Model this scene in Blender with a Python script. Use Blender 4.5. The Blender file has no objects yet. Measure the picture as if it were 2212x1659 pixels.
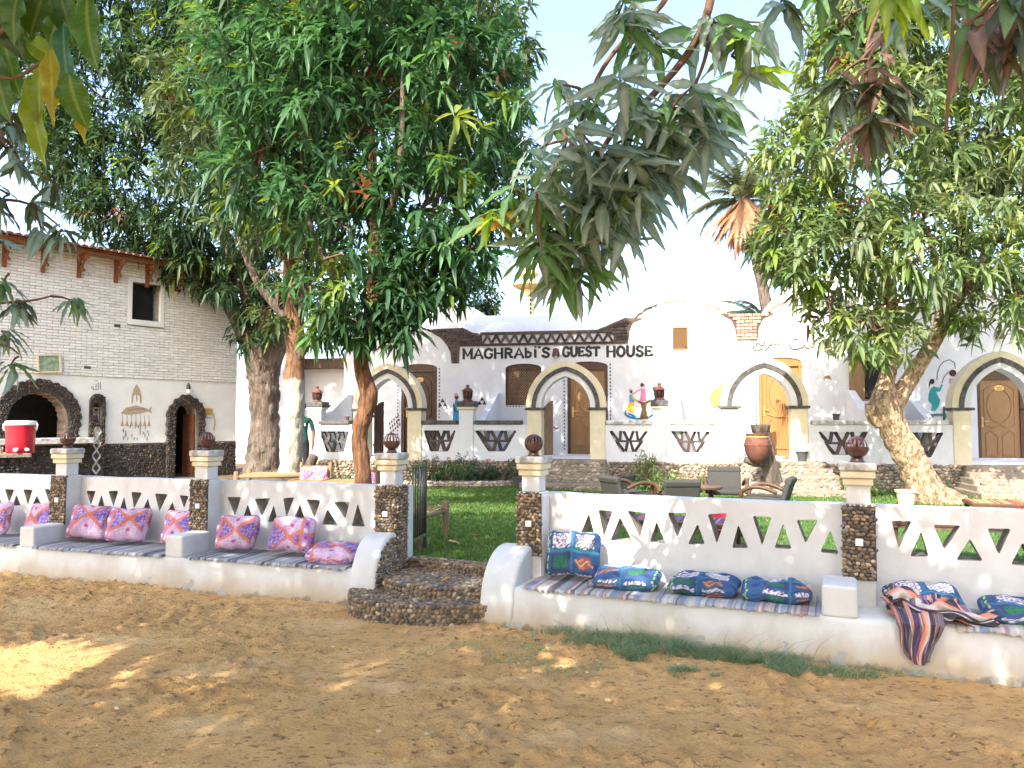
import bpy, bmesh, math, random
import numpy as np
from mathutils import Vector, Matrix, Quaternion, noise
from mathutils.geometry import tessellate_polygon
random.seed(7); RNG = np.random.default_rng(7)
R = math.radians
S = bpy.context.scene
COL = S.collection

# ------------------------------------------------------------------ camera, sky, sun, exposure
cam = bpy.data.objects.new('camera', bpy.data.cameras.new('camera')); COL.objects.link(cam)
cam.location = (0, 0, 1.65); cam.rotation_euler = (R(90 + 2.843), 0, 0)
cam.data.sensor_width = 36; cam.data.lens = 36 * 1661 / 2212
cam.data.clip_start = 0.05; cam.data.clip_end = 2000
S.camera = cam
SUN_EL, SUN_H = R(41), Vector((-0.5, -0.866, 0))
TO_SUN = (SUN_H * math.cos(SUN_EL) + Vector((0, 0, math.sin(SUN_EL)))).normalized()
W = bpy.data.worlds.new('World'); S.world = W; W.use_nodes = True
wn = W.node_tree.nodes; wl = W.node_tree.links
sky = wn.new('ShaderNodeTexSky'); sky.sky_type = 'NISHITA'; sky.sun_disc = False
sky.sun_elevation = SUN_EL; sky.sun_rotation = R(210); sky.air_density = 1.0; sky.dust_density = 3.2; sky.ozone_density = 1.0
wn['Background'].inputs['Strength'].default_value = 0.15
wl.new(sky.outputs[0], wn['Background'].inputs['Color'])
sun = bpy.data.objects.new('sun', bpy.data.lights.new('sun', 'SUN')); COL.objects.link(sun)
sun.data.energy = 3.0; sun.data.angle = R(0.5); sun.data.color = (1.0, 0.93, 0.82)
sun.location = (-20, -30, 30); sun.rotation_euler = TO_SUN.to_track_quat('Z', 'Y').to_euler()
S.view_settings.view_transform = 'Standard'; S.view_settings.look = 'None'
S.view_settings.exposure = 2.1; S.view_settings.gamma = 1.0
S.render.engine = 'CYCLES'; S.cycles.use_adaptive_sampling = True; S.cycles.adaptive_threshold = 0.03; S.cycles.use_light_tree = False
S.cycles.max_bounces = 6; S.cycles.diffuse_bounces = 3; S.cycles.transmission_bounces = 3; S.cycles.transparent_max_bounces = 6

# ------------------------------------------------------------------ helpers
def props(o, label=None, cat=None, group=None, kind=None):
    if label: o['label'] = label
    if cat: o['category'] = cat
    if group: o['group'] = group
    if kind: o['kind'] = kind
    return o
def empty(name, loc=(0, 0, 0), rz=0.0, label=None, cat=None, group=None):
    o = bpy.data.objects.new(name, None); COL.objects.link(o)
    o.location = loc; o.rotation_euler = (0, 0, rz); o.empty_display_size = 0.1
    return props(o, label, cat, group)
def mobj(name, me, parent=None, loc=(0, 0, 0), rot=(0, 0, 0), sc=(1, 1, 1)):
    o = bpy.data.objects.new(name, me); COL.objects.link(o)
    if parent: o.parent = parent
    o.location = loc; o.rotation_euler = rot; o.scale = sc
    return o
def copy_tree(o, parent=None):
    c = o.copy(); COL.objects.link(c); c.parent = parent
    for ch in list(o.children): copy_tree(ch, c)
    return c

class MB:
    def __init__(s): s.v = []; s.f = []; s.m = []; s.M = None
    def add(s, vs, fs, mi=0):
        b = len(s.v)
        if s.M is not None: vs = [tuple(s.M @ Vector(p)) for p in vs]
        s.v += [tuple(p) for p in vs]; s.f += [tuple(i + b for i in f) for f in fs]; s.m += [mi] * len(fs)
        return s
    def box(s, x0, x1, y0, y1, z0, z1, mi=0):
        return s.add([(x0, y0, z0), (x1, y0, z0), (x1, y1, z0), (x0, y1, z0), (x0, y0, z1), (x1, y0, z1), (x1, y1, z1), (x0, y1, z1)],
                     [(0, 3, 2, 1), (4, 5, 6, 7), (0, 1, 5, 4), (1, 2, 6, 5), (2, 3, 7, 6), (3, 0, 4, 7)], mi)
    def bar(s, a, b, w, h, up=(0, 0, 1), mi=0):
        a = Vector(a); b = Vector(b); d = (b - a).normalized(); u = Vector(up)
        x = d.cross(u)
        if x.length < 1e-4: x = d.cross(Vector((1, 0, 0)))
        x.normalize(); y = x.cross(d)
        c = [x * (sx * w / 2) + y * (sy * h / 2) for sx, sy in ((-1, -1), (1, -1), (1, 1), (-1, 1))]
        return s.add([a + q for q in c] + [b + q for q in c], [(3, 2, 1, 0), (4, 5, 6, 7), (0, 1, 5, 4), (1, 2, 6, 5), (2, 3, 7, 6), (3, 0, 4, 7)], mi)
    def panel(s, outer, holes, y0, y1, mi=0, rmi=None, back=True):
        """slab in the x-z plane between y0 (front) and y1, with through holes"""
        rmi = mi if rmi is None else rmi
        loops = [list(outer)] + [list(h) for h in holes]
        flat = [p for L in loops for p in L]
        tr = tessellate_polygon([[Vector((p[0], p[1], 0)) for p in L] for L in loops])
        n = len(flat); b = len(s.v)
        fr = []
        for t in tr:
            a, c, d = (flat[i] for i in t)
            cr = (c[0] - a[0]) * (d[1] - a[1]) - (c[1] - a[1]) * (d[0] - a[0])
            fr.append(t if cr > 0 else (t[0], t[2], t[1]))
        s.add([(p[0], y0, p[1]) for p in flat] + [(p[0], y1, p[1]) for p in flat], fr + ([(c + n, b_ + n, a + n) for a, b_, c in fr] if back else []), mi)
        i0 = 0
        for k, L in enumerate(loops):
            m = len(L); ar = sum(L[i][0] * L[(i + 1) % m][1] - L[(i + 1) % m][0] * L[i][1] for i in range(m))
            fs = []
            for i in range(m):
                a, c = b + i0 + i, b + i0 + (i + 1) % m
                q = (a, a + n, c + n, c) if (ar > 0) == (k == 0) else (a, c, c + n, a + n)
                fs.append(q)
            s.f += fs; s.m += [mi if k == 0 else rmi] * m; i0 += m
        return s
    def prism(s, poly, z0, z1, mi=0):
        """polygon in x-y extruded in z"""
        n = len(poly)
        ar = sum(poly[i][0] * poly[(i + 1) % n][1] - poly[(i + 1) % n][0] * poly[i][1] for i in range(n))
        if ar < 0: poly = poly[::-1]
        return s.add([(p[0], p[1], z0) for p in poly] + [(p[0], p[1], z1) for p in poly],
                     [tuple(range(n - 1, -1, -1)), tuple(range(n, 2 * n))] + [(i, (i + 1) % n, (i + 1) % n + n, i + n) for i in range(n)], mi)
    def strip(s, P, Q, mi=0):
        n = len(P)
        return s.add(list(P) + list(Q), [(i, i + 1, n + i + 1, n + i) for i in range(n - 1)], mi)
    def lathe(s, prof, n=24, c=(0, 0, 0), mi=0, cap=True, sx=1, sy=1):
        vs = []; fs = []
        for r, z in prof:
            for k in range(n):
                a = 2 * math.pi * k / n; vs.append((c[0] + r * math.cos(a) * sx, c[1] + r * math.sin(a) * sy, c[2] + z))
        for j in range(len(prof) - 1):
            for k in range(n):
                k2 = (k + 1) % n; fs.append((j * n + k, j * n + k2, (j + 1) * n + k2, (j + 1) * n + k))
        if cap:
            fs.append(tuple(range(n - 1, -1, -1))); fs.append(tuple((len(prof) - 1) * n + k for k in range(n)))
        return s.add(vs, fs, mi)
    def tube(s, pts, rad, n=8, mi=0, cap=True):
        pts = [Vector(p) for p in pts]; rad = rad if hasattr(rad, '__len__') else [rad] * len(pts)
        vs = []; fs = []; ref = None
        for i, p in enumerate(pts):
            d = (pts[min(i + 1, len(pts) - 1)] - pts[max(i - 1, 0)]).normalized()
            if ref is None:
                ref = d.cross(Vector((0, 0, 1)))
                if ref.length < 0.1: ref = d.cross(Vector((0, 1, 0)))
            x = (ref - d * ref.dot(d)).normalized(); y = d.cross(x); ref = x
            for k in range(n):
                a = 2 * math.pi * k / n; vs.append(p + (x * math.cos(a) + y * math.sin(a)) * rad[i])
        for j in range(len(pts) - 1):
            for k in range(n):
                k2 = (k + 1) % n; fs.append((j * n + k, j * n + k2, (j + 1) * n + k2, (j + 1) * n + k))
        if cap:
            fs.append(tuple(range(n - 1, -1, -1))); fs.append(tuple((len(pts) - 1) * n + k for k in range(n)))
        return s.add(vs, fs, mi)
    def ribbon(s, pts, w, y, mi=0, closed=False):
        """flat painted stroke in the x-z plane at depth y"""
        P = [Vector((p[0], 0, p[1])) for p in pts]
        if closed: P.append(P[0])
        ws = w if hasattr(w, '__len__') else [w] * len(P)
        A = []; B = []
        for i, p in enumerate(P):
            d = P[min(i + 1, len(P) - 1)] - P[max(i - 1, 0)]
            if closed and i in (0, len(P) - 1): d = P[1] - P[-2]
            d.normalize(); nn = Vector((-d.z, 0, d.x)) * ws[i] / 2
            A.append((p.x - nn.x, y, p.z - nn.z)); B.append((p.x + nn.x, y, p.z + nn.z))
        return s.strip(A, B, mi)
    def build(s, name, mats, parent=None, smooth=False, bevel=0, seg=2, loc=(0, 0, 0), rot=(0, 0, 0), props_=None):
        me = bpy.data.meshes.new(name); me.from_pydata(s.v, [], s.f)
        mats = mats if isinstance(mats, (list, tuple)) else [mats]
        for m in mats: me.materials.append(m)
        if len(mats) > 1: me.polygons.foreach_set('material_index', s.m)
        if smooth:
            me.polygons.foreach_set('use_smooth', [True] * len(me.polygons))
            if smooth != True: me.set_sharp_from_angle(angle=R(smooth))
        me.update()
        o = mobj(name, me, parent, loc, rot)
        if bevel:
            b = o.modifiers.new('bevel', 'BEVEL'); b.width = bevel; b.segments = seg; b.limit_method = 'ANGLE'; b.angle_limit = R(35); b.use_clamp_overlap = True
        if props_: props(o, **props_)
        return o
def np_mesh(name, V, Fq, mats, col=None, smooth=False):
    """V (n,3) float, Fq list of (k,m) int arrays"""
    me = bpy.data.meshes.new(name)
    loops = np.concatenate([f.reshape(-1) for f in Fq]).astype(np.int32)
    tot = np.concatenate([np.full(len(f), f.shape[1], np.int32) for f in Fq])
    st = np.concatenate([[0], np.cumsum(tot)[:-1]]).astype(np.int32)
    me.vertices.add(len(V)); me.vertices.foreach_set('co', np.asarray(V, np.float32).reshape(-1))
    me.loops.add(len(loops)); me.loops.foreach_set('vertex_index', loops)
    me.polygons.add(len(tot)); me.polygons.foreach_set('loop_start', st)
    if smooth: me.polygons.foreach_set('use_smooth', np.ones(len(tot), bool))
    for m in (mats if isinstance(mats, (list, tuple)) else [mats]): me.materials.append(m)
    if col is not None:
        ca = me.color_attributes.new('Col', 'FLOAT_COLOR', 'POINT')
        c4 = np.ones((len(V), 4), np.float32); c4[:, :3] = col; ca.data.foreach_set('color', c4.reshape(-1))
    me.update(calc_edges=True); me.validate()
    return me
def rounded(poly, r, n=3):
    """round the corners of a 2-d polygon"""
    out = []; m = len(poly)
    for i in range(m):
        p0, p, p1 = (Vector(poly[(i + k) % m]).to_2d() if len(poly[0]) == 2 else None for k in (-1, 0, 1))
        a = (p0 - p); b = (p1 - p); la, lb = a.length, b.length
        rr = min(r, la * .4, lb * .4); a.normalize(); b.normalize()
        A = p + a * rr; B = p + b * rr
        for k in range(n + 1):
            t = k / n; q = A * (1 - t) ** 2 + p * 2 * t * (1 - t) + B * t * t; out.append((q.x, q.y))
    return out
def arc(cx, cz, rx, rz, a0, a1, n): return [(cx + rx * math.cos(R(a0 + (a1 - a0) * i / n)), cz + rz * math.sin(R(a0 + (a1 - a0) * i / n))) for i in range(n + 1)]

# ------------------------------------------------------------------ materials
MATS = {}
def mat(name, col, col2=None, scale=6, rough=0.85, bump=0.0, bscale=None, detail=6, rand=0.0, thr=(0.35, 0.65), spec=0.3, metallic=0, vcol=False, bdist=0.01, stretch=None, coord='Object'):
    m = bpy.data.materials.new(name); m.use_nodes = True; MATS[name] = m
    n = m.node_tree.nodes; l = m.node_tree.links; b = n['Principled BSDF']
    b.inputs['Roughness'].default_value = rough; b.inputs['Metallic'].default_value = metallic
    b.inputs['Specular IOR Level'].default_value = spec
    tc = n.new('ShaderNodeTexCoord'); src = tc.outputs[coord]
    if stretch:
        mp = n.new('ShaderNodeMapping'); mp.inputs['Scale'].default_value = stretch; l.new(src, mp.inputs[0]); src = mp.outputs[0]
    out = None
    if vcol:
        a = n.new('ShaderNodeAttribute'); a.attribute_name = 'Col'; out = a.outputs['Color']
    if col2 is not None or out is None:
        tx = n.new('ShaderNodeTexNoise'); tx.inputs['Scale'].default_value = scale; tx.inputs['Detail'].default_value = detail; tx.inputs['Roughness'].default_value = .6
        l.new(src, tx.inputs['Vector'])
        rp = n.new('ShaderNodeMapRange'); rp.inputs[1].default_value = thr[0]; rp.inputs[2].default_value = thr[1]; l.new(tx.outputs[0], rp.inputs[0])
        mx = n.new('ShaderNodeMix'); mx.data_type = 'RGBA'; l.new(rp.outputs[0], mx.inputs[0])
        if out is not None:
            mx.blend_type = 'MULTIPLY'; l.new(out, mx.inputs[6]); mx.inputs[7].default_value = (*col2, 1)
        else:
            mx.inputs[6].default_value = (*col, 1); mx.inputs[7].default_value = (*(col2 or col), 1)
        out = mx.outputs[2]
    if rand:
        oi = n.new('ShaderNodeObjectInfo'); ge = n.new('ShaderNodeNewGeometry')
        ad = n.new('ShaderNodeMath'); l.new(oi.outputs['Random'], ad.inputs[0]); l.new(ge.outputs['Random Per Island'], ad.inputs[1])
        fr = n.new('ShaderNodeMath'); fr.operation = 'FRACT'; l.new(ad.outputs[0], fr.inputs[0])
        mr = n.new('ShaderNodeMapRange'); mr.inputs[3].default_value = 1 - rand; mr.inputs[4].default_value = 1 + rand; l.new(fr.outputs[0], mr.inputs[0])
        hv = n.new('ShaderNodeHueSaturation'); l.new(mr.outputs[0], hv.inputs['Value']); l.new(out, hv.inputs['Color']); out = hv.outputs[0]
        m['frac'] = fr.name
    l.new(out, b.inputs['Base Color']); m['colsock'] = 1
    if bump:
        t2 = n.new('ShaderNodeTexNoise'); t2.inputs['Scale'].default_value = bscale or scale * 4; t2.inputs['Detail'].default_value = 8; t2.inputs['Roughness'].default_value = .65
        l.new(src, t2.inputs['Vector'])
        bp = n.new('ShaderNodeBump'); bp.inputs['Strength'].default_value = bump; bp.inputs['Distance'].default_value = bdist
        l.new(t2.outputs[0], bp.inputs['Height']); l.new(bp.outputs[0], b.inputs['Normal'])
    return m
def overlay(m, col, scale, lo, hi, zfade=None, detail=5, amount=1.0, stretch=None):
    """lay worn patches of another colour over a material; zfade=(z_full, z_none) keeps them near the ground"""
    n = m.node_tree.nodes; l = m.node_tree.links; b = n['Principled BSDF']
    cur = b.inputs['Base Color'].links[0].from_socket
    g = n.new('ShaderNodeNewGeometry'); src = g.outputs['Position']
    if stretch:
        mp = n.new('ShaderNodeMapping'); mp.inputs['Scale'].default_value = stretch; l.new(src, mp.inputs[0]); src = mp.outputs[0]
    tx = n.new('ShaderNodeTexNoise'); tx.inputs['Scale'].default_value = scale; tx.inputs['Detail'].default_value = detail; tx.inputs['Roughness'].default_value = .62
    l.new(src, tx.inputs['Vector'])
    val = tx.outputs[0]
    if zfade:
        sp = n.new('ShaderNodeSeparateXYZ'); l.new(g.outputs['Position'], sp.inputs[0])
        z = n.new('ShaderNodeMapRange'); z.inputs[1].default_value = zfade[0]; z.inputs[2].default_value = zfade[1]; z.inputs[3].default_value = zfade[2] if len(zfade) > 2 else .25; z.inputs[4].default_value = -.45
        l.new(sp.outputs['Z'], z.inputs[0])
        ad = n.new('ShaderNodeMath'); l.new(val, ad.inputs[0]); l.new(z.outputs[0], ad.inputs[1]); val = ad.outputs[0]
    r = n.new('ShaderNodeMapRange'); r.inputs[1].default_value = lo; r.inputs[2].default_value = hi; r.inputs[4].default_value = amount; l.new(val, r.inputs[0])
    mx = n.new('ShaderNodeMix'); mx.data_type = 'RGBA'; l.new(r.outputs[0], mx.inputs[0]); l.new(cur, mx.inputs[6]); mx.inputs[7].default_value = (*col, 1)
    l.new(mx.outputs[2], b.inputs['Base Color'])
    return m
def ramp_rand(m, stops):
    """colour picked at random for each piece (object or mesh island)"""
    n = m.node_tree.nodes; l = m.node_tree.links; b = n['Principled BSDF']
    oi = n.new('ShaderNodeObjectInfo'); ge = n.new('ShaderNodeNewGeometry')
    ad = n.new('ShaderNodeMath'); l.new(oi.outputs['Random'], ad.inputs[0]); l.new(ge.outputs['Random Per Island'], ad.inputs[1])
    fr = n.new('ShaderNodeMath'); fr.operation = 'FRACT'; l.new(ad.outputs[0], fr.inputs[0])
    cr = n.new('ShaderNodeValToRGB'); cr.color_ramp.interpolation = 'CONSTANT'
    while len(cr.color_ramp.elements) < len(stops): cr.color_ramp.elements.new(0.5)
    for e, (p, c) in zip(cr.color_ramp.elements, stops): e.position = p; e.color = (*c, 1)
    l.new(fr.outputs[0], cr.inputs[0])
    cur = b.inputs['Base Color'].links[0].from_socket
    mx = n.new('ShaderNodeMix'); mx.data_type = 'RGBA'; mx.blend_type = 'MULTIPLY'; mx.inputs[0].default_value = 1
    l.new(cur, mx.inputs[6]); l.new(cr.outputs[0], mx.inputs[7]); l.new(mx.outputs[2], b.inputs['Base Color'])
    return m
def leaf_mat(name, rough=0.5, trans=0.38, mult=1.0):
    m = bpy.data.materials.new(name); m.use_nodes = True; n = m.node_tree.nodes; l = m.node_tree.links
    b = n['Principled BSDF']; o = n['Material Output']
    a = n.new('ShaderNodeAttribute'); a.attribute_name = 'Col'
    ge = n.new('ShaderNodeNewGeometry')
    tx = n.new('ShaderNodeTexNoise'); tx.inputs['Scale'].default_value = 25; tc = n.new('ShaderNodeTexCoord'); l.new(tc.outputs['Object'], tx.inputs['Vector'])
    mr = n.new('ShaderNodeMapRange'); mr.inputs[3].default_value = .75; mr.inputs[4].default_value = 1.25; l.new(tx.outputs[0], mr.inputs[0])
    hv = n.new('ShaderNodeHueSaturation'); l.new(mr.outputs[0], hv.inputs['Value']); l.new(a.outputs['Color'], hv.inputs['Color'])
    l.new(hv.outputs[0], b.inputs['Base Color']); b.inputs['Roughness'].default_value = rough; b.inputs['Specular IOR Level'].default_value = .38
    t = n.new('ShaderNodeBsdfTranslucent')
    hs = n.new('ShaderNodeHueSaturation'); hs.inputs['Hue'].default_value = .475; hs.inputs['Saturation'].default_value = 1.15; hs.inputs['Value'].default_value = 1.7; l.new(hv.outputs[0], hs.inputs['Color'])
    l.new(hs.outputs[0], t.inputs['Color'])
    mx = n.new('ShaderNodeMixShader'); mx.inputs[0].default_value = trans
    l.new(b.outputs[0], mx.inputs[1]); l.new(t.outputs[0], mx.inputs[2]); l.new(mx.outputs[0], o.inputs['Surface'])
    MATS[name] = m; return m

PLASTER = mat('white_limewash', (.63, .632, .63), (.55, .552, .55), scale=2.2, rough=.9, bump=.35, bscale=28, bdist=.006)
overlay(PLASTER, (.40, .29, .165), 2.4, .38, .92, zfade=(.0, .32, .46), stretch=(1, 1, .5), amount=.9)
overlay(PLASTER, (.15, .13, .09), 7, .57, .70, zfade=(.0, .14, .20), stretch=(1, 1, .8), amount=.75)
overlay(PLASTER, (.34, .33, .30), 5.5, .655, .68, zfade=(.02, .6, .10), amount=.9)
overlay(PLASTER, (.44, .425, .39), 1.6, .52, .70, amount=.55, detail=9, stretch=(1.5, 1.5, .7))
PLASTER_H = mat('white_house_limewash', (.66, .66, .67), (.58, .58, .595), scale=1.6, rough=.9, bump=.25, bscale=22, bdist=.008)
overlay(PLASTER_H, (.5, .22, .12), 5.0, .70, .705, zfade=(.78, 1.25, .08), detail=1.5, stretch=(1, 1, 2.2))
overlay(PLASTER_H, (.55, .54, .52), 1.1, .6, .9, amount=.5, stretch=(2.5, 2.5, .6))
REVEAL = mat('bare_render', (.42, .38, .33), (.28, .25, .21), scale=14, rough=.95, bump=.8, bscale=60, bdist=.01)
CREAM = mat('cream_paint', (.68, .60, .43), (.60, .52, .36), scale=5, rough=.9, bump=.3, bscale=40)
CAPSTONE = mat('weathered_cap_stone', (.30, .29, .27), (.62, .60, .55), scale=9, rough=.95, bump=.9, bscale=35, bdist=.015, thr=(.38, .58))
BLACKP = mat('black_paint', (.045, .043, .045), (.12, .115, .11), scale=12, rough=.8, bump=.5, bscale=40)
PEBBLE = mat('river_pebble', (1, 1, 1), (.72, .72, .72), scale=40, rough=.55, spec=.4)
ramp_rand(PEBBLE, [(0, (.13, .094, .062)), (.18, (.21, .14, .078)), (.36, (.09, .075, .064)), (.5, (.29, .195, .105)), (.62, (.17, .135, .11)), (.74, (.36, .25, .14)), (.86, (.26, .21, .17)), (.95, (.52, .43, .31))])
PEBBLE_D = mat('dark_pebble', (1, 1, 1), (.6, .6, .6), scale=40, rough=.7)
ramp_rand(PEBBLE_D, [(0, (.045, .04, .038)), (.2, (.075, .06, .05)), (.4, (.03, .028, .028)), (.6, (.10, .075, .05)), (.75, (.055, .05, .05)), (.93, (.2, .12, .06))])
PEBBLE_L = mat('buff_stone', (1, 1, 1), (.75, .75, .75), scale=25, rough=.9)
ramp_rand(PEBBLE_L, [(0, (.34, .26, .19)), (.25, (.25, .20, .16)), (.5, (.42, .32, .23)), (.7, (.20, .17, .15)), (.85, (.5, .41, .31))])
MORTAR = mat('dark_mortar', (.055, .045, .04), (.09, .075, .06), scale=20, rough=1, bump=.6)
MORTAR_L = mat('buff_mortar', (.26, .21, .16), (.19, .15, .12), scale=20, rough=1, bump=.6)
BRICK_W = mat('whitewashed_brick', (.78, .785, .75), (.68, .68, .64), scale=9, rough=.92, bump=.4, bscale=50, rand=.08)
JOINT_W = mat('brick_joint', (.50, .475, .42), (.36, .34, .30), scale=30, rough=1)
BRICK_D = mat('dark_brick', (.10, .075, .065), (.055, .045, .045), scale=12, rough=.9, bump=.5, bscale=60, rand=.45)
BRICK_R = mat('buff_brick', (.44, .28, .2), (.36, .24, .18), scale=12, rough=.9, bump=.5, bscale=60, rand=.3)
JOINT_R = mat('brick_joint_dark', (.13, .09, .075), (.08, .06, .05), scale=25, rough=1)
TERRA = mat('terracotta', (.17, .066, .044), (.11, .045, .033), scale=9, rough=.75, bump=.25)
CLAYB = mat('glazed_brown_clay', (.10, .038, .028), (.06, .026, .02), scale=9, rough=.3, spec=.5)
WOOD_R = mat('red_brown_timber', (.24, .085, .035), (.15, .055, .025), scale=3, rough=.75, stretch=(1, 1, 6), bump=.3, bscale=20)
WOOD_D = mat('dark_stained_wood', (.10, .05, .028), (.06, .032, .02), scale=5, rough=.45, stretch=(14, 14, 1), bump=.2, bscale=12)
WOOD_M = mat('door_wood', (.30, .17, .075), (.22, .12, .055), scale=4, rough=.42, stretch=(16, 16, 1), bump=.15, bscale=10)
WOOD_L = mat('pine_wood', (.38, .19, .065), (.29, .14, .05), scale=4, rough=.5, stretch=(16, 16, 1), bump=.15, bscale=10)
WOOD_G = mat('weathered_wood', (.27, .17, .10), (.17, .11, .07), scale=5, rough=.85, stretch=(10, 10, 1), bump=.4, bscale=20)
IRON = mat('black_iron', (.03, .032, .03), (.05, .06, .045), scale=12, rough=.5, spec=.5)
DARK = mat('interior_shade', (.02, .02, .022), (.03, .028, .028), scale=3, rough=1)  # near-black colour stands in for the shade inside rooms and openings
WHITEPL = mat('white_plastic', (.8, .8, .78), rough=.35, spec=.5)
REDPL = mat('red_plastic', (.55, .015, .035), (.48, .012, .03), rough=.3, spec=.5)
GREYF = mat('grey_mesh_fabric', (.055, .054, .049), (.04, .039, .036), scale=60, rough=.9, bump=.3, bscale=300)
GOLD = mat('brass', (.62, .42, .10), (.5, .33, .08), rough=.35, spec=.5)
BARK = mat('mango_bark', (.27, .13, .065), (.095, .048, .028), scale=5, rough=.95, stretch=(4.5, 4.5, .7), bump=1.0, bscale=9, bdist=.06, thr=(.4, .6), detail=9)
BARK_D = mat('old_bark', (.17, .13, .10), (.07, .055, .045), scale=4, rough=.95, stretch=(3, 3, .5), bump=1.0, bscale=8, bdist=.07, thr=(.4, .6), detail=9)
overlay(BARK_D, (.27, .255, .225), 2.6, .46, .70, zfade=(1.9, 2.8, .04), amount=.4, stretch=(2, 2, .5), detail=9)
BARK_W = mat('whitewashed_bark', (.24, .13, .075), (.11, .06, .038), scale=5, rough=.95, stretch=(3, 3, .6), bump=1.0, bscale=9, bdist=.06, thr=(.4, .6), detail=9)
overlay(BARK_W, (.42, .40, .35), 5.0, .44, .60, zfade=(2.35, 2.6, .16), amount=.95, detail=10, stretch=(1.6, 1.6, .7))
overlay(BARK_W, (.20, .14, .09), 6.0, .50, .66, zfade=(.3, 1.6, .1), amount=.8, detail=9)
BARK_L = mat('pale_rough_bark', (.56, .41, .27), (.25, .165, .10), scale=9, rough=.95, stretch=(2, 2, 1.1), bump=1.0, bscale=15, bdist=.09, thr=(.42, .58), detail=10)
TWIG = mat('twig_bark', (.15, .085, .06), (.10, .06, .042), scale=9, rough=.85, bump=.3)
LEAF = leaf_mat('mango_leaf')
LEAF_N = leaf_mat('mango_leaf_near', rough=.4, trans=.45)
VCOL = mat('printed_cotton', (1, 1, 1), vcol=True, rough=.95, bump=.3, bscale=350, bdist=.002)
PAINT = mat('wall_paint', (1, 1, 1), col2=(.82, .82, .82), scale=30, vcol=True, rough=.9)
LETTER = mat('black_green_sign_paint', (.018, .026, .024), (.035, .04, .038), scale=25, rough=.7)

# ================================================================== the ground
def vnoise(x, y, f, seed=0):
    x = x * f + seed * 17.3; y = y * f + seed * 9.1
    xi = np.floor(x).astype(np.int64); yi = np.floor(y).astype(np.int64); fx = x - xi; fy = y - yi
    fx = fx * fx * (3 - 2 * fx); fy = fy * fy * (3 - 2 * fy)
    def h(a, b):
        n = (a * 374761393 + b * 668265263 + seed * 1442695) & 0xffffffff
        n = ((n ^ (n >> 13)) * 1274126177) & 0xffffffff
        return ((n ^ (n >> 16)) & 0xffff) / 65535.0
    return (h(xi, yi) * (1 - fx) + h(xi + 1, yi) * fx) * (1 - fy) + (h(xi, yi + 1) * (1 - fx) + h(xi + 1, yi + 1) * fx) * fy
FLO, FLA = Vector((-5.57, 8.46, 0)), R(-18.6)      # front line of the left bench
FRO, FRA = Vector((-.23, 6.43, 0)), R(-23.3)       # front line of the right bench
HO, HA = Vector((-4.36, 17.4, 0)), R(-10.5)        # porch line of the guest house
BO, BA = Vector((-7.18, 20.0, 0)), R(53)           # brick house
def fpt(o, a, u, d, z=0): return (o.x + math.cos(a) * u - math.sin(a) * d, o.y + math.sin(a) * u + math.cos(a) * d, z)

SAND = mat('trodden_sand', (.72, .425, .17), (.60, .335, .122), scale=1.3, rough=1, bump=1.0, bscale=42, bdist=.03, thr=(.3, .7))
overlay(SAND, (.42, .24, .095), 7, .50, .66, detail=9, amount=.7)
overlay(SAND, (.20, .11, .045), 26, .565, .64, detail=7, amount=.85, stretch=(.6, 1, 1))
overlay(SAND, (.74, .50, .26), 44, .59, .68, detail=5, amount=.6, stretch=(.6, 1, 1))
overlay(SAND, (.76, .51, .25), 1.9, .54, .66, detail=8, amount=.75, stretch=(.45, 1, 1))
def sand_h(x, y):
    big = vnoise(x, y, .9, 1) * .02 + vnoise(x, y, 2.3, 2) * .016
    rough = np.clip(vnoise(x, y, 1.1, 7) * 1.9 - .55, .12, 1)
    lump = np.abs(vnoise(x, y, 7, 3) - .5) * .030 + vnoise(x, y, 13, 4) * .015 + np.clip(vnoise(x, y, 17, 5) - .5, 0, 1) * .062 + np.clip(vnoise(x * .7, y, 29, 6) - .55, 0, 1) * .05
    return -.026 + big * .6 + rough * lump * 1.35
def axis(lo, hi, step, far, n): return np.concatenate([np.linspace(-far, lo, n)[:-1], np.arange(lo, hi, step), np.linspace(hi, far, n)])
gx = axis(-7, 5.5, .028, 320, 9); gy = np.concatenate([np.linspace(-320, .8, 8)[:-1], np.arange(.8, 9.2, .028), np.linspace(9.2, 320, 9)])
X, Y = np.meshgrid(gx, gy); nx, ny = len(gx), len(gy)
Z = sand_h(X, Y)
for cx, cy, a in [(-2.2, 5.3, .3), (-1.2, 4.2, .9), (.3, 4.9, -.4), (1.2, 3.7, .5), (-.4, 3.3, 1.2), (2.0, 4.3, -.8), (-3.4, 4.4, .1), (-.9, 5.6, .6), (.9, 5.2, -1), (-2.6, 3.4, .7)]:     # footprints
    for k in range(4):
        dx = X - cx - k * .32 * math.cos(a); dy = Y - cy - k * .32 * math.sin(a) - (.1 if k % 2 else 0)
        lx = dx * math.cos(a) + dy * math.sin(a); ly = -dx * math.sin(a) + dy * math.cos(a)
        q = (lx / .14) ** 2 + (ly / .055) ** 2
        Z += -.02 * np.exp(-q * 1.2) + .011 * np.exp(-(np.sqrt(q) - 1.35) ** 2 * 9)
idx = np.arange(nx * ny).reshape(ny, nx)
Q = np.stack([idx[:-1, :-1], idx[:-1, 1:], idx[1:, 1:], idx[1:, :-1]], -1).reshape(-1, 4)
sand = mobj('sand_ground', np_mesh('sand_ground', np.stack([X, Y, Z], -1).reshape(-1, 3), [Q], SAND, smooth=True)); props(sand, kind='structure')

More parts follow.
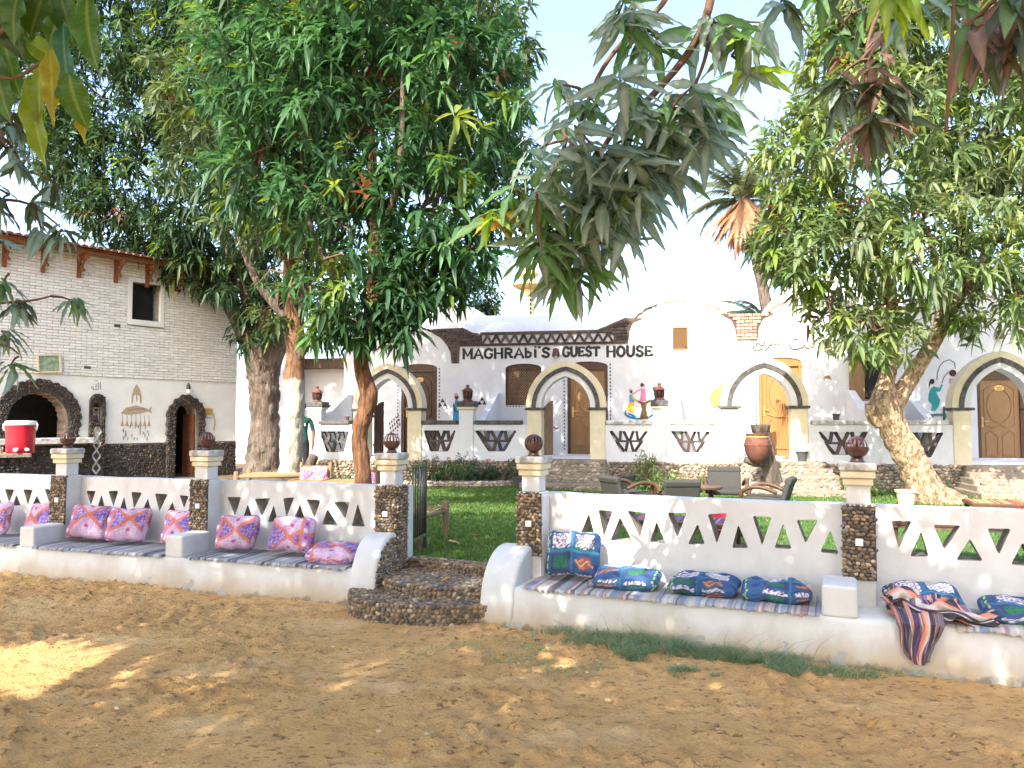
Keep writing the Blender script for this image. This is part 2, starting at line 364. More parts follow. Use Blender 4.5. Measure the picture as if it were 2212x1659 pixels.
SOIL = mat('garden_soil', (.16, .115, .075), (.10, .072, .048), scale=2, rough=1, bump=1, bscale=30, bdist=.03)
g = MB(); far = 300
poly = [fpt(FLO, FLA, -60, .7)[:2], fpt(FLO, FLA, 4.55, .7)[:2], (-.95, 7.62), (-.2, 7.2), fpt(FRO, FRA, .2, .7)[:2], fpt(FRO, FRA, 60, .7)[:2], (far, far), (-far, far)]
g.prism(poly, -.1, .296); props(g.build('garden_ground', SOIL), kind='structure')
TURF = mat('lawn_turf', (.075, .16, .035), (.045, .105, .022), scale=3, rough=1, bump=1, bscale=90, bdist=.02, thr=(.3, .7))
overlay(TURF, (.20, .19, .07), 1.7, .55, .75, detail=7, amount=.6)
g = MB(); L0 = fpt(FLO, FLA, 3.4, .72)
g.prism([fpt(FLO, FLA, 3.6, .78)[:2], fpt(FLO, FLA, 4.55, .74)[:2], (-.93, 7.66), (-.18, 7.24), fpt(FRO, FRA, .25, .74)[:2], fpt(FRO, FRA, 14, .74)[:2], (20, 14), (9, 15.2), (3, 16.2), (.5, 16.2), (-1, 15.95), (-2.6, 16.2), (-2.9, 12), (-2.2, 9)], .2, .302)
props(g.build('lawn', TURF), kind='structure')

def blades(name, P, h, w, cols, lean=.5, label=None, cat=None, parent=None):
    n = len(P); a = RNG.uniform(0, 2 * np.pi, n); b = RNG.uniform(0, 2 * np.pi, n)
    side = np.stack([np.cos(a), np.sin(a), np.zeros(n)], -1) * (w * RNG.uniform(.6, 1.3, n))[:, None]
    ln = (RNG.uniform(.05, lean, n) * h)[:, None] * np.stack([np.cos(b), np.sin(b), np.zeros(n)], -1)
    up = np.zeros((n, 3)); up[:, 2] = h
    V = np.stack([P - side, P + side, P + side * .7 + ln * .35 + up * .55, P - side * .7 + ln * .35 + up * .55, P + ln + up * .92], 1).reshape(-1, 3)
    i = np.arange(n)[:, None] * 5
    c = cols[RNG.integers(0, len(cols), n)] * RNG.uniform(.7, 1.25, (n, 1))
    me = np_mesh(name, V, [i + np.array([[0, 1, 2, 3]]), i + np.array([[3, 2, 4]])], LEAF, col=np.repeat(c, 5, 0))
    o = mobj(name, me, parent); props(o, label, cat, kind='stuff'); return o
GC = np.array([(.06, .17, .03), (.05, .14, .03), (.09, .19, .035), (.13, .2, .05), (.2, .2, .08)])
n = 60000
px_ = RNG.uniform(-2.2, 1.2, n); py_ = 7.2 + RNG.random(n) ** 1.25 * 8.8
inside = (py_ > 7.75 - .5 * (px_ + 1.05)) & (px_ > -2.3 + .0 * py_) & (py_ < 15.9)
P1 = np.stack([px_, py_, np.full(n, .3)], -1)[inside]
n2 = 26000
P2 = np.stack([RNG.uniform(1.2, 9.5, n2), RNG.uniform(6.5, 15.3, n2), np.full(n2, .3)], -1)
P2 = P2[(P2[:, 1] > 7.4 - .43 * (P2[:, 0] + .2) + .35)]
PP = np.concatenate([P1, P2]); hh = (.022 + .018 * np.clip(PP[:, 1] / 10, .5, 1.6)) * RNG.uniform(.6, 1.5, len(PP))
blades('lawn_grass', PP, hh, .0035 + .0004 * PP[:, 1], GC, .9, 'short green lawn grass between the benches and the house', 'grass')

# rough grass against the right bench
n = 30000
u = RNG.normal(1.80, .62, n); d = -RNG.random(n) ** 1.15 * .85 - .01
keep = (u > .5) & (u < 3.3) & (d > -.72 + .42 * np.abs(u - 1.75))
clump = vnoise(u, d, 5, 11) * .6 + vnoise(u, d, 14, 12) * .5
keep &= clump > (.60 + .10 * np.clip(-d - .25, 0, 1) - .05 * (d < -.12))
u, d = u[keep], d[keep]
n3 = 2600; u3 = RNG.normal(.75, .5, n3); d3 = RNG.normal(-.75, .22, n3); k3 = (vnoise(u3, d3, 4, 14) > .55) & (d3 < -.2); u = np.concatenate([u, u3[k3]]); d = np.concatenate([d, d3[k3]])
P = np.stack([FRO.x + math.cos(FRA) * u - math.sin(FRA) * d, FRO.y + math.sin(FRA) * u + math.cos(FRA) * d, np.zeros(len(u))], -1)
P[:, 2] = sand_h(P[:, 0], P[:, 1]) - .005
h = RNG.uniform(.018, .08, len(u)) * np.where(d > -.5, 1.15, .6) * (.6 + .8 * vnoise(u, d, 6, 19))
h = np.where(RNG.random(len(u)) < .012 * (d > -.25), RNG.uniform(.14, .28, len(u)), h)
blades('rough_grass', P, h, .0026, np.array([(.17, .28, .16), (.14, .24, .13), (.21, .32, .18), (.34, .34, .2)]), 2.6, 'rough green grass growing in the sand along the right bench', 'grass')

# ================================================================== pebbles
def pebble_mesh(seed, m):
    rr = random.Random(seed); vs = [(0, 0, 1)]
    for el in (38, -20):
        for k in range(6):
            a = 2 * math.pi * (k + (0 if el > 0 else .5)) / 6; q = rr.uniform(.88, 1.12)
            vs.append((math.cos(R(el)) * math.cos(a) * q, math.cos(R(el)) * math.sin(a) * q, math.sin(R(el)) * q))
    vs.append((0, 0, -.8)); fs = [(0, 1 + k, 1 + (k + 1) % 6) for k in range(6)]
    for k in range(6): k2 = (k + 1) % 6; fs += [(1 + k, 7 + k, 1 + k2), (1 + k2, 7 + k, 7 + k2)]
    fs += [(13, 7 + (k + 1) % 6, 7 + k) for k in range(6)]
    me = bpy.data.meshes.new('pebble'); me.from_pydata(vs, [], fs); me.materials.append(m)
    me.polygons.foreach_set('use_smooth', [True] * len(fs)); me.update()
    return me, np.array(vs), np.array(fs)
PEB = {k: [pebble_mesh(s, m) for s in range(4)] for k, m in (('p', PEBBLE), ('d', PEBBLE_D), ('l', PEBBLE_L))}
def scatter(su, sv, du, dv, ok=None):
    """jittered staggered grid on a su x sv rectangle"""
    out = []; j = 0; v = dv * .5
    while v < sv:
        u = du * (.5 if j % 2 else .1)
        while u < su:
            a, b = u + random.uniform(-.22, .22) * du, v + random.uniform(-.2, .2) * dv
            if 0 < a < su and 0 < b < sv and (ok is None or ok(a, b)): out.append((a, b))
            u += du * random.uniform(.88, 1.12)
        v += dv; j += 1
    return out
def pebbles(parent, kind, pts, size, maxobj=300, name='pebble', rest='pebble_infill', size2=None):
    """pts: (pos Vector, normal Vector) in the parent's frame. Largest ones first become parts, the rest one infill part"""
    size2 = size2 or size * .72
    V, F, b = [], [], 0
    for i, (p, nrm) in enumerate(pts):
        q = Vector(nrm).to_track_quat('Z', 'Y') @ Quaternion((0, 0, 1), random.gauss(0, .5) + (math.pi / 2 if abs(nrm[2]) < .5 else random.random() * 3))
        a = size * random.uniform(.75, 1.25) / 2; c = size2 * random.uniform(.75, 1.25) / 2
        sc = (c, a, min(a, c) * random.uniform(.6, 1.0)) if abs(nrm[2]) < .5 else (a, c, min(a, c) * random.uniform(.45, .8))
        q = Vector(nrm).to_track_quat('Z', 'Y') @ Quaternion((0, 0, 1), random.gauss(0, .45)) if abs(nrm[2]) < .5 else q
        if abs(nrm[2]) < .5: sc = (a, c, sc[2])
        me, vs, fs = PEB[kind][i % 4]
        if i < maxobj:
            o = bpy.data.objects.new(name, me); COL.objects.link(o); o.parent = parent; o.location = p; o.rotation_euler = q.to_euler(); o.scale = sc
        else:
            M = np.array(q.to_matrix()); V.append((vs * np.array(sc)) @ M.T + np.array(p)); F.append(fs + b); b += len(vs)
    if V:
        o = mobj(rest, np_mesh(rest, np.concatenate(V), [np.concatenate(F)], PEB[kind][0][0].materials[0], smooth=True), parent); o['kind'] = 'stuff'

# ================================================================== bench walls
def reg(tris, r=.02):
    out = []
    for t in tris:
        cx, cz = sum(p[0] for p in t) / 3, sum(p[1] for p in t) / 3
        out.append(rounded([(cx + (p[0] - cx) * .92 + random.uniform(-.008, .008), cz + (p[1] - cz) * .92 + random.uniform(-.008, .008)) for p in t], r))
    return out
L1 = [((-.74,.86),(-.58,.86),(-.66,.68)),((-.44,.86),(-.28,.86),(-.35,.67)),((-.11,.87),(.05,.87),(-.02,.68)),((-.55,.80),(-.61,.66),(-.47,.66)),((-.22,.80),(-.29,.67),(-.13,.67)),
      ((-1.08,.86),(-.92,.86),(-1.0,.68)),((-.84,.80),(-.91,.66),(-.77,.66)),((-1.42,.86),(-1.26,.86),(-1.34,.68)),((-1.17,.80),(-1.24,.66),(-1.1,.66))]
L2 = [((.53,.87),(.68,.87),(.60,.69)),((.84,.88),(1.00,.88),(.93,.69)),((1.17,.87),(1.34,.87),(1.23,.67)),((1.50,.86),(1.69,.87),(1.58,.65)),((1.85,.86),(1.98,.86),(1.92,.70)),
      ((.76,.84),(.70,.68),(.82,.68)),((1.08,.82),(1.01,.65),(1.14,.65)),((1.42,.81),(1.32,.65),(1.48,.65)),((1.76,.79),(1.67,.65),(1.82,.65))]
L3 = [((2.47,.86),(2.65,.86),(2.58,.64)),((2.81,.86),(3.02,.86),(2.91,.65)),((3.17,.87),(3.32,.88),(3.22,.66)),((3.45,.87),(3.63,.87),(3.56,.67)),((3.77,.85),(3.97,.85),(3.91,.68)),
      ((2.74,.80),(2.67,.62),(2.80,.63)),((3.06,.80),(2.99,.61),(3.12,.62)),((3.37,.82),(3.31,.64),(3.45,.64)),((3.70,.79),(3.63,.60),(3.83,.60)),((4.05,.85),(3.98,.60),(4.14,.60))]
R1 = [((.72,.88),(.62,.65),(.77,.66)),((.79,.90),(.94,.90),(.85,.66)),((1.0,.86),(.90,.63),(1.10,.64)),((1.04,.90),(1.22,.90),(1.17,.67)),((1.31,.84),(1.24,.64),(1.38,.64)),((1.39,.90),(1.57,.91),(1.47,.68)),
      ((1.64,.83),(1.56,.64),(1.71,.65)),((1.71,.91),(1.89,.92),(1.79,.66)),((1.97,.85),(1.90,.63),(2.05,.64)),((2.06,.91),(2.23,.91),(2.15,.67)),((2.30,.87),(2.23,.65),(2.37,.65)),((2.39,.90),(2.57,.91),(2.47,.70)),((2.65,.84),(2.57,.64),(2.71,.64))]
R2 = [((3.06,.92),(3.21,.92),(3.11,.70)),((3.26,.87),(3.18,.66),(3.32,.66)),((3.34,.91),(3.52,.91),(3.41,.71)),((3.57,.82),(3.48,.65),(3.66,.66)),((3.67,.90),(3.83,.90),(3.74,.70)),((3.89,.82),(3.81,.64),(3.97,.64)),
      ((3.98,.9),(4.15,.9),(4.06,.7)),((4.22,.84),(4.13,.65),(4.3,.65))]
def wavy_front(u0, u1, z0, z1, y, seed, n=40):
    """seat front: slightly wavy, battered plaster face with a soft top edge"""
    m = MB(); rows = []
    prof = [(-.05, y - .055), (.02, y - .035), (.10, y - .012), (.2, y), (.27, y + .006), (.3, y + .02), (.312, y + .05), (.315, y + .3), (.315, .62)]
    for i in range(n + 1):
        u = u0 + (u1 - u0) * i / n; rows.append([(u, yy + .012 * noise.noise((u * 2.1, zz * 3 + seed, .3)) * (1 if yy < .3 else 0), zz + .006 * noise.noise((u * 3, yy * 4, seed))) for zz, yy in prof])
    V = [p for r in rows for p in r]; k = len(prof)
    m.add(V, [(i * k + j, (i + 1) * k + j, (i + 1) * k + j + 1, i * k + j + 1) for i in range(n) for j in range(k - 1)])
    m.box(u0 + .01, u1 - .01, .05, .61, -.05, .29)
    return m
def top_profile(u0, u1, seed):
    k = int((u1 - u0) / .12); return [(u0 + (u1 - u0) * i / k, 1.02 + .008 * noise.noise((u0 + (u1 - u0) * i / k * 2, seed, 0))) for i in range(k, -1, -1)]
def arm_block(parent, u0, u1, y1):
    m = MB(); m.box(u0, u1, .015, y1, .3, .52); m.build('arm_block', PLASTER, parent, bevel=.022, seg=3)
def round_arm(parent, u0, u1, y1, zt, name='end_arm'):
    m = MB(); prof = [(-.05, -.05), (.1, -.035)] + [(zt - .46 + .46 * math.sin(R(a)), y1 - .1 - (y1 - .1 + .03) * math.cos(R(a))) for a in range(0, 91, 9)] + [(zt, y1)]
    prof = [(z, y) for z, y in prof]; pts = [(y, z) for z, y in prof] + [(y1, -.05)]
    n = len(pts); V = [(u0, y, z) for y, z in pts] + [(u1, y, z) for y, z in pts]
    m.add(V, [tuple(range(n - 1, -1, -1)), tuple(range(n, 2 * n))] + [(i, (i + 1) % n, (i + 1) % n + n, i + n) for i in range(n)])
    return m.build(name, PLASTER, parent, bevel=.025, seg=3, smooth=50), pts
def bench_wall(name, o, a, bays, label):
    t = empty(name, o, a, label, 'bench wall')
    for (u0, u1, H) in bays:
        m = MB(); m.panel([(u0, .2), (u1, .2)] + top_profile(u0, u1, u0), reg(H), .6, .80, 0, 1)
        m.build('pierced_back', [PLASTER, REVEAL], t, bevel=.009)
    return t
WL = bench_wall('bench_wall', FLO, FLA, [(-6, .34, L1), (.344, 2.28, L2), (2.284, 4.56, L3)], 'long white bench wall with pink cushions, left of the steps')
wavy_front(-6, 4.36, 0, .3, 0, 3, 120).build('seat', PLASTER, WL, smooth=True)
arm_block(WL, .24, .45, .42); arm_block(WL, 2.2, 2.42, .42); arm_block(WL, -1.75, -1.53, .42)
ao, apts = round_arm(WL, 4.33, 4.585, .42, .60)
WR = bench_wall('bench_wall', FRO, FRA, [(.30, 2.84, R1), (2.844, 9, R2)], 'white bench wall with blue cushions, right of the steps')
wavy_front(.12, 9, 0, .3, 0, 9, 110).build('seat', PLASTER, WR, smooth=True)
arm_block(WR, 2.59, 2.82, .42); arm_block(WR, 5.4, 5.62, .42)
round_arm(WR, -.03, .27, .50, .585)
m = MB(); m.box(.24, .36, .42, .60, .3, 1.03); m.build('end_post', PLASTER, WR, bevel=.02)
# wall lamps let into the pillars, pebbles, capitals
def pillar(o, a, u0, label, faces='f', ztop=1.045, w=.225):
    x, y, z = fpt(o, a, u0 + w / 2, .39 + w / 2)
    t = empty('pillar', (x, y, 0), a, label, 'pillar', 'pillars along the bench walls'); h = w / 2
    m = MB(); m.box(-h + .004, h - .004, -h + .012, h - .004, .0, ztop, 0); m.build('shaft', PLASTER, t, bevel=.012)
    lampz = .775 if faces != 'g' else .80
    ok = lambda p, q: not (abs(p - h) < .034 and abs(q + .5 - lampz) < .036)
    m = MB(); m.box(-h, h, -h, -h + .011, .50, ztop - .01); m.build('mortar_bed', MORTAR, t)
    pts = [(Vector((p - h, -h - .001, q + .5)), Vector((0, -1, 0))) for p, q in scatter(w, ztop - .51, .036, .0265, ok)]
    pts += [(Vector((p - h, -h + .004 + q, ztop - .006)), Vector((0, 0, 1))) for p, q in scatter(w, .03, .036, .03)]
    if 'g' in faces:
        m = MB(); m.box(h - .003, h + .008, -h + .012, h, .25, ztop - .012); m.build('mortar_bed', MORTAR, t)
        pts += [(Vector((h + .009, p - h, q + .25)), Vector((1, 0, 0))) for p, q in scatter(w, ztop - .26, .036, .0265)]
        if u0 > 1: pts += [(Vector((p - h, -h - .001, q + .1)), Vector((0, -1, 0))) for p, q in scatter(w, .42, .036, .0265)]
    pebbles(t, 'p', pts, .044, 300, size2=.031)
    m = MB(); m.box(-.026, .026, -h - .022, -h, lampz - .026, lampz + .026); f = m.build('step_light', WHITEPL, t, bevel=.004)
    m = MB(); m.box(-.017, .017, -h - .025, -h - .0205, lampz - .016, lampz + .016); m.build('glass', GLASSY, f)
    m = MB(); m.box(-.082, .082, -.082, .082, ztop, 1.185); m.build('neck', PLASTER, t, bevel=.01)
    for zz, ww in ((1.185, .104), (1.238, .118)):
        m = MB(); m.box(-ww, ww, -ww, ww, zz, zz + .050); m.build('capital_course', CREAM, t, bevel=.008)
    m = MB(); m.box(-.128, .128, -.128, .128, 1.29, 1.352); m.build('cap_slab', CAPSTONE, t, bevel=.017, seg=3)
    return (x, y, 1.352)
GLASSY = mat('frosted_glass', (.75, .76, .74), rough=.25, spec=.6)
tops = []
tops.append((pillar(FLO, FLA, .23, 'pebble-faced pillar nearest the red water cooler'), 'nearest the red water cooler'))
tops.append((pillar(FLO, FLA, 2.17, 'pebble-faced pillar standing between the two bays of pink cushions'), 'between the two bays of pink cushions'))
tops.append((pillar(FLO, FLA, 4.36, 'pillar pebbled on two sides, left gatepost of the steps', 'fg'), 'that is the left gatepost'))
tops.append((pillar(FRO, FRA, .13, 'pebble-faced pillar, right gatepost of the steps'), 'that is the right gatepost'))
tops.append((pillar(FRO, FRA, 2.73, 'pebble-faced pillar between the blue cushions and the striped blanket'), 'above the blue cushions'))
def ball_lamp(loc, label, rot):
    t = empty('clay_ball_lamp', loc, rot, label, 'lamp', 'round clay lamps on the pillars')
    m = MB(); m.lathe([(.052, 0), (.055, .008), (.046, .02), (.044, .03), (.05, .036)], 20); m.build('foot', CLAYB, t, smooth=40)
    r = .083; m = MB(); nb = 16; zc = .036 + r * .93
    prof = lambda e: (r * math.cos(R(e)), zc + r * math.sin(R(e)))
    m.lathe([prof(e) for e in (-68, -50, -30, -12, 2)], 32, cap=False); m.lathe([prof(e) for e in (48, 58, 68, 78, 89)], 32)
    b = m.build('bowl', CLAYB, t, smooth=60)
    m = MB()
    for k in range(nb):                              # ribs between the slots
        a0 = 2 * math.pi * k / nb; w = .24
        es = [2, 14, 26, 38, 48]; P = []; Q = []
        for e in es:
            rr, zz = prof(e); P.append((rr * math.cos(a0), rr * math.sin(a0), zz)); Q.append((rr * math.cos(a0 + w), rr * math.sin(a0 + w), zz))
        m.strip(P, Q)
    m.build('slotted_band', CLAYB, t, smooth=True)
    m = MB(); m.lathe([(.03, .04), (.034, .08), (.02, .11)], 12); m.build('bulb', WHITEPL, t, smooth=60)
for i, (p, w) in enumerate(tops): ball_lamp((p[0], p[1], p[2] - .002), 'round slotted clay lamp on the pillar ' + w, i * .7)

# pebbled flank of the left end arm, facing the steps
pts = []
for p, q in scatter(.62, .72, .038, .029):
    y, z = p - .04, q - .04
    yy = max(0.0, min(1.0, (.32 - y) / .35)); top = .60 - .46 + .46 * math.sqrt(max(0, 1 - yy * yy)) if y < .32 else .60
    if z < top - .035 and z > .02 and y > -.005: pts.append((Vector((4.588, y, z)), Vector((1, 0, 0))))
pebbles(WL, 'p', pts, .044, 240, size2=.032)

# ================================================================== steps
ST = empty('pebble_steps', (-.72, 6.8, 0), 0, 'two rounded pebble-covered steps in the gap between the benches', 'steps')
def sm(poly, n=5):
    out = []; m = len(poly)
    for i in range(m - 1):
        p0, p1, p2, p3 = (Vector(poly[max(0, min(m - 1, i + k))]) for k in (-1, 0, 1, 2))
        for j in range(n):
            t = j / n; out.append(tuple(.5 * ((2 * p1) + (p2 - p0) * t + (2 * p0 - 5 * p1 + 4 * p2 - p3) * t * t + (3 * p1 - p0 - 3 * p2 + p3) * t ** 3)))
    out.append(tuple(poly[-1])); return out
def step(front, back, z0, z1, nparts):
    fr = [(x + .72, y - 6.8) for x, y in sm(front)]; bk = [(x + .72, y - 6.8) for x, y in back]
    m = MB(); poly = fr + bk; m.prism(poly, z0, z1 - .008); s = m.build('step', MORTAR_L, ST)
    side = []; L = 0; carry = 0
    rows = max(2, int((z1 - z0) / .034))
    for j in range(rows):
        z = z0 + (j + .5) * (z1 - z0) / rows; carry = (j % 2) * .022
        for (a, b) in zip(fr[:-1], fr[1:]):
            a2, b2 = Vector(a), Vector(b); d = b2 - a2; l = d.length; nrm = Vector((d.y, -d.x)).normalized()
            if nrm.y > .3 : nrm = -nrm
            while carry < l:
                p = a2 + d * (carry / l); side.append((Vector((p.x + nrm.x * .002, p.y + nrm.y * .002, z + random.uniform(-.005, .005))), Vector((nrm.x, nrm.y, .15)).normalized())); carry += .045 * random.uniform(.8, 1.15)
            carry -= l
    topp = []
    x0 = min(p[0] for p in poly); x1 = max(p[0] for p in poly); y0 = min(p[1] for p in poly); y1 = max(p[1] for p in poly)
    def inside(x, y):
        c = False; n = len(poly); j = n - 1
        for i in range(n):
            if (poly[i][1] > y) != (poly[j][1] > y) and x < (poly[j][0] - poly[i][0]) * (y - poly[i][1]) / (poly[j][1] - poly[i][1]) + poly[i][0]: c = not c
            j = i
        return c
    for p, q in scatter(x1 - x0, y1 - y0, .04, .034):
        if inside(p + x0, q + y0): topp.append((Vector((p + x0, q + y0, z1 - .008)), Vector((0, 0, 1))))
    topp.sort(key=lambda t: t[0].y)
    pebbles(s, 'p', side + topp, .05, nparts, size2=.04)
step([(-1.45, 7.02), (-1.40, 6.74), (-1.24, 6.54), (-1.02, 6.44), (-.79, 6.39), (-.52, 6.37), (-.20, 6.40)], [(-.12, 7.1), (-1.2, 7.45)], -.03, .155, 300)
step([(-1.22, 7.34), (-1.17, 7.08), (-1.03, 6.85), (-.82, 6.70), (-.62, 6.63), (-.2, 6.60)], [(-.1, 7.2), (-.95, 7.62)], .14, .245, 300)
m = MB(); m.prism([(-.30, .80), (.53, .36), (.60, .50), (-.20, .94)], .2, .325); k = m.build('threshold', MORTAR_L, ST, bevel=.01)
pts = []
for p, q in scatter(.94, .10, .042, .03): pts.append((Vector((-.30 + p * .883, .80 - p * .468, .235 + q * .85)) + Vector((-.002, -.004, 0)), Vector((-.468, -.883, 0))))
for p, q in scatter(.94, .15, .045, .045): pts.append((Vector((-.30 + p * .883 + q * .5, .80 - p * .468 + q * .88, .325)), Vector((0, 0, 1))))
pebbles(k, 'p', pts, .05, 200, size2=.036)

# ================================================================== cushions, rugs, blanket
def A3(*c): return np.array(c, float)
def mixc(base, col, w): return base * (1 - w[:, None]) + col * w[:, None]
def sstep(a, b, x): t = np.clip((x - a) / (b - a), 0, 1); return t * t * (3 - 2 * t)
def pat_pink(s, t, ox, oy, flip):
    s = s * flip; n = len(s); x, y = s - ox, t - oy
    a, b = (x * .85 + y), (x * .85 - y)
    pale = A3(.62, .44, .62); lil = A3(.29, .18, .50); pur = A3(.13, .06, .34); org = A3(.70, .22, .10); wht = A3(.8, .7, .76); mag = A3(.42, .04, .22)
    top = (np.abs(y) > np.abs(x * .85))
    c = np.where(top[:, None], pale, lil).astype(float)
    sw = np.sin(s * 19 + 2.6 * np.sin(t * 13)) * np.sin(t * 17 + 2 * np.sin(s * 15))
    c = mixc(c, np.where(top[:, None], A3(.45, .22, .45), pur), sstep(.25, .5, sw) * np.where(top, .45, .85))
    c = mixc(c, np.broadcast_to(wht, (n, 3)), sstep(.55, .75, -sw) * .7)
    for cy in (-.62, .62):                                     # flower in the pale diamonds
        r = np.hypot(x, (y - cy)); c = mixc(c, mag, sstep(.13, .08, r) * .9)
    for q in (a, b):
        br = sstep(.12, .09, np.abs(q)); c = mixc(c, org, br); c = mixc(c, A3(.34, .10, .30), br * sstep(.3, .6, np.sin((s * .7 + t) * 34 + np.sign(q) * 1.5)) * .6)
    e = s + .66; st = sstep(.01, -.01, e)
    c = mixc(c, A3(.42, .24, .55), st)
    med = np.sin(t * 8.5); c = mixc(c, wht, st * sstep(.5, .75, med) * sstep(.13, .09, np.abs(e + .19))); c = mixc(c, mag, st * sstep(.6, .8, -med) * sstep(.08, .05, np.abs(e + .19)))
    c = mixc(c, org, sstep(.07, .045, np.abs(e))); return c
def pat_blue(s, t, ox, oy, flip):
    s = s * flip; n = len(s)
    blue = A3(.045, .105, .24); dark = A3(.025, .04, .12); teal = A3(.05, .25, .32); wht = A3(.74, .72, .78); grn = A3(.03, .14, .09); org = A3(.62, .24, .08); lime = A3(.42, .62, .12); plum = A3(.16, .05, .14)
    c = np.broadcast_to(blue, (n, 3)).astype(float).copy()
    c = mixc(c, dark, sstep(.2, .7, np.sin(s * 8) * np.sin(t * 8)) * .6)
    c = mixc(c, teal, sstep(.045, .02, np.abs(t - oy))); c = mixc(c, teal, sstep(.03, .01, np.abs(s - ox)) * .7)
    for i, (cx, cy, k) in enumerate(((ox - .42, oy + .47, 0), (ox + .47, oy + .47, 1), (ox - .42, oy - .5, 2), (ox + .47, oy - .5, 3))):
        dx, dy = (s - cx) / .34, (t - cy) / .36; r = np.hypot(dx, dy); th = np.arctan2(dy, dx); box = sstep(1.0, .94, np.maximum(np.abs(dx), np.abs(dy)))
        if k == 0:
            c = mixc(c, wht, box); star = .62 + .13 * np.cos(8 * th)
            c = mixc(c, plum, box * sstep(.09, .05, np.abs(r - star - .12))); c = mixc(c, dark, box * sstep(.07, .04, np.abs(r - star + .14))); c = mixc(c, plum, box * sstep(.3, .5, np.sin(th * 8) * np.sin(r * 14)) * (r < .5))
            c = mixc(c, dark, box * (np.abs(np.abs(dx) + np.abs(dy) - 1.55) < .12))
        elif k == 1:
            c = mixc(c, grn, box); c = mixc(c, wht, sstep(.98, .94, r)); c = mixc(c, plum, sstep(.06, .03, np.abs(r - .82)));
            pet = np.cos(th * 12); c = mixc(c, A3(.13, .10, .30), sstep(.2, .4, pet) * sstep(.72, .66, r) * sstep(.42, .48, r)); c = mixc(c, grn, sstep(.0, .3, np.cos(th * 6)) * (r < .36)); c = mixc(c, wht, sstep(.12, .08, np.abs(np.sin(th * 5) * .25 + .95 - np.maximum(np.abs(dx), np.abs(dy)))) * (r > 1) * box)
        elif k == 2:
            c = mixc(c, A3(.06, .05, .16), box); c = mixc(c, grn, sstep(.82, .76, np.maximum(np.abs(dx), np.abs(dy)))); c = mixc(c, A3(.06, .22, .12), (r < .7) * sstep(.3, .5, np.sin(dx * 14) * np.sin(dy * 14)))
        else:
            c = mixc(c, A3(.28, .10, .10), box * sstep(1.1, .5, r)); vine = np.abs(dy - .3 * np.sin(dx * 5)); c = mixc(c, A3(.75, .48, .22), box * sstep(.13, .06, vine)); c = mixc(c, org, box * sstep(.16, .08, np.abs(r - .55)) * sstep(-.2, .3, np.sin(th * 3 + 1)))
    e = s + .93; c = mixc(c, lime, sstep(.07, .05, np.abs(e)) * sstep(-.5, -.1, np.sin(t * 17))); return c
def cushion_mesh(w, h, d, pat, ox, oy, flip, seed, sag=0.0):
    V, F, C = [], [], []; b = 0
    for ax, sg in ((2, 1), (2, -1), (1, -1), (1, 1), (0, -1), (0, 1)):
        nu, nv = (44, 40) if ax == 2 else ((44, 12) if ax == 1 else (40, 12))
        U, Vv = np.meshgrid(np.linspace(-1, 1, nu), np.linspace(-1, 1, nv)); q = np.zeros((nu * nv, 3)); oth = [i for i in (0, 1, 2) if i != ax]
        q[:, ax] = sg; q[:, oth[0]] = U.ravel(); q[:, oth[1]] = Vv.ravel()
        nrm = (np.abs(q[:, 0]) ** 9 + np.abs(q[:, 1]) ** 9 + np.abs(q[:, 2]) ** 3.2) ** (1 / 6.5)
        s, t = q[:, 0].copy(), q[:, 1].copy()
        if ax == 1: t = sg * (-.25 if pat is pat_pink else -.02) + q[:, 2] * .9
        if ax == 0: s = sg * (.62 - .3 * np.abs(q[:, 2])) if pat is pat_pink else sg * .9 + q[:, 2] * .3
        C.append(pat(np.clip(s, -1, 1), np.clip(t, -1, 1), ox, oy, flip))
        p = q / nrm[:, None]; pin = 1 - .10 * (1 - p[:, 0] ** 2) * (np.abs(p[:, 1]) > .5) * p[:, 1] ** 2
        bul = (1 - .55 * np.abs(p[:, 0]) ** 5) * (1 - .55 * np.abs(p[:, 1]) ** 5)
        p = np.stack([p[:, 0] * w / 2, p[:, 1] * h / 2 * pin, p[:, 2] * d / 2 * bul], -1)
        for a, fq in ((.012, 7.0), (.006, 17.0)):
            p[:, 2] += a * np.sin(p[:, 0] * fq * 3 + seed) * np.cos(p[:, 1] * fq * 2.3 + seed * 2); p[:, 1] += a * .6 * np.sin(p[:, 0] * fq * 2.2 + seed * 3)
        p[:, 2] -= sag * p[:, 0] ** 2
        idx = np.arange(nu * nv).reshape(nv, nu) + b
        Q = np.stack([idx[:-1, :-1], idx[:-1, 1:], idx[1:, 1:], idx[1:, :-1]], -1).reshape(-1, 4)
        pos = (ax == 2 and sg == 1) or (ax == 1 and sg == -1) or (ax == 0 and sg == 1)
        F.append(Q if pos else Q[:, ::-1]); V.append(p); b += nu * nv
    V = np.concatenate(V); C = np.concatenate(C); F = np.concatenate(F)
    C = C * (.74 if pat is pat_pink else .9) * (1 + .18 * np.sin(V[:, :1] * 9 + seed) * np.sin(V[:, 1:2] * 7 + seed * 2)) * (.9 + .2 * ((seed * .37) % 1))
    key = np.round(V, 4); _, first, inv = np.unique(key, axis=0, return_index=True, return_inverse=True); inv = inv.reshape(-1)
    return np_mesh('cushion', V[first], [inv[F]], VCOL, col=C[first], smooth=True)
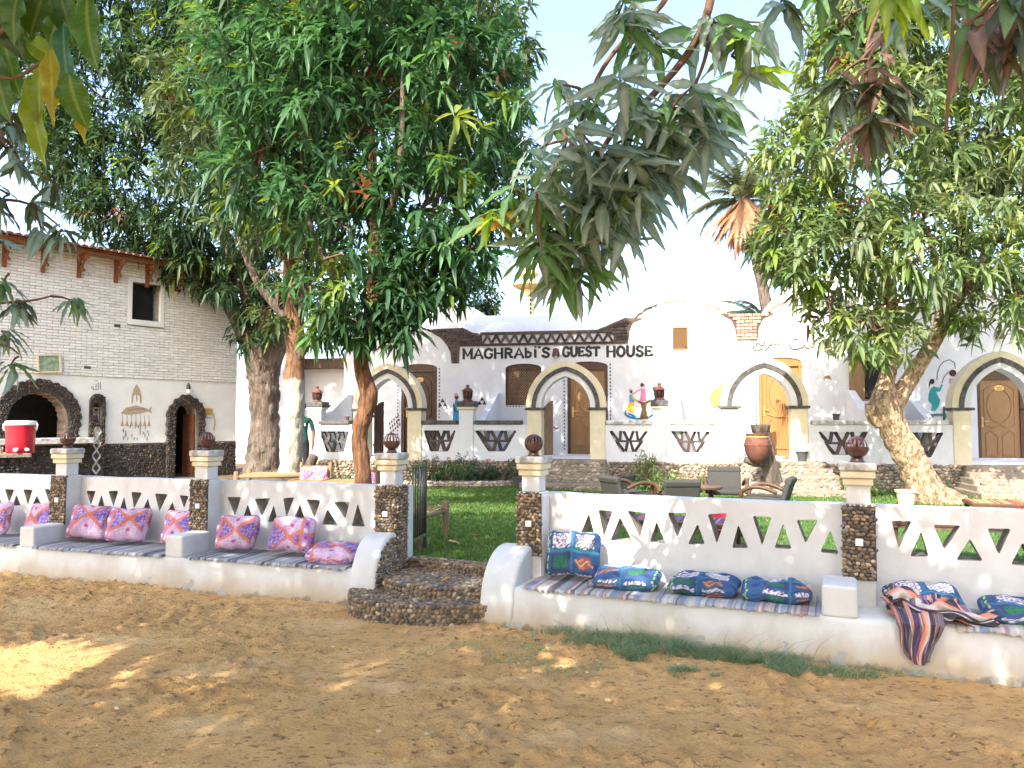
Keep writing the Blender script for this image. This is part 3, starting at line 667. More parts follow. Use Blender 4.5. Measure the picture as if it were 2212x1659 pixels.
def cushion(o, a, u, y, z, kind, w, h, d, lean, yaw, label, seed, ox=0.0, oy=0.0, flip=1, roll=0.0):
    me = cushion_mesh(w, h, d, pat_pink if kind == 'p' else pat_blue, ox, oy, flip, seed)
    ob = mobj('cushion', me, None, fpt(o, a, u, y, z))
    ob.rotation_euler = (Matrix.Rotation(a + yaw, 3, 'Z') @ Matrix.Rotation(roll, 3, 'Y') @ Matrix.Rotation(lean, 3, 'X')).to_euler()
    props(ob, label, 'cushion', 'pink and orange patterned cushions' if kind == 'p' else 'blue patchwork cushions')
U8 = R(70)
def stand(o, a, u, y, kind, w, h, d, yaw, label, seed, lean=U8, **k): cushion(o, a, u, y, .326 + h / 2 * math.sin(lean) + d * .18, kind, w, h, d, lean, yaw, label, seed, **k)
stand(FLO, FLA, -.62, .36, 'p', .46, .40, .15, .25, 'bright sunlit pink cushion at the far left end of the bench', 1, ox=.3)
stand(FLO, FLA, .03, .47, 'p', .42, .40, .13, .0, 'pink cushion half hidden by the pillar nearest the red cooler', 2, ox=-.35)
stand(FLO, FLA, .79, .42, 'p', .50, .40, .16, .12, 'left one of two upright pink cushions in the middle bay', 3, ox=.12, oy=.35)
stand(FLO, FLA, 1.35, .40, 'p', .50, .39, .16, .12, 'upright deep purple-pink cushion, right one of the middle bay pair', 4, ox=.25, oy=.25)
stand(FLO, FLA, 1.98, .47, 'p', .42, .38, .13, .0, 'pink cushion half hidden by the second pebble pillar from left', 5, ox=-.1, oy=.2)
stand(FLO, FLA, 2.80, .36, 'p', .46, .37, .16, .06, 'pink cushion alone against the pierced wall, left of the doubled ones', 6, ox=.12, oy=.05)
stand(FLO, FLA, 3.45, .37, 'p', .48, .37, .20, .02, 'plump pink cushion standing behind the one lying flat', 7, ox=-.15, oy=-.25, flip=-1)
cushion(FLO, FLA, 4.02, .22, .41, 'p', .50, .34, .15, R(16), .04, 'pink cushion lying flat beside the rounded end of the bench', 8, ox=.1, oy=.1)
stand(FRO, FRA, .64, .40, 'b', .46, .40, .15, .10, 'blue cushion standing upright with white star and rosette patches', 9, ox=.02, oy=.05, lean=R(72))
cushion(FRO, FRA, 1.13, .30, .395, 'b', .53, .36, .135, R(9), .10, 'blue cushion lying flat beside the upright one', 10, ox=.1, oy=.3, flip=-1)
cushion(FRO, FRA, 1.74, .32, .395, 'b', .52, .36, .13, R(6), -.05, 'blue cushion lying flat, middle one of the three lying left of the pillar', 11, ox=-.1, oy=-.35)
cushion(FRO, FRA, 2.27, .30, .395, 'b', .50, .34, .135, R(4), .06, 'blue and green cushion lying flat against the white arm block', 12, ox=.4, oy=.05)
cushion(FRO, FRA, 3.25, .34, .40, 'b', .50, .34, .15, R(26), .25, 'blue cushion lying partly under the striped blanket', 13, ox=.0, oy=-.1)
cushion(FRO, FRA, 3.86, .30, .39, 'b', .56, .34, .14, R(8), .02, 'blue cushion lying at the right edge, beyond the striped blanket', 14, ox=.1, oy=-.4)

def stripes(t, pal, seed):
    rr = np.random.default_rng(seed); edges = np.cumsum(rr.choice([.006, .01, .014, .022, .035], 500))[:400]; cid = rr.integers(0, len(pal), 401)
    return np.array(pal)[cid[np.searchsorted(edges, t)]]
PAL_L = [(.28, .28, .30), (.13, .15, .20), (.36, .35, .34), (.18, .23, .28), (.07, .08, .10), (.30, .25, .24), (.22, .22, .24), (.30, .30, .31)]
PAL_R = [(.40, .36, .33), (.24, .29, .36), (.13, .11, .12), (.46, .43, .41), (.32, .2, .18), (.33, .32, .33), (.18, .22, .30), (.38, .33, .29), (.42, .40, .38)]
def rug(o, a, u0, u1, pal, seed, label, front=-.012):
    nu = int((u1 - u0) / .007); ys = np.array([front - .012, front - .008, front + .004, .03, .08, .16, .25, .34, .43, .52, .58]); zs = np.array([.298, .309, .3215, .3235, .3235, .3235, .3235, .3235, .3235, .3235, .3235])
    us = np.linspace(u0, u1, nu); U, Yy = np.meshgrid(us, ys); Zz = np.repeat(zs[:, None], nu, 1) + (vnoise(U, Yy, 7, seed) - .5) * .012 + .004
    Yy[0] += (vnoise(us, us, 30, seed) - .5) * .02; Zz[0] += (vnoise(us, us, 40, seed + 1) - .5) * .03
    U = U + .05 * (Yy - .3) * np.sin(seed)
    c = stripes(us - u0, pal, seed); C = np.repeat(c[None], len(ys), 0).reshape(-1, 3)
    idx = np.arange(nu * len(ys)).reshape(len(ys), nu); Q = np.stack([idx[:-1, :-1], idx[:-1, 1:], idx[1:, 1:], idx[1:, :-1]], -1).reshape(-1, 4)
    ob = mobj('striped_rug', np_mesh('striped_rug', np.stack([U, Yy, Zz], -1).reshape(-1, 3), [Q], VCOL, col=C, smooth=True), None, o, (0, 0, a)); props(ob, label, 'rug', 'striped bench rugs')
rug(FLO, FLA, -1.5, .2, PAL_L, 21, 'striped grey rug under the sunlit pink cushion at far left')
rug(FLO, FLA, .47, 2.19, PAL_L, 22, 'striped blue-grey rug in the middle bay of the left bench')
rug(FLO, FLA, 2.46, 4.27, PAL_L, 23, 'striped grey rug in the bay beside the steps, left bench')
rug(FRO, FRA, .33, 1.44, PAL_R, 24, 'striped rug under the upright blue cushion')
rug(FRO, FRA, 1.46, 2.575, PAL_R, 25, 'striped rug under the two blue cushions left of the arm block')
rug(FRO, FRA, 3.42, 5.35, PAL_R, 26, 'striped fringed rug under the cushion at the right edge')

# crumpled blanket over the edge of the right bench
def blanket():
    nu, nv = 110, 90; pal = [(.045, .04, .05), (.62, .22, .16), (.55, .5, .47), (.10, .06, .13), (.28, .16, .3), (.07, .06, .07), (.66, .36, .28), (.16, .14, .15)]
    V, F, C = [], [], []; b = 0
    def patch(fn, seed, k=1.0):
        nonlocal b
        S_, T_ = np.meshgrid(np.linspace(0, 1, nu), np.linspace(0, 1, nv)); p = fn(S_, T_)
        V.append(p.reshape(-1, 3)); C.append(stripes((S_ * k).ravel(), pal, seed)); idx = np.arange(nu * nv).reshape(nv, nu) + b
        F.append(np.stack([idx[:-1, :-1], idx[:-1, 1:], idx[1:, 1:], idx[1:, :-1]], -1).reshape(-1, 4)); b += nu * nv
    def hang(s, t):                                  # s across, t downwards
        w = .36 * (1 - t * .62); u = 3.10 + .08 * t + (s - .38) * w + .03 * np.sin(t * 5); fold = .020 * np.sin(s * 19 + t * 3) + .012 * np.sin(s * 41 + t * 6)
        over = np.clip(t / .34, 0, 1); y = np.where(t < .34, .20 - .235 * over ** 1.5, -.035 - .012 * (t - .34)) - np.abs(fold) * .9 + .0 * s
        z = np.where(t < .34, .43 - .105 * over ** 1.6, .325 - (t - .34) * (.30 + .10 * np.sin(s * 2.6))) + fold * .25 * (t < .34)
        return np.stack([u, y, z], -1)
    patch(hang, 31, .62)
    def heap(s, t):                                  # a twisted roll lying along the seat
        a = s * 2 * np.pi * .92; u = 3.02 + t * .62; r = .062 * (1.15 - .55 * t) * (1 + .38 * np.sin(3 * a + t * 17) + .2 * np.sin(5 * a - t * 29)); yc = .19 - .10 * t + .05 * np.sin(t * 7); zc = .41 - .055 * t + .02 * np.sin(t * 13)
        return np.stack([u + .02 * np.sin(a * 3 + t * 9), yc + r * 1.7 * np.cos(a), zc + r * np.sin(a)], -1)
    patch(heap, 32, .8)
    def over(s, t):                                  # loose fold on top of the cushion
        u = 3.03 + s * .42; y = .34 - t * .22; z = .475 - .05 * t * t - .05 * s + .016 * np.sin(s * 17 + t * 9) + .012 * np.sin(t * 19 - s * 6)
        return np.stack([u, y, z], -1)
    patch(over, 33, .7)
    ob = mobj('striped_blanket', np_mesh('striped_blanket', np.concatenate(V), [np.concatenate(F)], VCOL, col=np.concatenate(C), smooth=True), None, FRO, (0, 0, FRA))
    so = ob.modifiers.new('thick', 'SOLIDIFY'); so.thickness = .006
    props(ob, 'crumpled dark striped blanket hanging over the right bench edge', 'blanket')
blanket()
# clear plastic bottle by the upright blue cushion
PET = bpy.data.materials.new('clear_plastic'); PET.use_nodes = True; b_ = PET.node_tree.nodes['Principled BSDF']; b_.inputs['Transmission Weight'].default_value = .9; b_.inputs['Roughness'].default_value = .12; b_.inputs['IOR'].default_value = 1.3
bt = empty('plastic_bottle', fpt(FRO, FRA, .93, .18, .36), FRA + .5, 'crushed clear plastic bottle lying beside the upright blue cushion', 'bottle')
m = MB(); m.M = Matrix.Rotation(R(90), 4, 'Y'); m.lathe([(.02, -.09), (.031, -.085), (.027, -.05), (.033, -.02), (.026, .01), (.032, .04), (.02, .075), (.012, .09)], 14); m.build('bottle_body', PET, bt, smooth=50)
m = MB(); m.M = Matrix.Rotation(R(90), 4, 'Y'); m.lathe([(.014, .088), (.014, .105)], 12); m.build('bottle_cap', WHITEPL, bt)

# ================================================================== guest house (frame: x along the porch, y into the house, z up)
GH = empty('guest_house', HO, HA, 'white vaulted guest house with black lettering and brown doors', 'house')
YW = 1.9
def arcw(cx, hw, z0, z1, n=14, pw=2.0):
    out = []
    for i in range(n + 1):
        a = math.pi * (1 - i / n); out.append((cx + hw * math.cos(a), z0 + (z1 - z0) * abs(math.sin(a)) ** .82))
    return out
gA = arcw(1.2, 1.38, 3.09, 4.05); gC = arcw(8.09, 1.235, 3.53, 4.46); gD = arcw(11.02, 1.24, 3.53, 4.48); gE = arcw(13.95, 1.3, 3.53, 4.5); gF = arcw(16.9, 1.3, 3.53, 4.5)
def upto(L, z, side):  # part of an arc above z
    return [p for p in L if p[1] > z]
top = [p for p in gA if p[0] > -.2 and p[0] < 1.95] + [(1.98, 3.93), (2.86, 3.95), (3.12, 3.82), (6.14, 3.83), (6.78, 4.09)] + upto(gC, 4.1, 0) + [(8.99, 4.12), (10.12, 4.12)] + upto(gD, 4.13, 0) + [(11.95, 4.12), (13.0, 4.12)] + upto(gE, 4.13, 0) + [(14.9, 4.12), (15.95, 4.12)] + upto(gF, 4.13, 0) + [(18.2, 4.1)]
outer = [(-.22, .5), (18.2, .5)] + top[::-1] + [(-.22, 3.45)]
def door_hole(u0, u1, z1, rise, z0=.9): return [(u0, z0), (u1, z0), (u1, z1)] + arc((u0 + u1) / 2, z1, (u1 - u0) / 2, rise, 12, 168, 9) + [(u0, z1)]
doors = [(1.29, 2.21, 2.98, .11, WOOD_D), (5.42, 6.38, 2.98, .11, WOOD_M), (9.79, 10.74, 3.01, .11, WOOD_L), (14.33, 15.26, 2.66, .22, WOOD_M)]
holes = [door_hole(a, b, c, d, .9 if a < 14 else .74) for a, b, c, d, _ in doors]
winh = [(3.92, 2.06), (4.80, 2.06), (4.80, 2.95)] + arc(4.36, 2.95, .44, .11, 12, 168, 9) + [(3.92, 2.95)]
venth = [(7.88, 3.34), (8.23, 3.34), (8.23, 3.86), (7.88, 3.86)]
shuth = [(12.02, 2.12), (12.62, 2.12), (12.62, 3.06), (12.02, 3.06)]
m = MB(); m.panel(outer, holes + [winh, venth, shuth], YW, YW + .28); m.build('front_wall', PLASTER_H, GH)
m = MB(); m.box(-.1, 18, YW + .55, YW + .6, .5, 3.4); m.build('dark_backing', DARK, GH)  # near-black sheet added close behind the openings to block light
m = MB(); m.box(-.22, -.1, YW + .28, YW + 4.5, .5, 3.4); m.build('side_wall', PLASTER_H, GH)
# vaulted roofs
def vault(g, y0, y1, name='vault'):
    m = MB(); m.strip([(x, y0, z) for x, z in g], [(x, y1, z) for x, z in g]); m.panel(g + [(g[-1][0], g[-1][1] - .6), (g[0][0], g[0][1] - .6)], [], y1 - .02, y1)
    m.build(name, PLASTER_H, GH, smooth=40)
vault(gA, YW + .01, YW + 5); vault(gC, YW + .01, YW + 5); vault(gD, YW + .01, YW + 5); vault(gE, YW + .01, YW + 5); vault(gF, YW + .01, YW + 5)
vault(arcw(2.1, 1.25, 3.5, 4.86), 3.9, 7.5)
m = MB(); g_ = arcw(2.1, 1.25, 3.5, 4.86); m.panel(g_, [], 3.88, 3.9); m.build('vault_end', PLASTER_H, GH)
m = MB(); pr = [(2.25, 3.6), (2.3, 3.84), (2.6, 4.08), (3.0, 4.32), (3.5, 4.47), (4.1, 4.55), (4.8, 4.5), (5.4, 4.2)]
m.strip([(2.7, y, z) for y, z in pr], [(7.6, y, z) for y, z in pr]); m.build('vault', PLASTER_H, GH, smooth=40)
m = MB(); m.lathe([(2.25, 3.4), (2.25, 3.8), (2.17, 4.3), (1.95, 4.85), (1.55, 5.35), (1.0, 5.7), (.5, 5.86), (.05, 5.9)], 40, (12.5, 6.6, 0)); m.build('dome', PLASTER_H, GH, smooth=60)
# brick edging along the gables, brick spandrels, pierced brick frieze
def gable_edge(g, zmin, mt):
    for a, b in zip(g[:-1], g[1:]):
        L = math.hypot(b[0] - a[0], b[1] - a[1]); n = max(1, round(L / .12)); ang = math.atan2(b[1] - a[1], b[0] - a[0])
        for k in range(n):
            t = (k + .5) / n; x, z = a[0] + (b[0] - a[0]) * t, a[1] + (b[1] - a[1]) * t
            if z < zmin: continue
            o = mobj('edge_brick', EDGE[mt], GH, (x - math.sin(ang) * .018, YW + .035, z + math.cos(ang) * .018 + random.uniform(-.008, .012)), (0, -ang + random.uniform(-.12, .12), 0), (random.uniform(.9, 1.1), 1, random.uniform(.8, 1.3)))
def cube_mesh(name, x, y, z, mt, bev=0):
    me = bpy.data.meshes.new(name); bm = bmesh.new(); bmesh.ops.create_cube(bm, size=1); bmesh.ops.scale(bm, vec=(x, y, z), verts=bm.verts)
    if bev: bmesh.ops.bevel(bm, geom=bm.edges[:], offset=bev, segments=1, affect='EDGES')
    bm.to_mesh(me); bm.free(); me.materials.append(mt); return me
EDGE = {'d': cube_mesh('edge_brick', .11, .10, .045, BRICK_D), 'r': cube_mesh('edge_brick', .11, .10, .045, BRICK_R)}
gable_edge([p for p in gA if p[0] > .2], 3.3, 'd'); gable_edge(gC[:6], 3.6, 'd'); gable_edge(gC[5:], 3.7, 'r'); gable_edge(gD, 3.7, 'r'); gable_edge(gE, 3.7, 'r')
def pin(poly, x, y):
    c = False; j = len(poly) - 1
    for i in range(len(poly)):
        if (poly[i][1] > y) != (poly[j][1] > y) and x < (poly[j][0] - poly[i][0]) * (y - poly[i][1]) / (poly[j][1] - poly[i][1]) + poly[i][0]: c = not c
        j = i
    return c
def spandrel(poly, mb, mj, bw=.165, bh=.062, gap=.014):
    m = MB(); m.panel(poly, [], YW - .022, YW + .0); sp = m.build('brick_spandrel', mj, GH)
    me = cube_mesh('brick', bw, .03, bh, mb, .006); half = cube_mesh('brick', bw * .48, .03, bh, mb, .006)
    z0 = min(p[1] for p in poly); z1 = max(p[1] for p in poly); x0 = min(p[0] for p in poly); x1 = max(p[0] for p in poly)
    z = z0 + bh / 2 + .006; j = 0
    while z < z1:
        x = x0 + (bw / 2 if j % 2 else 0)
        while x < x1 + bw:
            for mm, hw, dx in ((me, bw / 2, 0), (half, bw * .24, -bw * .25), (half, bw * .24, bw * .25)):
                if all(pin(poly, x + dx + sx * hw, z + sz * bh * .45) for sx in (-1, 1) for sz in (-1, 1)):
                    mobj('brick', mm, sp, (x + dx + random.uniform(-.004, .004), YW - .028 + random.uniform(-.006, .004), z + random.uniform(-.003, .003)), (0, random.uniform(-.02, .02), 0))
                    if mm is me: break
            x += bw + gap
        z += bh + gap; j += 1
def side_of(g, lo, hi, right): return [p for p in g if lo <= p[1] <= hi and ((p[0] > (g[0][0] + g[-1][0]) / 2) == right)]
aR = [p for p in gA if p[0] > 1.85]; aR = [(aR[0][0] + .0, aR[0][1])] + aR[1:]
spandrel([(2.60, 3.09), (2.76, 3.09), (2.78, 3.50), (3.34, 3.51), (3.34, 3.80), (3.12, 3.83), (2.86, 3.96), (1.99, 3.94)] + [p for p in aR if p[1] < 3.9], BRICK_D, JOINT_R)
cl = [p for p in gC[:7] if p[1] < 4.12]
spandrel([(6.52, 3.50), (6.84, 3.50)] + cl + [(7.22, 4.09), (6.78, 4.10), (6.14, 3.84), (6.52, 3.70)], BRICK_D, JOINT_R)
cr = [p for p in gC[8:] if p[1] < 4.15]; dl = [p for p in gD[:7] if p[1] < 4.15]
spandrel(cr + [(9.34, 3.53), (9.77, 3.53)] + dl + [(10.15, 4.13), (8.97, 4.14)], BRICK_R, JOINT_R)
dr = [p for p in gD[8:] if p[1] < 4.15]; el = [p for p in gE[:7] if p[1] < 4.15]
spandrel(dr + [(12.28, 3.53), (12.64, 3.53)] + el + [(13.0, 4.13), (11.93, 4.14)], BRICK_R, JOINT_R)
fz = MB(); fz.box(2.80, 6.52, YW - .05, YW + .02, 3.50, 3.555); fz.box(3.30, 6.52, YW - .05, YW + .02, 3.765, 3.835); FZ = fz.build('pierced_frieze', BRICK_D, GH, bevel=.006)
nz = 14; w = (6.50 - 3.36) / nz
for i in range(nz):
    for k, (xa, xb) in enumerate(((0, .5), (1, .5))):
        m = MB(); xa_, xb_ = 3.36 + (i + xa) * w, 3.36 + (i + xb) * w
        m.bar((xa_, YW - .02 - .004 * k, 3.557), (xb_, YW - .02 - .004 * k, 3.763), .05, .045, up=(0, 1, 0)); m.build('lattice_brick', BRICK_D, FZ)
# lettering
def stroke_letter(ch):
    s = .14; serif = lambda x, y, w=.26: [(x - w / 2, y), (x + w / 2, y)]
    D = {'M': ([[(.1, 0), (.1, 1)], [(.1, 1), (.5, .25), (.9, 1)], [(.9, 1), (.9, 0)], serif(.1, .04), serif(.9, .04), serif(.06, .96, .2), serif(.94, .96, .2)], 1.15),
         'A': ([[(.05, 0), (.5, 1), (.95, 0)], [(.25, .33), (.75, .33)], serif(.06, .04), serif(.94, .04)], 1.05),
         'G': ([[(.9, .75), (.75, .93), (.5, 1), (.25, .9), (.1, .65), (.08, .4), (.2, .12), (.5, 0), (.75, .06), (.88, .2), (.88, .45)], [(.6, .45), (1, .45)], [(.9, .72), (.9, .98)]], 1.0),
         'H': ([[(.12, 0), (.12, 1)], [(.88, 0), (.88, 1)], [(.12, .5), (.88, .5)], serif(.12, .04), serif(.88, .04), serif(.12, .96), serif(.88, .96)], 1.05),
         'R': ([[(.15, 0), (.15, 1)], [(.05, .97), (.55, .97), (.8, .85), (.8, .62), (.55, .5), (.15, .5)], [(.5, .5), (.75, .08), (1, .06)], serif(.15, .04)], 1.0),
         'b': ([[(.15, .05), (.15, 1.0)], [(.15, .55), (.5, .6), (.78, .45), (.78, .18), (.5, .03), (.05, .05)], [(.0, .97), (.2, .97)]], .85),
         'i': ([[(.5, 0), (.5, .85)], serif(.5, .04, .6), [(.25, .82), (.5, .82)], [(.42, 1.05), (.58, 1.2)]], .5),
         "'": ([[(.5, .95), (.35, 1.2)]], .35),
         'S': ([[(.82, .72), (.78, .9), (.5, 1), (.22, .9), (.15, .72), (.3, .56), (.7, .45), (.86, .27), (.75, .08), (.5, 0), (.22, .08), (.15, .28)], [(.85, .75), (.85, 1)], [(.12, 0), (.12, .28)]], .9),
         'U': ([[(.13, 1), (.13, .35), (.25, .1), (.5, 0), (.75, .1), (.87, .35), (.87, 1)], serif(.13, .96), serif(.87, .96)], 1.0),
         'E': ([[(.15, 0), (.15, 1)], [(.05, .95), (.85, .95)], [(.15, .5), (.62, .5)], [(.05, .05), (.88, .05)], [(.85, .78), (.85, 1)], [(.88, 0), (.88, .24)], [(.62, .38), (.62, .62)]], .92),
         'T': ([[(.5, 0), (.5, 1)], [(.05, .95), (.95, .95)], serif(.5, .04, .4), [(.06, .75), (.06, 1)], [(.94, .75), (.94, 1)]], .95),
         'O': ([[(.5 + .42 * math.cos(a * math.pi / 8), .5 + .47 * math.sin(a * math.pi / 8)) for a in range(17)]], 1.0)}
    return D[ch]
def write(parent, text, u0, u1, z0, z1, y, slope=0):
    ws = [stroke_letter(c)[1] for c in text]; k = (u1 - u0) / sum(ws); u = u0; h = z1 - z0
    sg = MB(); first = True
    for c, w_ in zip(text, ws):
        m = MB(); L, adv = stroke_letter(c); zz = z0 + slope * (u - u0)
        for i, st in enumerate(L):
            pts = [(u + (p[0] * .88 + .06) * k * adv, zz + p[1] * h) for p in st]
            vert = abs(st[0][0] - st[-1][0]) < .3
            m.ribbon(pts, .066 if (vert or len(st) > 2) else .042, y - .0006 * i)
        m.build('letter', LETTER, parent); u += w_ * k
SIGN = empty('sign_lettering', (0, 0, 0)); SIGN.parent = GH
write(SIGN, "MAGHRAbi'S", 2.84, 5.02, 3.205, 3.43, YW - .004); write(SIGN, 'GUEST', 5.30, 6.20, 3.215, 3.44, YW - .004); write(SIGN, 'HOUSE', 6.34, 7.44, 3.195, 3.435, YW - .004)
GREENP = mat('faded_green_paint', (.035, .042, .025), (.06, .068, .045), scale=20, rough=.9)
ar = MB(); k = 0
for st, w_ in (([(10.287, 3.429), (10.271, 3.471), (10.230, 3.477), (10.221, 3.436), (10.254, 3.418), (10.203, 3.402), (10.153, 3.414), (10.120, 3.468), (10.076, 3.468), (10.080, 3.421), (10.108, 3.397), (10.052, 3.393)], .018), ([(10.041, 3.422), (10.029, 3.367), (9.995, 3.311), (9.938, 3.271)], .02), ([(9.935, 3.477), (9.923, 3.401), (9.878, 3.390), (9.827, 3.403), (9.800, 3.456), (9.760, 3.445), (9.754, 3.392), (9.714, 3.381), (9.686, 3.346), (9.702, 3.293), (9.775, 3.274), (9.899, 3.319)], .02),
                ([(10.110, 3.532), (10.132, 3.514)], .018), ([(9.891, 3.331), (9.874, 3.313)], .018), ([(9.740, 3.233), (9.791, 3.232)], .014),
                ([(11.006, 3.427), (10.998, 3.339), (10.949, 3.327), (10.931, 3.386), (10.912, 3.327), (10.856, 3.315), (10.813, 3.342), (10.795, 3.395), (10.775, 3.343), (10.669, 3.299), (10.550, 3.294), (10.489, 3.335), (10.478, 3.414)], .022), ([(10.548, 3.528), (10.673, 3.529)], .018), ([(10.799, 3.264), (10.842, 3.263)], .016), ([(10.966, 3.268), (10.991, 3.261)], .016)):
    ar.ribbon(st, w_ * 1.5, YW - .004 - .0006 * k); k += 1
ar.build('arabic_lettering', GREENP, GH)
# doors
def hinge_door(u0, u1, z0, z1, rise, mt):
    fw = .075; y = YW + .08
    d = empty('door', ((u0 + u1) / 2, y, z0)); d.parent = GH; w = (u1 - u0) / 2; H = z1 - z0
    tr = arc(0, H, w, rise, 12, 168, 9)
    m = MB(); m.panel([(-w, 0), (w, 0), (w, H)] + tr + [(-w, H)], [[(-w + fw, .001), (w - fw, .001), (w - fw, H - .09), (-w + fw, H - .09)]], -.05, .06)
    m.build('door_frame', WOOD_D if mt is not WOOD_L else WOOD_L, d, bevel=.006)
    m = MB(); lw = w - fw; lh = H - .09; m.box(-lw, lw, .0, .04, .0, lh); m.build('leaf', mt, d)
    def mould(path, nm='panel_moulding'):
        m = MB(); P = [(p[0], -.004, p[1]) for p in path] + [(path[0][0], -.004, path[0][1])]; m.tube(P, .013, 6, cap=False); m.build(nm, mt, d, smooth=True)
    mould([(lw * .62 * math.cos(a * math.pi / 12), lh * .69 + lh * .20 * math.sin(a * math.pi / 12)) for a in range(24)])
    for s in (-1, 1):
        mould([(s * lw * .12, lh * .1), (s * lw * .72, lh * .1), (s * lw * .72, lh * .36), (s * lw * .5, lh * .40), (s * lw * .12, lh * .33)])
    mould([(-lw * .76, lh * .46), (-lw * .3, lh * .43), (0, lh * .47), (lw * .3, lh * .43), (lw * .76, lh * .46), (lw * .76, lh * .88), (lw * .4, lh * .93), (0, lh * .955), (-lw * .4, lh * .93), (-lw * .76, lh * .88)])
    m = MB(); m.box(-lw + .03, -lw + .07, -.012, .0, lh * .44, lh * .56); m.tube([(-lw + .05, -.01, lh * .51), (-lw + .05, -.05, lh * .51), (-lw + .15, -.05, lh * .508)], .011, 6); m.build('handle', GOLD, d, smooth=40)
    m = MB(); m.M = Matrix.Translation((0, -.012, lh * .955 - .10)) @ Matrix.Rotation(R(90), 4, 'X'); m.lathe([(.0, -.004), (.1, -.004), (.1, .008), (.0, .008)], 28, sy=.62, cap=False); pl = m.build('room_plate', GOLD, d)
    m = MB(); 
    for i_, (a_, b_) in enumerate((((-.05, .01), (.05, .01)), ((-.035, -.02), (-.035, -.04)), ((-.01, -.02), (-.01, -.04)), ((.015, -.02), (.03, -.04)))): m.ribbon([(a_[0], lh * .955 - .10 + a_[1]), (b_[0], lh * .955 - .10 + b_[1])], .009, -.0215)
    m.build('plate_mark', LETTER, pl.parent)
    m = MB(); m.box(-w + .01, w - .01, -.3, .1, -.08, .0); m.build('door_step', PLASTER_H, d)
for a, b, c, dd, mt in doors: hinge_door(a, b, .9 if a < 14 else .74, c, dd, mt)
# lattice window, louvred vent, shuttered window
wd = empty('lattice_window', (4.36, YW + .07, 2.06)); wd.parent = GH
m = MB(); m.panel([(-.44, 0), (.44, 0), (.44, .89)] + arc(0, .89, .44, .11, 12, 168, 9) + [(-.44, .89)], [[(-.41, .03), (.41, .03), (.41, .86), (-.41, .86)]], -.02, .03); m.build('window_frame', WOOD_D, wd)
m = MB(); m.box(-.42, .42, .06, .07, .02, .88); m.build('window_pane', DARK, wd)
for k in range(-14, 26):
    for sgn in (1, -1):
        x0 = k * .062 - .41; a, b = (x0, .03), (x0 + .83, .86)
        if sgn < 0: a, b = (-a[0], a[1]), (-b[0], b[1])
        # clip to frame
        def clip(p, q):
            dx = q[0] - p[0]; t0, t1 = 0, 1
            for e, lim, sg_ in ((0, -.41, 1), (0, .41, -1)):
                v0, v1 = (p[0] - lim) * sg_, (q[0] - lim) * sg_
                if v0 < 0 and v1 < 0: return None
                if v0 < 0: t0 = max(t0, v0 / (v0 - v1))
                if v1 < 0: t1 = min(t1, v0 / (v0 - v1))
            return None if t1 - t0 < .05 else ((p[0] + dx * t0, p[1] + (q[1] - p[1]) * t0), (p[0] + dx * t1, p[1] + (q[1] - p[1]) * t1))
        c = clip(a, b)
        if c: m = MB(); yy = .012 if sgn > 0 else .024; m.bar((c[0][0], yy, c[0][1]), (c[1][0], yy, c[1][1]), .016, .008, up=(0, 1, 0)); m.build('lattice_slat', WOOD_G, wd)
m = MB()
for k in range(12): x = -.42 + k * .072; m.add([(x, -.004, -.01), (x + .06, -.004, -.01), (x + .03, -.004, -.055)], [(0, 2, 1)])
m.M = Matrix.Translation((4.36, YW, 2.06)); 
me_ = MB()
for k in range(12): x = 3.94 + k * .072; me_.add([(x, YW - .004, 2.05), (x + .06, YW - .004, 2.05), (x + .03, YW - .004, 2.005)], [(0, 2, 1)])
me_.build('painted_fringe', BLACKP, GH)
vt = empty('vent', (8.055, YW + .03, 3.34)); vt.parent = GH
m = MB(); m.panel([(-.175, 0), (.175, 0), (.175, .52), (-.175, .52)], [[(-.155, .02), (.155, .02), (.155, .5), (-.155, .5)]], -.05, .03); m.build('vent_frame', WOOD_L, vt)
m = MB(); m.box(-.16, .16, .02, .03, .01, .51); m.build('vent_back', DARK, vt)
for k in range(13):
    a = (-.155, -.12 + k * .052); b = (.155, a[1] + .22)
    if b[1] < .03 or a[1] > .49: continue
    z0, z1 = max(a[1], .022), min(b[1], .498); f = lambda z: a[0] + (z - a[1]) / .22 * .31
    m = MB(); m.bar((f(z0), -.02, z0), (f(z1), -.02, z1), .02, .03, up=(0, 1, 0)); m.build('vent_slat', WOOD_M, vt)
sw = empty('shuttered_window', (12.32, YW + .05, 2.12)); sw.parent = GH
m = MB(); m.panel([(-.3, 0), (.3, 0), (.3, .94), (-.3, .94)], [[(-.26, .04), (.26, .04), (.26, .9), (-.26, .9)]], -.03, .05); m.build('window_frame', WOOD_M, sw)
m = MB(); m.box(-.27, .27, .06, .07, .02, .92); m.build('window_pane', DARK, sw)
m = MB(); m.M = Matrix.Translation((-.3, -.03, 0)) @ Matrix.Rotation(R(-168), 4, 'Z'); m.box(0, .3, -.02, .02, 0, .96); m.build('shutter', WOOD_M, sw, bevel=.005)
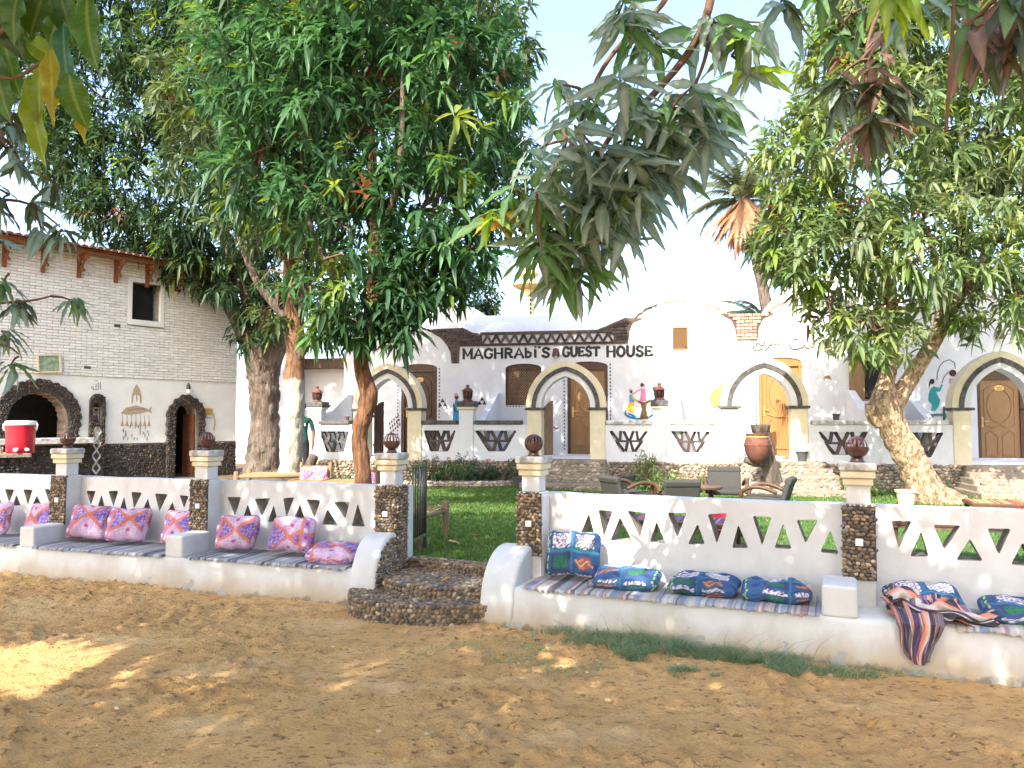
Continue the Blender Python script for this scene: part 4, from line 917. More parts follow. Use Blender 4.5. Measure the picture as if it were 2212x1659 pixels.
# painted motifs
def painted(name, shapes, mt=PAINT, y=YW - .004, parent=None):
    V, F, C, b = [], [], [], 0; k = 0
    for col, pts in shapes:
        loops = [Vector((p[0], p[1], 0)) for p in pts]
        for t in tessellate_polygon([loops]):
            a, c, d = (pts[i] for i in t); cr = (c[0] - a[0]) * (d[1] - a[1]) - (c[1] - a[1]) * (d[0] - a[0]); F.append([b + i for i in (t if cr > 0 else (t[0], t[2], t[1]))])
        for p in pts: V.append((p[0], y - .0007 * k, p[1])); C.append(col)
        b += len(pts); k += 1
    return mobj(name, np_mesh(name, np.array(V), [np.array(F)], mt, col=np.array(C)), parent or GH)
def line(pts, w):
    P = [Vector(p) for p in pts]; A, B = [], []
    for i, p in enumerate(P):
        d = (P[min(i + 1, len(P) - 1)] - P[max(i - 1, 0)]).normalized(); n = Vector((-d.y, d.x)) * w / 2; A.append(tuple(p + n)); B.append(tuple(p - n))
    return A + B[::-1]
def ell(cx, cz, rx, rz, n=14): return [(cx + rx * math.cos(2 * math.pi * i / n), cz + rz * math.sin(2 * math.pi * i / n)) for i in range(n)]
SK = (.10, .045, .03); blk = (.03, .03, .035)
sh = []
for u_, za, zb in ((2.27, 1.75, 2.98), (5.35, 1.0, 2.85), (6.44, 1.72, 3.02), (1.22, 1.0, 2.9), (9.72, 1.0, 2.9)):
    z = za
    while z < zb: sh.append((blk, [(u_ - .022, z), (u_ + .022, z), (u_, z + .05)])); z += .085
for cx, cz in ((2.37, 2.12), (3.36, 2.16)):
    for dx, dz in ((-.06, -.05), (.06, -.05), (0, .05)): sh.append((blk, [(cx + dx - .055, cz + dz - .04), (cx + dx + .055, cz + dz - .04), (cx + dx, cz + dz + .06)]))
painted('painted_triangles', sh)
painted('painted_man', [((.05, .25, .48), [(2.673, 2.206), (2.731, 2.215), (2.777, 1.970), (2.804, 1.688), (2.617, 1.688), (2.625, 1.970)]), ((.09, .045, .03), [(2.653, 2.284), (2.705, 2.309), (2.757, 2.284), (2.757, 2.227), (2.718, 2.202), (2.667, 2.215)]), ((.5, .3, .28), [(2.647, 2.347), (2.698, 2.372), (2.750, 2.347), (2.744, 2.290), (2.653, 2.284)]),
    ((.06, .05, .03), [(2.634, 2.127), (2.681, 1.939), (2.755, 1.913), (2.726, 1.892), (2.642, 1.923), (2.615, 2.065)]), ((.12, .42, .6), [(2.693, 2.190), (2.745, 2.033), (2.765, 1.892), (2.739, 1.901), (2.706, 2.001)])])
painted('painted_dancers', [
    ((.035, .17, .36), ell(7.10, 1.86, .35, .155)), ((.74, .78, .82), ell(7.11, 1.88, .31, .125)),
    ((.14, .085, .035), [(7.116, 1.722), (7.162, 1.956), (7.143, 2.076), (7.030, 2.137), (7.001, 2.191), (7.119, 2.143), (7.214, 2.112), (7.312, 2.148), (7.371, 2.189), (7.356, 2.129), (7.282, 2.070), (7.272, 1.941), (7.317, 1.722)]), ((.05, .07, .12), ell(7.20, 2.19, .04, .06)),
    ((.62, .22, .38), [(7.151, 2.422), (7.246, 2.430), (7.268, 2.256), (7.273, 2.142), (7.119, 2.143), (7.138, 2.257)]), ((.62, .22, .38), [(7.166, 2.422), (7.032, 2.342), (6.957, 2.288), (6.948, 2.318), (7.062, 2.393), (7.181, 2.443)]), ((.62, .22, .38), [(7.234, 2.431), (7.329, 2.400), (7.387, 2.360), (7.375, 2.339), (7.284, 2.370)]), ((.09, .04, .03), ell(7.17, 2.52, .035, .05)), (blk, [(7.152, 2.522), (7.188, 2.566), (7.229, 2.521), (7.228, 2.431), (7.214, 2.509), (7.182, 2.539), (7.164, 2.503), (7.151, 2.431)]),
    ((.62, .43, .06), [(6.881, 2.138), (6.985, 2.107), (6.999, 1.957), (6.981, 1.867), (6.894, 1.882), (6.773, 1.942), (6.836, 2.017)]), ((.10, .30, .48), [(6.877, 2.289), (6.942, 2.303), (6.995, 2.197), (6.985, 2.107), (6.881, 2.132)]), ((.62, .43, .06), [(6.918, 2.303), (7.001, 2.212), (7.090, 2.131), (7.077, 2.101), (6.971, 2.183)]), ((.09, .045, .03), ell(6.92, 2.37, .035, .045)), ((.5, .42, .34), ell(6.91, 2.41, .045, .022)),
    ((.04, .20, .42), [(6.820, 1.882), (6.998, 1.821), (7.063, 1.731), (7.027, 1.722), (6.938, 1.783), (6.849, 1.837)]), ((.30, .45, .62), [(7.387, 2.285), (7.461, 2.345), (7.490, 2.255), (7.459, 2.135), (7.386, 2.150)]), ((.09, .045, .03), ell(7.46, 2.43, .035, .045))])
painted('painted_skipping_girls', [
    ((.04, .30, .30), [(13.396, 2.380), (13.486, 2.443), (13.525, 2.284), (13.594, 2.126), (13.562, 2.000), (13.486, 1.889), (13.399, 1.899), (13.423, 2.032), (13.349, 2.127), (13.364, 2.254)]), ((.04, .30, .30), [(13.485, 2.427), (13.586, 2.395), (13.633, 2.489), (13.655, 2.457), (13.593, 2.315), (13.497, 2.322)]), ((.10, .04, .03), ell(13.44, 2.54, .05, .06)), (blk, [(13.386, 2.555), (13.460, 2.595), (13.495, 2.570), (13.429, 2.539), (13.392, 2.444), (13.367, 2.381), (13.369, 2.476)]),
    ((.45, .05, .06), [(13.781, 2.598), (13.912, 2.629), (13.968, 2.533), (13.920, 2.376), (13.931, 2.250), (13.841, 2.109), (13.772, 2.251), (13.805, 2.409)]), ((.5, .32, .3), [(13.781, 2.592), (13.898, 2.623), (13.894, 2.503), (13.799, 2.409)]), ((.10, .03, .03), ell(13.86, 2.72, .075, .075)), (blk, line([(13.533, 2.569), (13.551, 2.728), (13.599, 2.870), (13.689, 2.980), (13.806, 3.010), (13.900, 2.945), (13.911, 2.818)], .014)), (blk, line([(13.633, 2.505), (13.680, 2.631), (13.770, 2.741)], .014)),
    ((.12, .2, .16), [(13.349, 1.668), (13.382, 1.826), (13.529, 1.842), (13.790, 1.825), (13.809, 1.668), (13.629, 1.778), (13.469, 1.779)]), ((.03, .13, .08), [(13.640, 1.999), (13.693, 1.999), (13.684, 1.668), (13.632, 1.668)])])
painted('painted_crescents', [((.16, .08, .06), [(5.07, 1.58), (5.09, 1.51), (5.15, 1.475), (5.21, 1.51), (5.23, 1.58), (5.20, 1.535), (5.15, 1.515), (5.10, 1.535)]), ((.30, .2, .08), [(11.19, 2.60), (11.22, 2.68), (11.27, 2.71), (11.33, 2.68), (11.36, 2.6), (11.32, 2.62), (11.27, 2.63), (11.22, 2.62)])])
painted('painted_diamonds', [(blk, [(0.98 + i * .055 + j * .02, 1.62 - j * .11 + i * .05), (1.0 + i * .055 + j * .02, 1.66 - j * .11 + i * .05), (1.02 + i * .055 + j * .02, 1.62 - j * .11 + i * .05), (1.0 + i * .055 + j * .02, 1.57 - j * .11 + i * .05)]) for j in range(3) for i in range(5)])
wk = MB(); STRAW = mat('woven_straw', (.50, .34, .12), (.34, .22, .08), scale=30, rough=.9, stretch=(1, 1, 4), bump=.6)
wb = [p for p in [(8.765, 1.981), (8.690, 2.158), (8.726, 2.321), (8.871, 2.438), (9.030, 2.570), (9.096, 2.563), (9.071, 2.437), (8.956, 2.334), (8.959, 2.187), (8.923, 2.039)]]; wk.panel(wb, [], YW - .03, YW - .001); wk.build('woven_basket_ornament', STRAW, GH, bevel=.008)
# porch divider fins, wall lamps
def fin(u, w=.16, zt=2.36):
    m = MB(); pts = [(.1, .85), (YW - .005, .85), (YW - .005, zt), (YW - .25, zt - .02), (.2, 1.72), (.1, 1.66)]; n = len(pts)
    m.add([(u - w / 2, y, z) for y, z in pts] + [(u + w / 2, y, z) for y, z in pts], [tuple(range(n)), tuple(range(2 * n - 1, n - 1, -1))] + [((i + 1) % n, i, i + n, (i + 1) % n + n) for i in range(n)]); m.build('porch_divider', PLASTER_H, GH, bevel=.015)
for u_ in (-.06, 3.72, 7.95, 11.72, 12.82): fin(u_)
LAMPGL = bpy.data.materials.new('lamp_glass'); LAMPGL.use_nodes = True; LAMPGL.node_tree.nodes['Principled BSDF'].inputs['Base Color'].default_value = (.85, .83, .75, 1)
for u_, z_ in ((5.155, 3.30), (11.29, 3.35), (14.81, 3.52)):
    t = empty('wall_lamp', (u_, YW, z_)); t.parent = GH
    m = MB(); m.lathe([(.088, -.08), (.094, -.075), (.066, .10), (.0, .105)], 18, (0, -.045, 0), cap=False); m.build('lamp_shade', CLAYB, t, smooth=40)
    m = MB(); m.lathe([(.03, -.11), (.045, -.085), (.035, -.03), (.01, .0)], 14, (0, -.045, 0)); m.build('bulb', LAMPGL, t, smooth=True)
    m = MB(); m.box(-.03, .03, -.04, .0, .07, .12); m.build('bracket', CLAYB, t)
m = MB(); m.box(-.34, 18.2, .12, YW + .6, .3, .88); m.build('porch_floor', PLASTER_H, GH)
# left wing in shade
m = MB(); m.panel([(-1.75, .3), (-.22, .3), (-.22, 3.05), (-1.75, 3.05)], [[(-1.05, 1.72), (-.72, 1.72), (-.72, 2.1), (-1.05, 2.1)], [(-.6, 1.95), (-.3, 1.95), (-.3, 2.12), (-.6, 2.12)]], 2.7, 2.9); m.build('wing_wall', PLASTER_H, GH)
m = MB(); m.box(-1.7, -.2, 3.1, 3.15, .3, 3.0); m.build('dark_backing', DARK, GH)  # same dark sheet added behind the wing openings
m = MB(); m.box(-1.8, -.1, 2.3, 3.6, 3.05, 3.3); m.build('wing_roof', WOOD_D, GH)
STONE_T = mat('stone_tread', (.30, .25, .19), (.20, .165, .13), scale=8, rough=1, bump=1, bscale=25, bdist=.03)

# ================================================================== porch wall with arches
PW = empty('porch_wall', fpt(HO, HA, 0, 0), HA, 'low white porch wall with pointed arches and pierced lattice openings', 'wall')
trap = {0: [((.02,1.45),(.72,1.45),(.60,.98),(.18,.98))], 1: [((2.46,1.47),(3.19,1.47),(3.02,1.01),(2.61,1.01)), ((3.61,1.47),(4.54,1.47),(4.28,1.02),(3.91,1.02))],
        2: [((6.51,1.47),(7.32,1.46),(7.11,1.03),(6.76,1.02)), ((7.78,1.47),(8.58,1.46),(8.37,1.02),(8.04,1.02))], 3: [((10.68,1.46),(11.62,1.46),(11.39,1.0),(10.92,1.0)), ((12.23,1.45),(13.0,1.45),(12.76,.96),(12.46,.97))]}
segs = [(-.30, .90), (2.34, 4.83), (6.36, 8.86), (10.42, 13.22)]
for i, (a, b) in enumerate(segs):
    m = MB(); m.panel([(a, .5), (b, .5), (b, 1.595), (a, 1.595)], [rounded(list(t)[::-1], .03) for t in trap[i]], 0, .22, 0, 1); m.build('parapet', [PLASTER_H, BLACKP], PW)
    for t in trap[i]:
        lt = empty('lattice', (0, 0, 0)); lt.parent = PW
        (x0, zt), (x1, _), (x2, zb), (x3, _) = t; zm = (zt + zb) / 2
        mt = BLACKP if i == 0 else BRICK_D
        lx = lambda z: x0 + (x3 - x0) * (zt - z) / (zt - zb); rx = lambda z: x1 + (x2 - x1) * (zt - z) / (zt - zb)
        m = MB(); m.box(lx(zm) + .005, rx(zm) - .005, .05, .15, zm - .022, zm + .022); m.build('lattice_rail', mt, lt)
        for (za, zb_, n) in ((zt, zm, 3), (zm, zb, 2)):
            wa = (rx(za) - lx(za)) / n
            for k in range(n):
                ta, tb = lx(za) + wa * (k + .0), lx(za) + wa * (k + 1)
                mid = lx(zb_) + (rx(zb_) - lx(zb_)) * (k + .5) / n
                for q_, xx in enumerate((ta + .03, tb - .03)):
                    m = MB(); m.bar((xx, .10 + q_ * .006, za - .005), (mid + (xx - mid) * .12, .10 + q_ * .006, zb_ + .005), .058, .09, up=(0, 1, 0)); m.build('lattice_bar', mt, lt)
caps = [(-.02, .72), (2.40, 3.22), (3.62, 4.64), (6.45, 7.39), (7.73, 8.68), (10.58, 11.80), (12.2, 13.1)]
for k, (a, b) in enumerate(caps): m = MB(); m.box(a, b, -.035, .25, 1.597, 1.69); m.build('coping', BLACKP if a < 6 else CAPSTONE, PW, bevel=.02)
posts = [(-.28, .06), (3.26, 3.58), (7.42, 7.70), (11.84, 12.14)]
for a, b in posts:
    m = MB(); m.box(a, b, -.03, .27, .82, 1.93); m.build('post', PLASTER_H, PW, bevel=.015)
    m = MB(); m.box(a - .03, b + .03, -.06, .30, 1.93, 1.985); m.build('post_course', CREAM, PW, bevel=.01)
    m = MB(); m.box(a - .045, b + .045, -.075, .315, 1.987, 2.11); m.build('post_cap', BLACKP, PW, bevel=.015)
def pointed(a, h, d, n=14):
    c = (h * h - a * a) / (2 * a); r = a + c - d; amax = math.acos(c / r)
    right = [(r * math.cos(amax * i / n) - c, r * math.sin(amax * i / n)) for i in range(n + 1)]
    return right + [(-x, z) for x, z in right[::-1][1:]]
def arch(u0, u1, zs, h, zbase):
    cx = (u0 + u1) / 2; a = (u1 - u0) / 2 + .01; g = empty('arch', (cx, 0, 0)); g.parent = PW
    for s in (-1, 1):
        m = MB(); x0, x1 = (-a + .02, -a + .34) if s < 0 else (a - .34, a - .02); m.box(x0, x1, -.03, .34, zbase, zs - .04); m.build('pilaster', CREAM, g, bevel=.012)
        m = MB(); m.box(x0 - .04, x1 + .06 if s < 0 else x1 + .04, -.07, .38, zs - .04, zs + .012) if s < 0 else m.box(x0 - .06, x1 + .04, -.07, .38, zs - .04, zs + .012); m.build('impost', BLACKP, g, bevel=.01)
    def band(d0, d1, y0, y1, mt, nm):
        o, i = pointed(a, h, d0), pointed(a, h, d1)
        m = MB(); m.panel([(x, z + zs + .014) for x, z in o] + [(x, z + zs + .014) for x, z in i[::-1]], [], y0, y1); m.build(nm, mt, g, smooth=35)
    band(0, .125, -.035, .33, CREAM, 'outer_ring'); band(.125, .215, -.055, .30, BLACKP, 'black_ring'); band(.215, .33, -.025, .34, PLASTER_H, 'inner_ring')
arch(.82, 2.42, 1.95, 1.0, .80); arch(4.75, 6.44, 1.95, 1.0, .80); arch(8.80, 10.50, 1.97, 1.0, .80); arch(13.16, 14.90, 1.92, 1.1, .74)
# slatted half gates standing open in the arches
def slat_gate(u, ang, label_mt, z0=.9, n=5, h=1.1):
    g = empty('slatted_gate', (u, .3, z0), ang); g.parent = PW
    for k in range(n): m = MB(); m.box(k * .075, k * .075 + .06, -.012, .012, .03, h + .12 * math.sin(k / (n - 1) * 1.6)); m.build('gate_slat', label_mt, g, bevel=.004)
    for z in (.2, .85): m = MB(); m.box(.0, n * .075 - .015, .013, .035, z, z + .06); m.build('gate_rail', label_mt, g)
slat_gate(5.10, R(68), WOOD_G); slat_gate(10.15, R(118), WOOD_L); slat_gate(9.13, R(80), WOOD_D); slat_gate(1.2, R(75), WOOD_D)
# plinth of rounded stones
PLN = empty('stone_plinth', fpt(HO, HA, 0, 0), HA, 'rough stone plinth running below the white porch wall', 'plinth')
m = MB(); m.box(-.6, 13.3, -.05, .1, .28, .80); m.build('plinth_core', MORTAR_L, PLN)
pts = [(Vector((p - .6, -.055, q + .28)), Vector((0, -1, 0))) for p, q in scatter(13.9, .53, .085, .06)]
pts += [(Vector((p - .6, -.05 + q, .80)), Vector((0, 0, 1))) for p, q in scatter(13.9, .06, .09, .06)]
pts.sort(key=lambda t: abs(t[0].x - 8.5))
pebbles(PLN, 'l', pts, .105, 300, name='stone', rest='stone_infill', size2=.075)
# stone stairs up to the arches
def stairs(u0, u1, n, zb, zt, label, run=.3):
    t = empty('stone_stairs', fpt(HO, HA, (u0 + u1) / 2, 0), HA, label, 'stairs', 'stone stairs up to the arches'); w = (u1 - u0) / 2
    for k in range(n):
        z1 = zt - k * (zt - zb) / n; y0 = -.06 - (k + 1) * run + .02; ww = w + k * .05
        m = MB(); P = [(-ww, .2), (-ww - .02, y0 + .06), (-ww + .15, y0), (ww - .15, y0 - .02), (ww + .03, y0 + .05), (ww, .2)]; m.prism(P, .25, z1); s = m.build('step', STONE_T, t, bevel=.02)
        pts = [(Vector((p - ww, y0 - .005, q + z1 - (zt - zb) / n - .02)), Vector((0, -1, 0))) for p, q in scatter(2 * ww, (zt - zb) / n - .02, .10, .06)]
        pebbles(s, 'l', pts, .12, 60, name='stone', rest='stone_infill', size2=.075)
stairs(4.95, 6.45, 4, .30, .87, 'stone stairs lit by sun below the arch with the pale brown door', .28)
stairs(9.05, 10.75, 5, .30, .87, 'stone stairs below the arch beside the clay water jar', .30)
stairs(13.3, 15.6, 5, .30, .82, 'broad shaded stone stairs at the right below the oval-panelled door', .30)
# clay lanterns standing on the porch posts
def lantern(u, label, rot):
    t = empty('clay_lantern', fpt(HO, HA, u, .12, 2.109), HA, label, 'lantern', 'clay lanterns on the porch posts')
    m = MB(); m.lathe([(.115, 0), (.12, .02), (.10, .035), (.088, .05)], 6); m.build('base', TERRA, t)
    m = MB(); m.lathe([(.085, .05), (.105, .12), (.11, .2), (.10, .215)], 8); m.build('body', CLAYB, t)
    for k in range(8):
        a = 2 * math.pi * (k + .5) / 8; m = MB(); m.bar((.09 * math.cos(a), .09 * math.sin(a), .06), (.107 * math.cos(a), .107 * math.sin(a), .2), .03, .012); m.build('window_slot', DARK, t)
    m = MB(); m.lathe([(.135, .213), (.128, .23), (.07, .285), (.035, .30), (.03, .32), (.042, .335), (.03, .36), (.0, .368)], 16, cap=False); m.build('lid', TERRA, t, smooth=40)
for u_, lb in ((-.11, 'clay lantern on the post beside the person in green'), (3.42, 'clay lantern on the post beside the painted man in blue'), (7.56, 'clay lantern on the post beside the painted dancers'), (11.99, 'clay lantern on the post behind the leaning tree')): lantern(u_, lb, 0)

# ================================================================== whitewashed brick house on the left (x along the wall, y into it)
BH = empty('brick_house', BO, BA, 'white brick house with timber eaves, stone arch and dark doorway at left', 'house')
zc, rc, uc = 1.70, .585, -4.70
archh = [(uc - rc, 1.315), (uc + rc, 1.315)] + arc(uc, zc, rc, rc, 0, 180, 18)
doorh = [(-1.66, .3), (-1.10, .3), (-1.10, 1.85)] + arc(-1.38, 1.85, .28, .25, 0, 180, 10)[1:-1] + [(-1.66, 1.85)]
winh2 = [(-2.80, 4.02), (-2.08, 4.02), (-2.08, 4.95), (-2.80, 4.95)]
nich = [(-3.6, 1.66), (-3.4, 1.66), (-3.4, 1.98)] + arc(-3.5, 1.98, .1, .1, 20, 160, 5) + [(-3.6, 1.98)]
outer = [(-9, .2), (-1.66, .2), (-1.66, .3), (-1.10, .3), (-1.10, .2), (0, .2), (0, 5.42), (-9, 5.42)]
outer = [(-9, .2), (0, .2), (0, 5.42), (-9, 5.42)]
doorh = [(p[0], max(p[1], .215)) for p in doorh]
PLASTER_B = mat('old_white_plaster', (.76, .77, .73), (.68, .69, .65), scale=2, rough=.95, bump=.3, bscale=25)
m = MB(); m.panel(outer, [archh, doorh, winh2, nich], 0, .45, 0, 1); m.build('front_wall', [PLASTER_B, REVEAL], BH)
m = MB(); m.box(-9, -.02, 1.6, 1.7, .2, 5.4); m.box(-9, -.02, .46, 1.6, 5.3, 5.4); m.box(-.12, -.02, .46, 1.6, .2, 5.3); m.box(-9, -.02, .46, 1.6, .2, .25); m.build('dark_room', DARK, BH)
m = MB(); m.box(-3.62, -3.38, .12, .14, 1.6, 2.1); m.build('niche_back', MORTAR, BH)
# bricks of the upper wall
m = MB(); m.panel([(-9, 2.67), (0, 2.67), (0, 5.40), (-9, 5.40)], [[(-2.88, 3.94), (-2.0, 3.94), (-2.0, 5.03), (-2.88, 5.03)]], -.006, -.0005); BP = m.build('brickwork', JOINT_W, BH)
bw, bh, gp = .225, .0515, .0125
BM = [cube_mesh('brick', bw + d, .03, bh + e, BRICK_W, .004) for d, e in ((0, 0), (.004, .002), (-.005, -.002), (.002, .003))]
lst = []; z = 2.67 + bh / 2 + .008; j = 0
while z + bh / 2 < 5.40:
    for lo, hi in (((-8.9, -2.885), (-1.995, -.004)) if 3.91 < z < 5.06 else ((-8.9, -.004),)):
        u = -9.1 + (.118 if j % 2 else 0)
        while u < hi:
            a, b = max(u, lo), min(u + bw, hi)
            if b - a > .03: lst.append(((a + b) / 2, z, (b - a) / bw))
            u += bw + gp
    z += bh + gp; j += 1
vis = sorted([q for q in lst if q[0] > -5.62], key=lambda q: q[0] * .6 + abs(q[1] - 3.6) * .5)
front = set(vis[:300]); V = []; F = []; b = 0
redb = {(-3.11, 3.85), (-3.74, 2.86)}
for q in lst:
    p = (q[0] + random.uniform(-.003, .003), -.012 + random.uniform(-.005, .004), q[1] + random.uniform(-.003, .003)); me = random.choice(BM)
    if q in front: mobj('brick', me, BP, p, (0, random.uniform(-.012, .012), 0), (q[2], 1, 1))
    else:
        vs = np.array([v.co for v in me.vertices]) * np.array([q[2], 1, 1]) + np.array(p); V.append(vs)
        for f in me.polygons: F.append([i + b for i in f.vertices])
        b += len(vs)
me = bpy.data.meshes.new('brick_infill'); me.from_pydata(np.concatenate(V).tolist(), [], F); me.materials.append(BRICK_W); props(mobj('brick_infill', me, BP), kind='stuff')
for u_, z_ in redb: m = MB(); m.box(u_ - .07, u_ + .07, -.034, -.024, z_ - .03, z_ + .03); m.build('bare_brick', BRICK_D, BP)
# window
w_ = empty('window', (-2.44, 0, 4.02)); w_.parent = BH
m = MB(); m.panel([(-.44, -.08), (.44, -.08), (.44, 1.01), (-.44, 1.01)], [[(-.335, .025), (.335, .025), (.335, .905), (-.335, .905)]], -.035, .05); m.build('window_frame', PLASTER_B, w_, bevel=.01)
m = MB(); m.box(-.43, .43, -.075, -.034, -.11, -.06); m.build('sill', PLASTER_B, w_, bevel=.01)
m = MB(); m.box(-.34, .34, .32, .33, .02, .92); m.build('window_pane', DARK, w_)
# eaves: brackets, beam, clay tile edge
for u_ in (-8.36, -7.63, -6.9, -6.17, -5.44, -4.71, -3.98, -3.18, -2.45, -1.72, -1.0, -.28):
    t = empty('eave_bracket', (u_, 0, 4.83)); t.parent = BH
    m = MB(); m.box(-.04, .04, -.075, -.02, 0, .52); m.build('strut', WOOD_R, t)
    m = MB(); m.box(-.04, .04, -.44, -.02, .42, .49); m.build('arm', WOOD_R, t)
    for k in range(4): m = MB(); m.box(-.045, .045, -.43 + k * .1, -.39 + k * .1, .38, .42); m.build('carved_tooth', WOOD_R, t)
    m = MB(); m.bar((0, -.06, .08), (0, -.34, .39), .04, .04); m.build('brace', WOOD_R, t)
    m = MB(); m.bar((0, -.04, .33), (0, -.30, .12), .04, .04); m.build('brace', WOOD_R, t)
m = MB(); m.box(-9, .25, -.45, -.38, 5.325, 5.385); m.build('eave_beam', WOOD_R, BH)
m = MB(); m.add([(-9, -.50, 5.39), (.3, -.50, 5.39), (.3, 1.2, 5.62), (-9, 1.2, 5.62), (-9, -.50, 5.41), (.3, -.50, 5.41), (.3, 1.2, 5.645), (-9, 1.2, 5.645)], [(0, 3, 2, 1), (4, 5, 6, 7), (0, 1, 5, 4), (1, 2, 6, 5), (2, 3, 7, 6), (3, 0, 4, 7)]); m.build('roof_boards', WOOD_R, BH)
tb = MB(); tb.M = Matrix.Rotation(R(7), 4, 'X')
A_ = [(.075 * math.cos(R(a)), .075 * math.sin(R(a)) * .8) for a in range(0, 181, 30)]
tb.strip([(x, -.03, z) for x, z in A_], [(x, 1.7, z) for x, z in A_]); tb.add([(x, -.03, z) for x, z in A_], [tuple(range(len(A_)))])
tm = bpy.data.meshes.new('roof_tile'); tm.from_pydata(tb.v, [], tb.f); tm.materials.append(TERRA)
for k in range(58): mobj('roof_tile', tm, BH, (-8.9 + k * .16, -.55 + random.uniform(-.015, .015), 5.42))
# stone arch with shelf
def scallop(r0, r1, n, a0=-38, a1=180 + 8):
    out = []
    for k in range(n):
        c = a0 + (a1 - a0) * (k + .5) / n; half = (a1 - a0) / n / 2
        for t in range(5): q = -half * .95 + 2 * half * .95 * t / 4; out.append((uc + (r0 + (r1 - r0) * math.cos(q / half * 1.35)) * math.cos(R(c + q)), zc + (r0 + (r1 - r0) * math.cos(q / half * 1.35)) * math.sin(R(c + q))))
    return out
so = [p for p in scallop(.80, .875, 17, -14, 194)]; so = [(p[0], max(p[1], 1.32)) for p in so]
ring = so + [(uc - rc, 1.32)] + [(uc + (rc + .0) * math.cos(R(a)), zc + rc * math.sin(R(a))) for a in range(180, -1, -10)] + [(uc + rc, 1.32)]
m = MB(); m.panel([(uc + .80, 1.32)] + so + [(uc - .80, 1.32)] + ring[len(so):], [], -.06, -.001); ar_ = m.build('stone_arch', MORTAR, BH)
pts = []
for p, q in scatter(1.8, 1.6, .052, .042):
    x, zz = p - .9 + uc, q + 1.30; r = math.hypot(x - uc, zz - zc)
    if (rc + .02 < r < .845 and zz >= zc - .05) or (zz < zc and 1.33 < zz and rc + .02 < abs(x - uc) < .80): pts.append((Vector((x, -.062, zz)), Vector((0, -1, 0))))
pebbles(ar_, 'd', pts, .062, 300, size2=.05)
for k in range(15):
    a = -4 + k * 184 / 14; m = MB(); m.M = Matrix.Translation((uc, 0, zc)) @ Matrix.Rotation(-R(a), 4, 'Y'); m.box(rc - .03, rc - .004, .02, .42, -.028, .028); m.build('reveal_brick', BRICK_R if k % 3 else PEBBLE_L, ar_)
for k in range(5): m = MB(); m.box(uc + rc - .03, uc + rc - .004, .02, .42, 1.33 + k * .065, 1.385 + k * .065); m.build('reveal_brick', BRICK_R if k % 2 else PEBBLE_L, ar_)
m = MB(); m.box(-9, -3.66, -.30, .3, 1.19, 1.31); m.build('counter_shelf', CAPSTONE, BH, bevel=.012)
# niche with lattice below
m = MB(); m.panel([(-3.67, .3), (-3.33, .3), (-3.33, 2.1)] + arc(-3.5, 2.1, .17, .19, 15, 165, 7) + [(-3.67, 2.1)], [[(-3.59, .45), (-3.41, .45), (-3.41, 1.55), (-3.59, 1.55)], [(p[0], p[1]) for p in nich]], -.055, -.002); nb_ = m.build('niche_surround', MORTAR, BH)
pts = [(Vector((p - 3.67, -.058, q + .3)), Vector((0, -1, 0))) for p, q in scatter(.34, 1.98, .048, .04) if not (.07 < p < .27 and (q < 1.27 or 1.34 < q < 1.78)) and (q < 1.8 or math.hypot(p - .17, q - 1.8) < .17)]
pebbles(nb_, 'd', pts, .058, 200, size2=.045)
for k in range(4):
    zz = .5 + k * .27
    for q_, (p_, s_) in enumerate((((-3.59, zz + .13), (-3.5, zz + .26)), ((-3.5, zz + .26), (-3.41, zz + .13)), ((-3.59, zz + .13), (-3.5, zz)), ((-3.5, zz), (-3.41, zz + .13)))):
        m = MB(); m.bar((p_[0], -.03 - .003 * q_, p_[1]), (s_[0], -.03 - .003 * q_, s_[1]), .03, .03, up=(0, 1, 0)); m.build('lattice_bar', CAPSTONE, nb_)
pic = painted('portrait_card', [((.6, .55, .54), [(-3.57, 1.68), (-3.43, 1.68), (-3.43, 1.98), (-3.57, 1.98)]), ((.45, .05, .06), ell(-3.53, 1.76, .025, .05)), ((.30, .17, .13), ell(-3.49, 1.88, .045, .06)), ((.06, .05, .05), ell(-3.49, 1.93, .05, .03)), ((.12, .1, .12), [(-3.55, 1.68), (-3.44, 1.68), (-3.45, 1.8), (-3.5, 1.83)])], y=.05, parent=BH)
# doorway surround
do = [(-1.87, .3), (-1.66, .3), (-1.66, 1.85)] + arc(-1.38, 1.85, .28, .25, 180, 0, 10)[1:-1] + [(-1.10, 1.85), (-1.10, .3), (-.90, .3)]
for k in range(7): do += [(-.90 + .0, .42 + k * .22), (-.87, .50 + k * .22), (-.90, .60 + k * .22)]
do += [(-.92, 1.98), (-.98, 2.12), (-1.06, 2.14), (-1.10, 2.24), (-1.22, 2.25), (-1.30, 2.33), (-1.42, 2.31), (-1.5, 2.33), (-1.58, 2.24), (-1.7, 2.2), (-1.72, 2.1), (-1.82, 2.04), (-1.84, 1.95)]
for k in range(6, -1, -1): do += [(-1.87, .60 + k * .22), (-1.90, .50 + k * .22), (-1.87, .42 + k * .22)]
m = MB(); m.panel(do, [], -.06, -.001); dr_ = m.build('door_surround', MORTAR, BH)
pts = [(Vector((p - 1.9, -.062, q + .3)), Vector((0, -1, 0))) for p, q in scatter(1.05, 2.05, .056, .045) if pin(do, p - 1.9 + .012, q + .3) and pin(do, p - 1.9 - .012, q + .3)]
pebbles(dr_, 'd', pts, .066, 300, size2=.05)
m = MB(); m.box(-1.19, -1.13, .02, .45, .3, 1.85); m.build('door_edge', WOOD_R, BH)
m = MB(); m.lathe([(.03, -.02), (.05, .0), (.045, .08), (.02, .13), (.0, .15)], 12, (-1.37, -.08, 2.47), cap=False); m.build('door_lamp', IRON, BH, smooth=40)
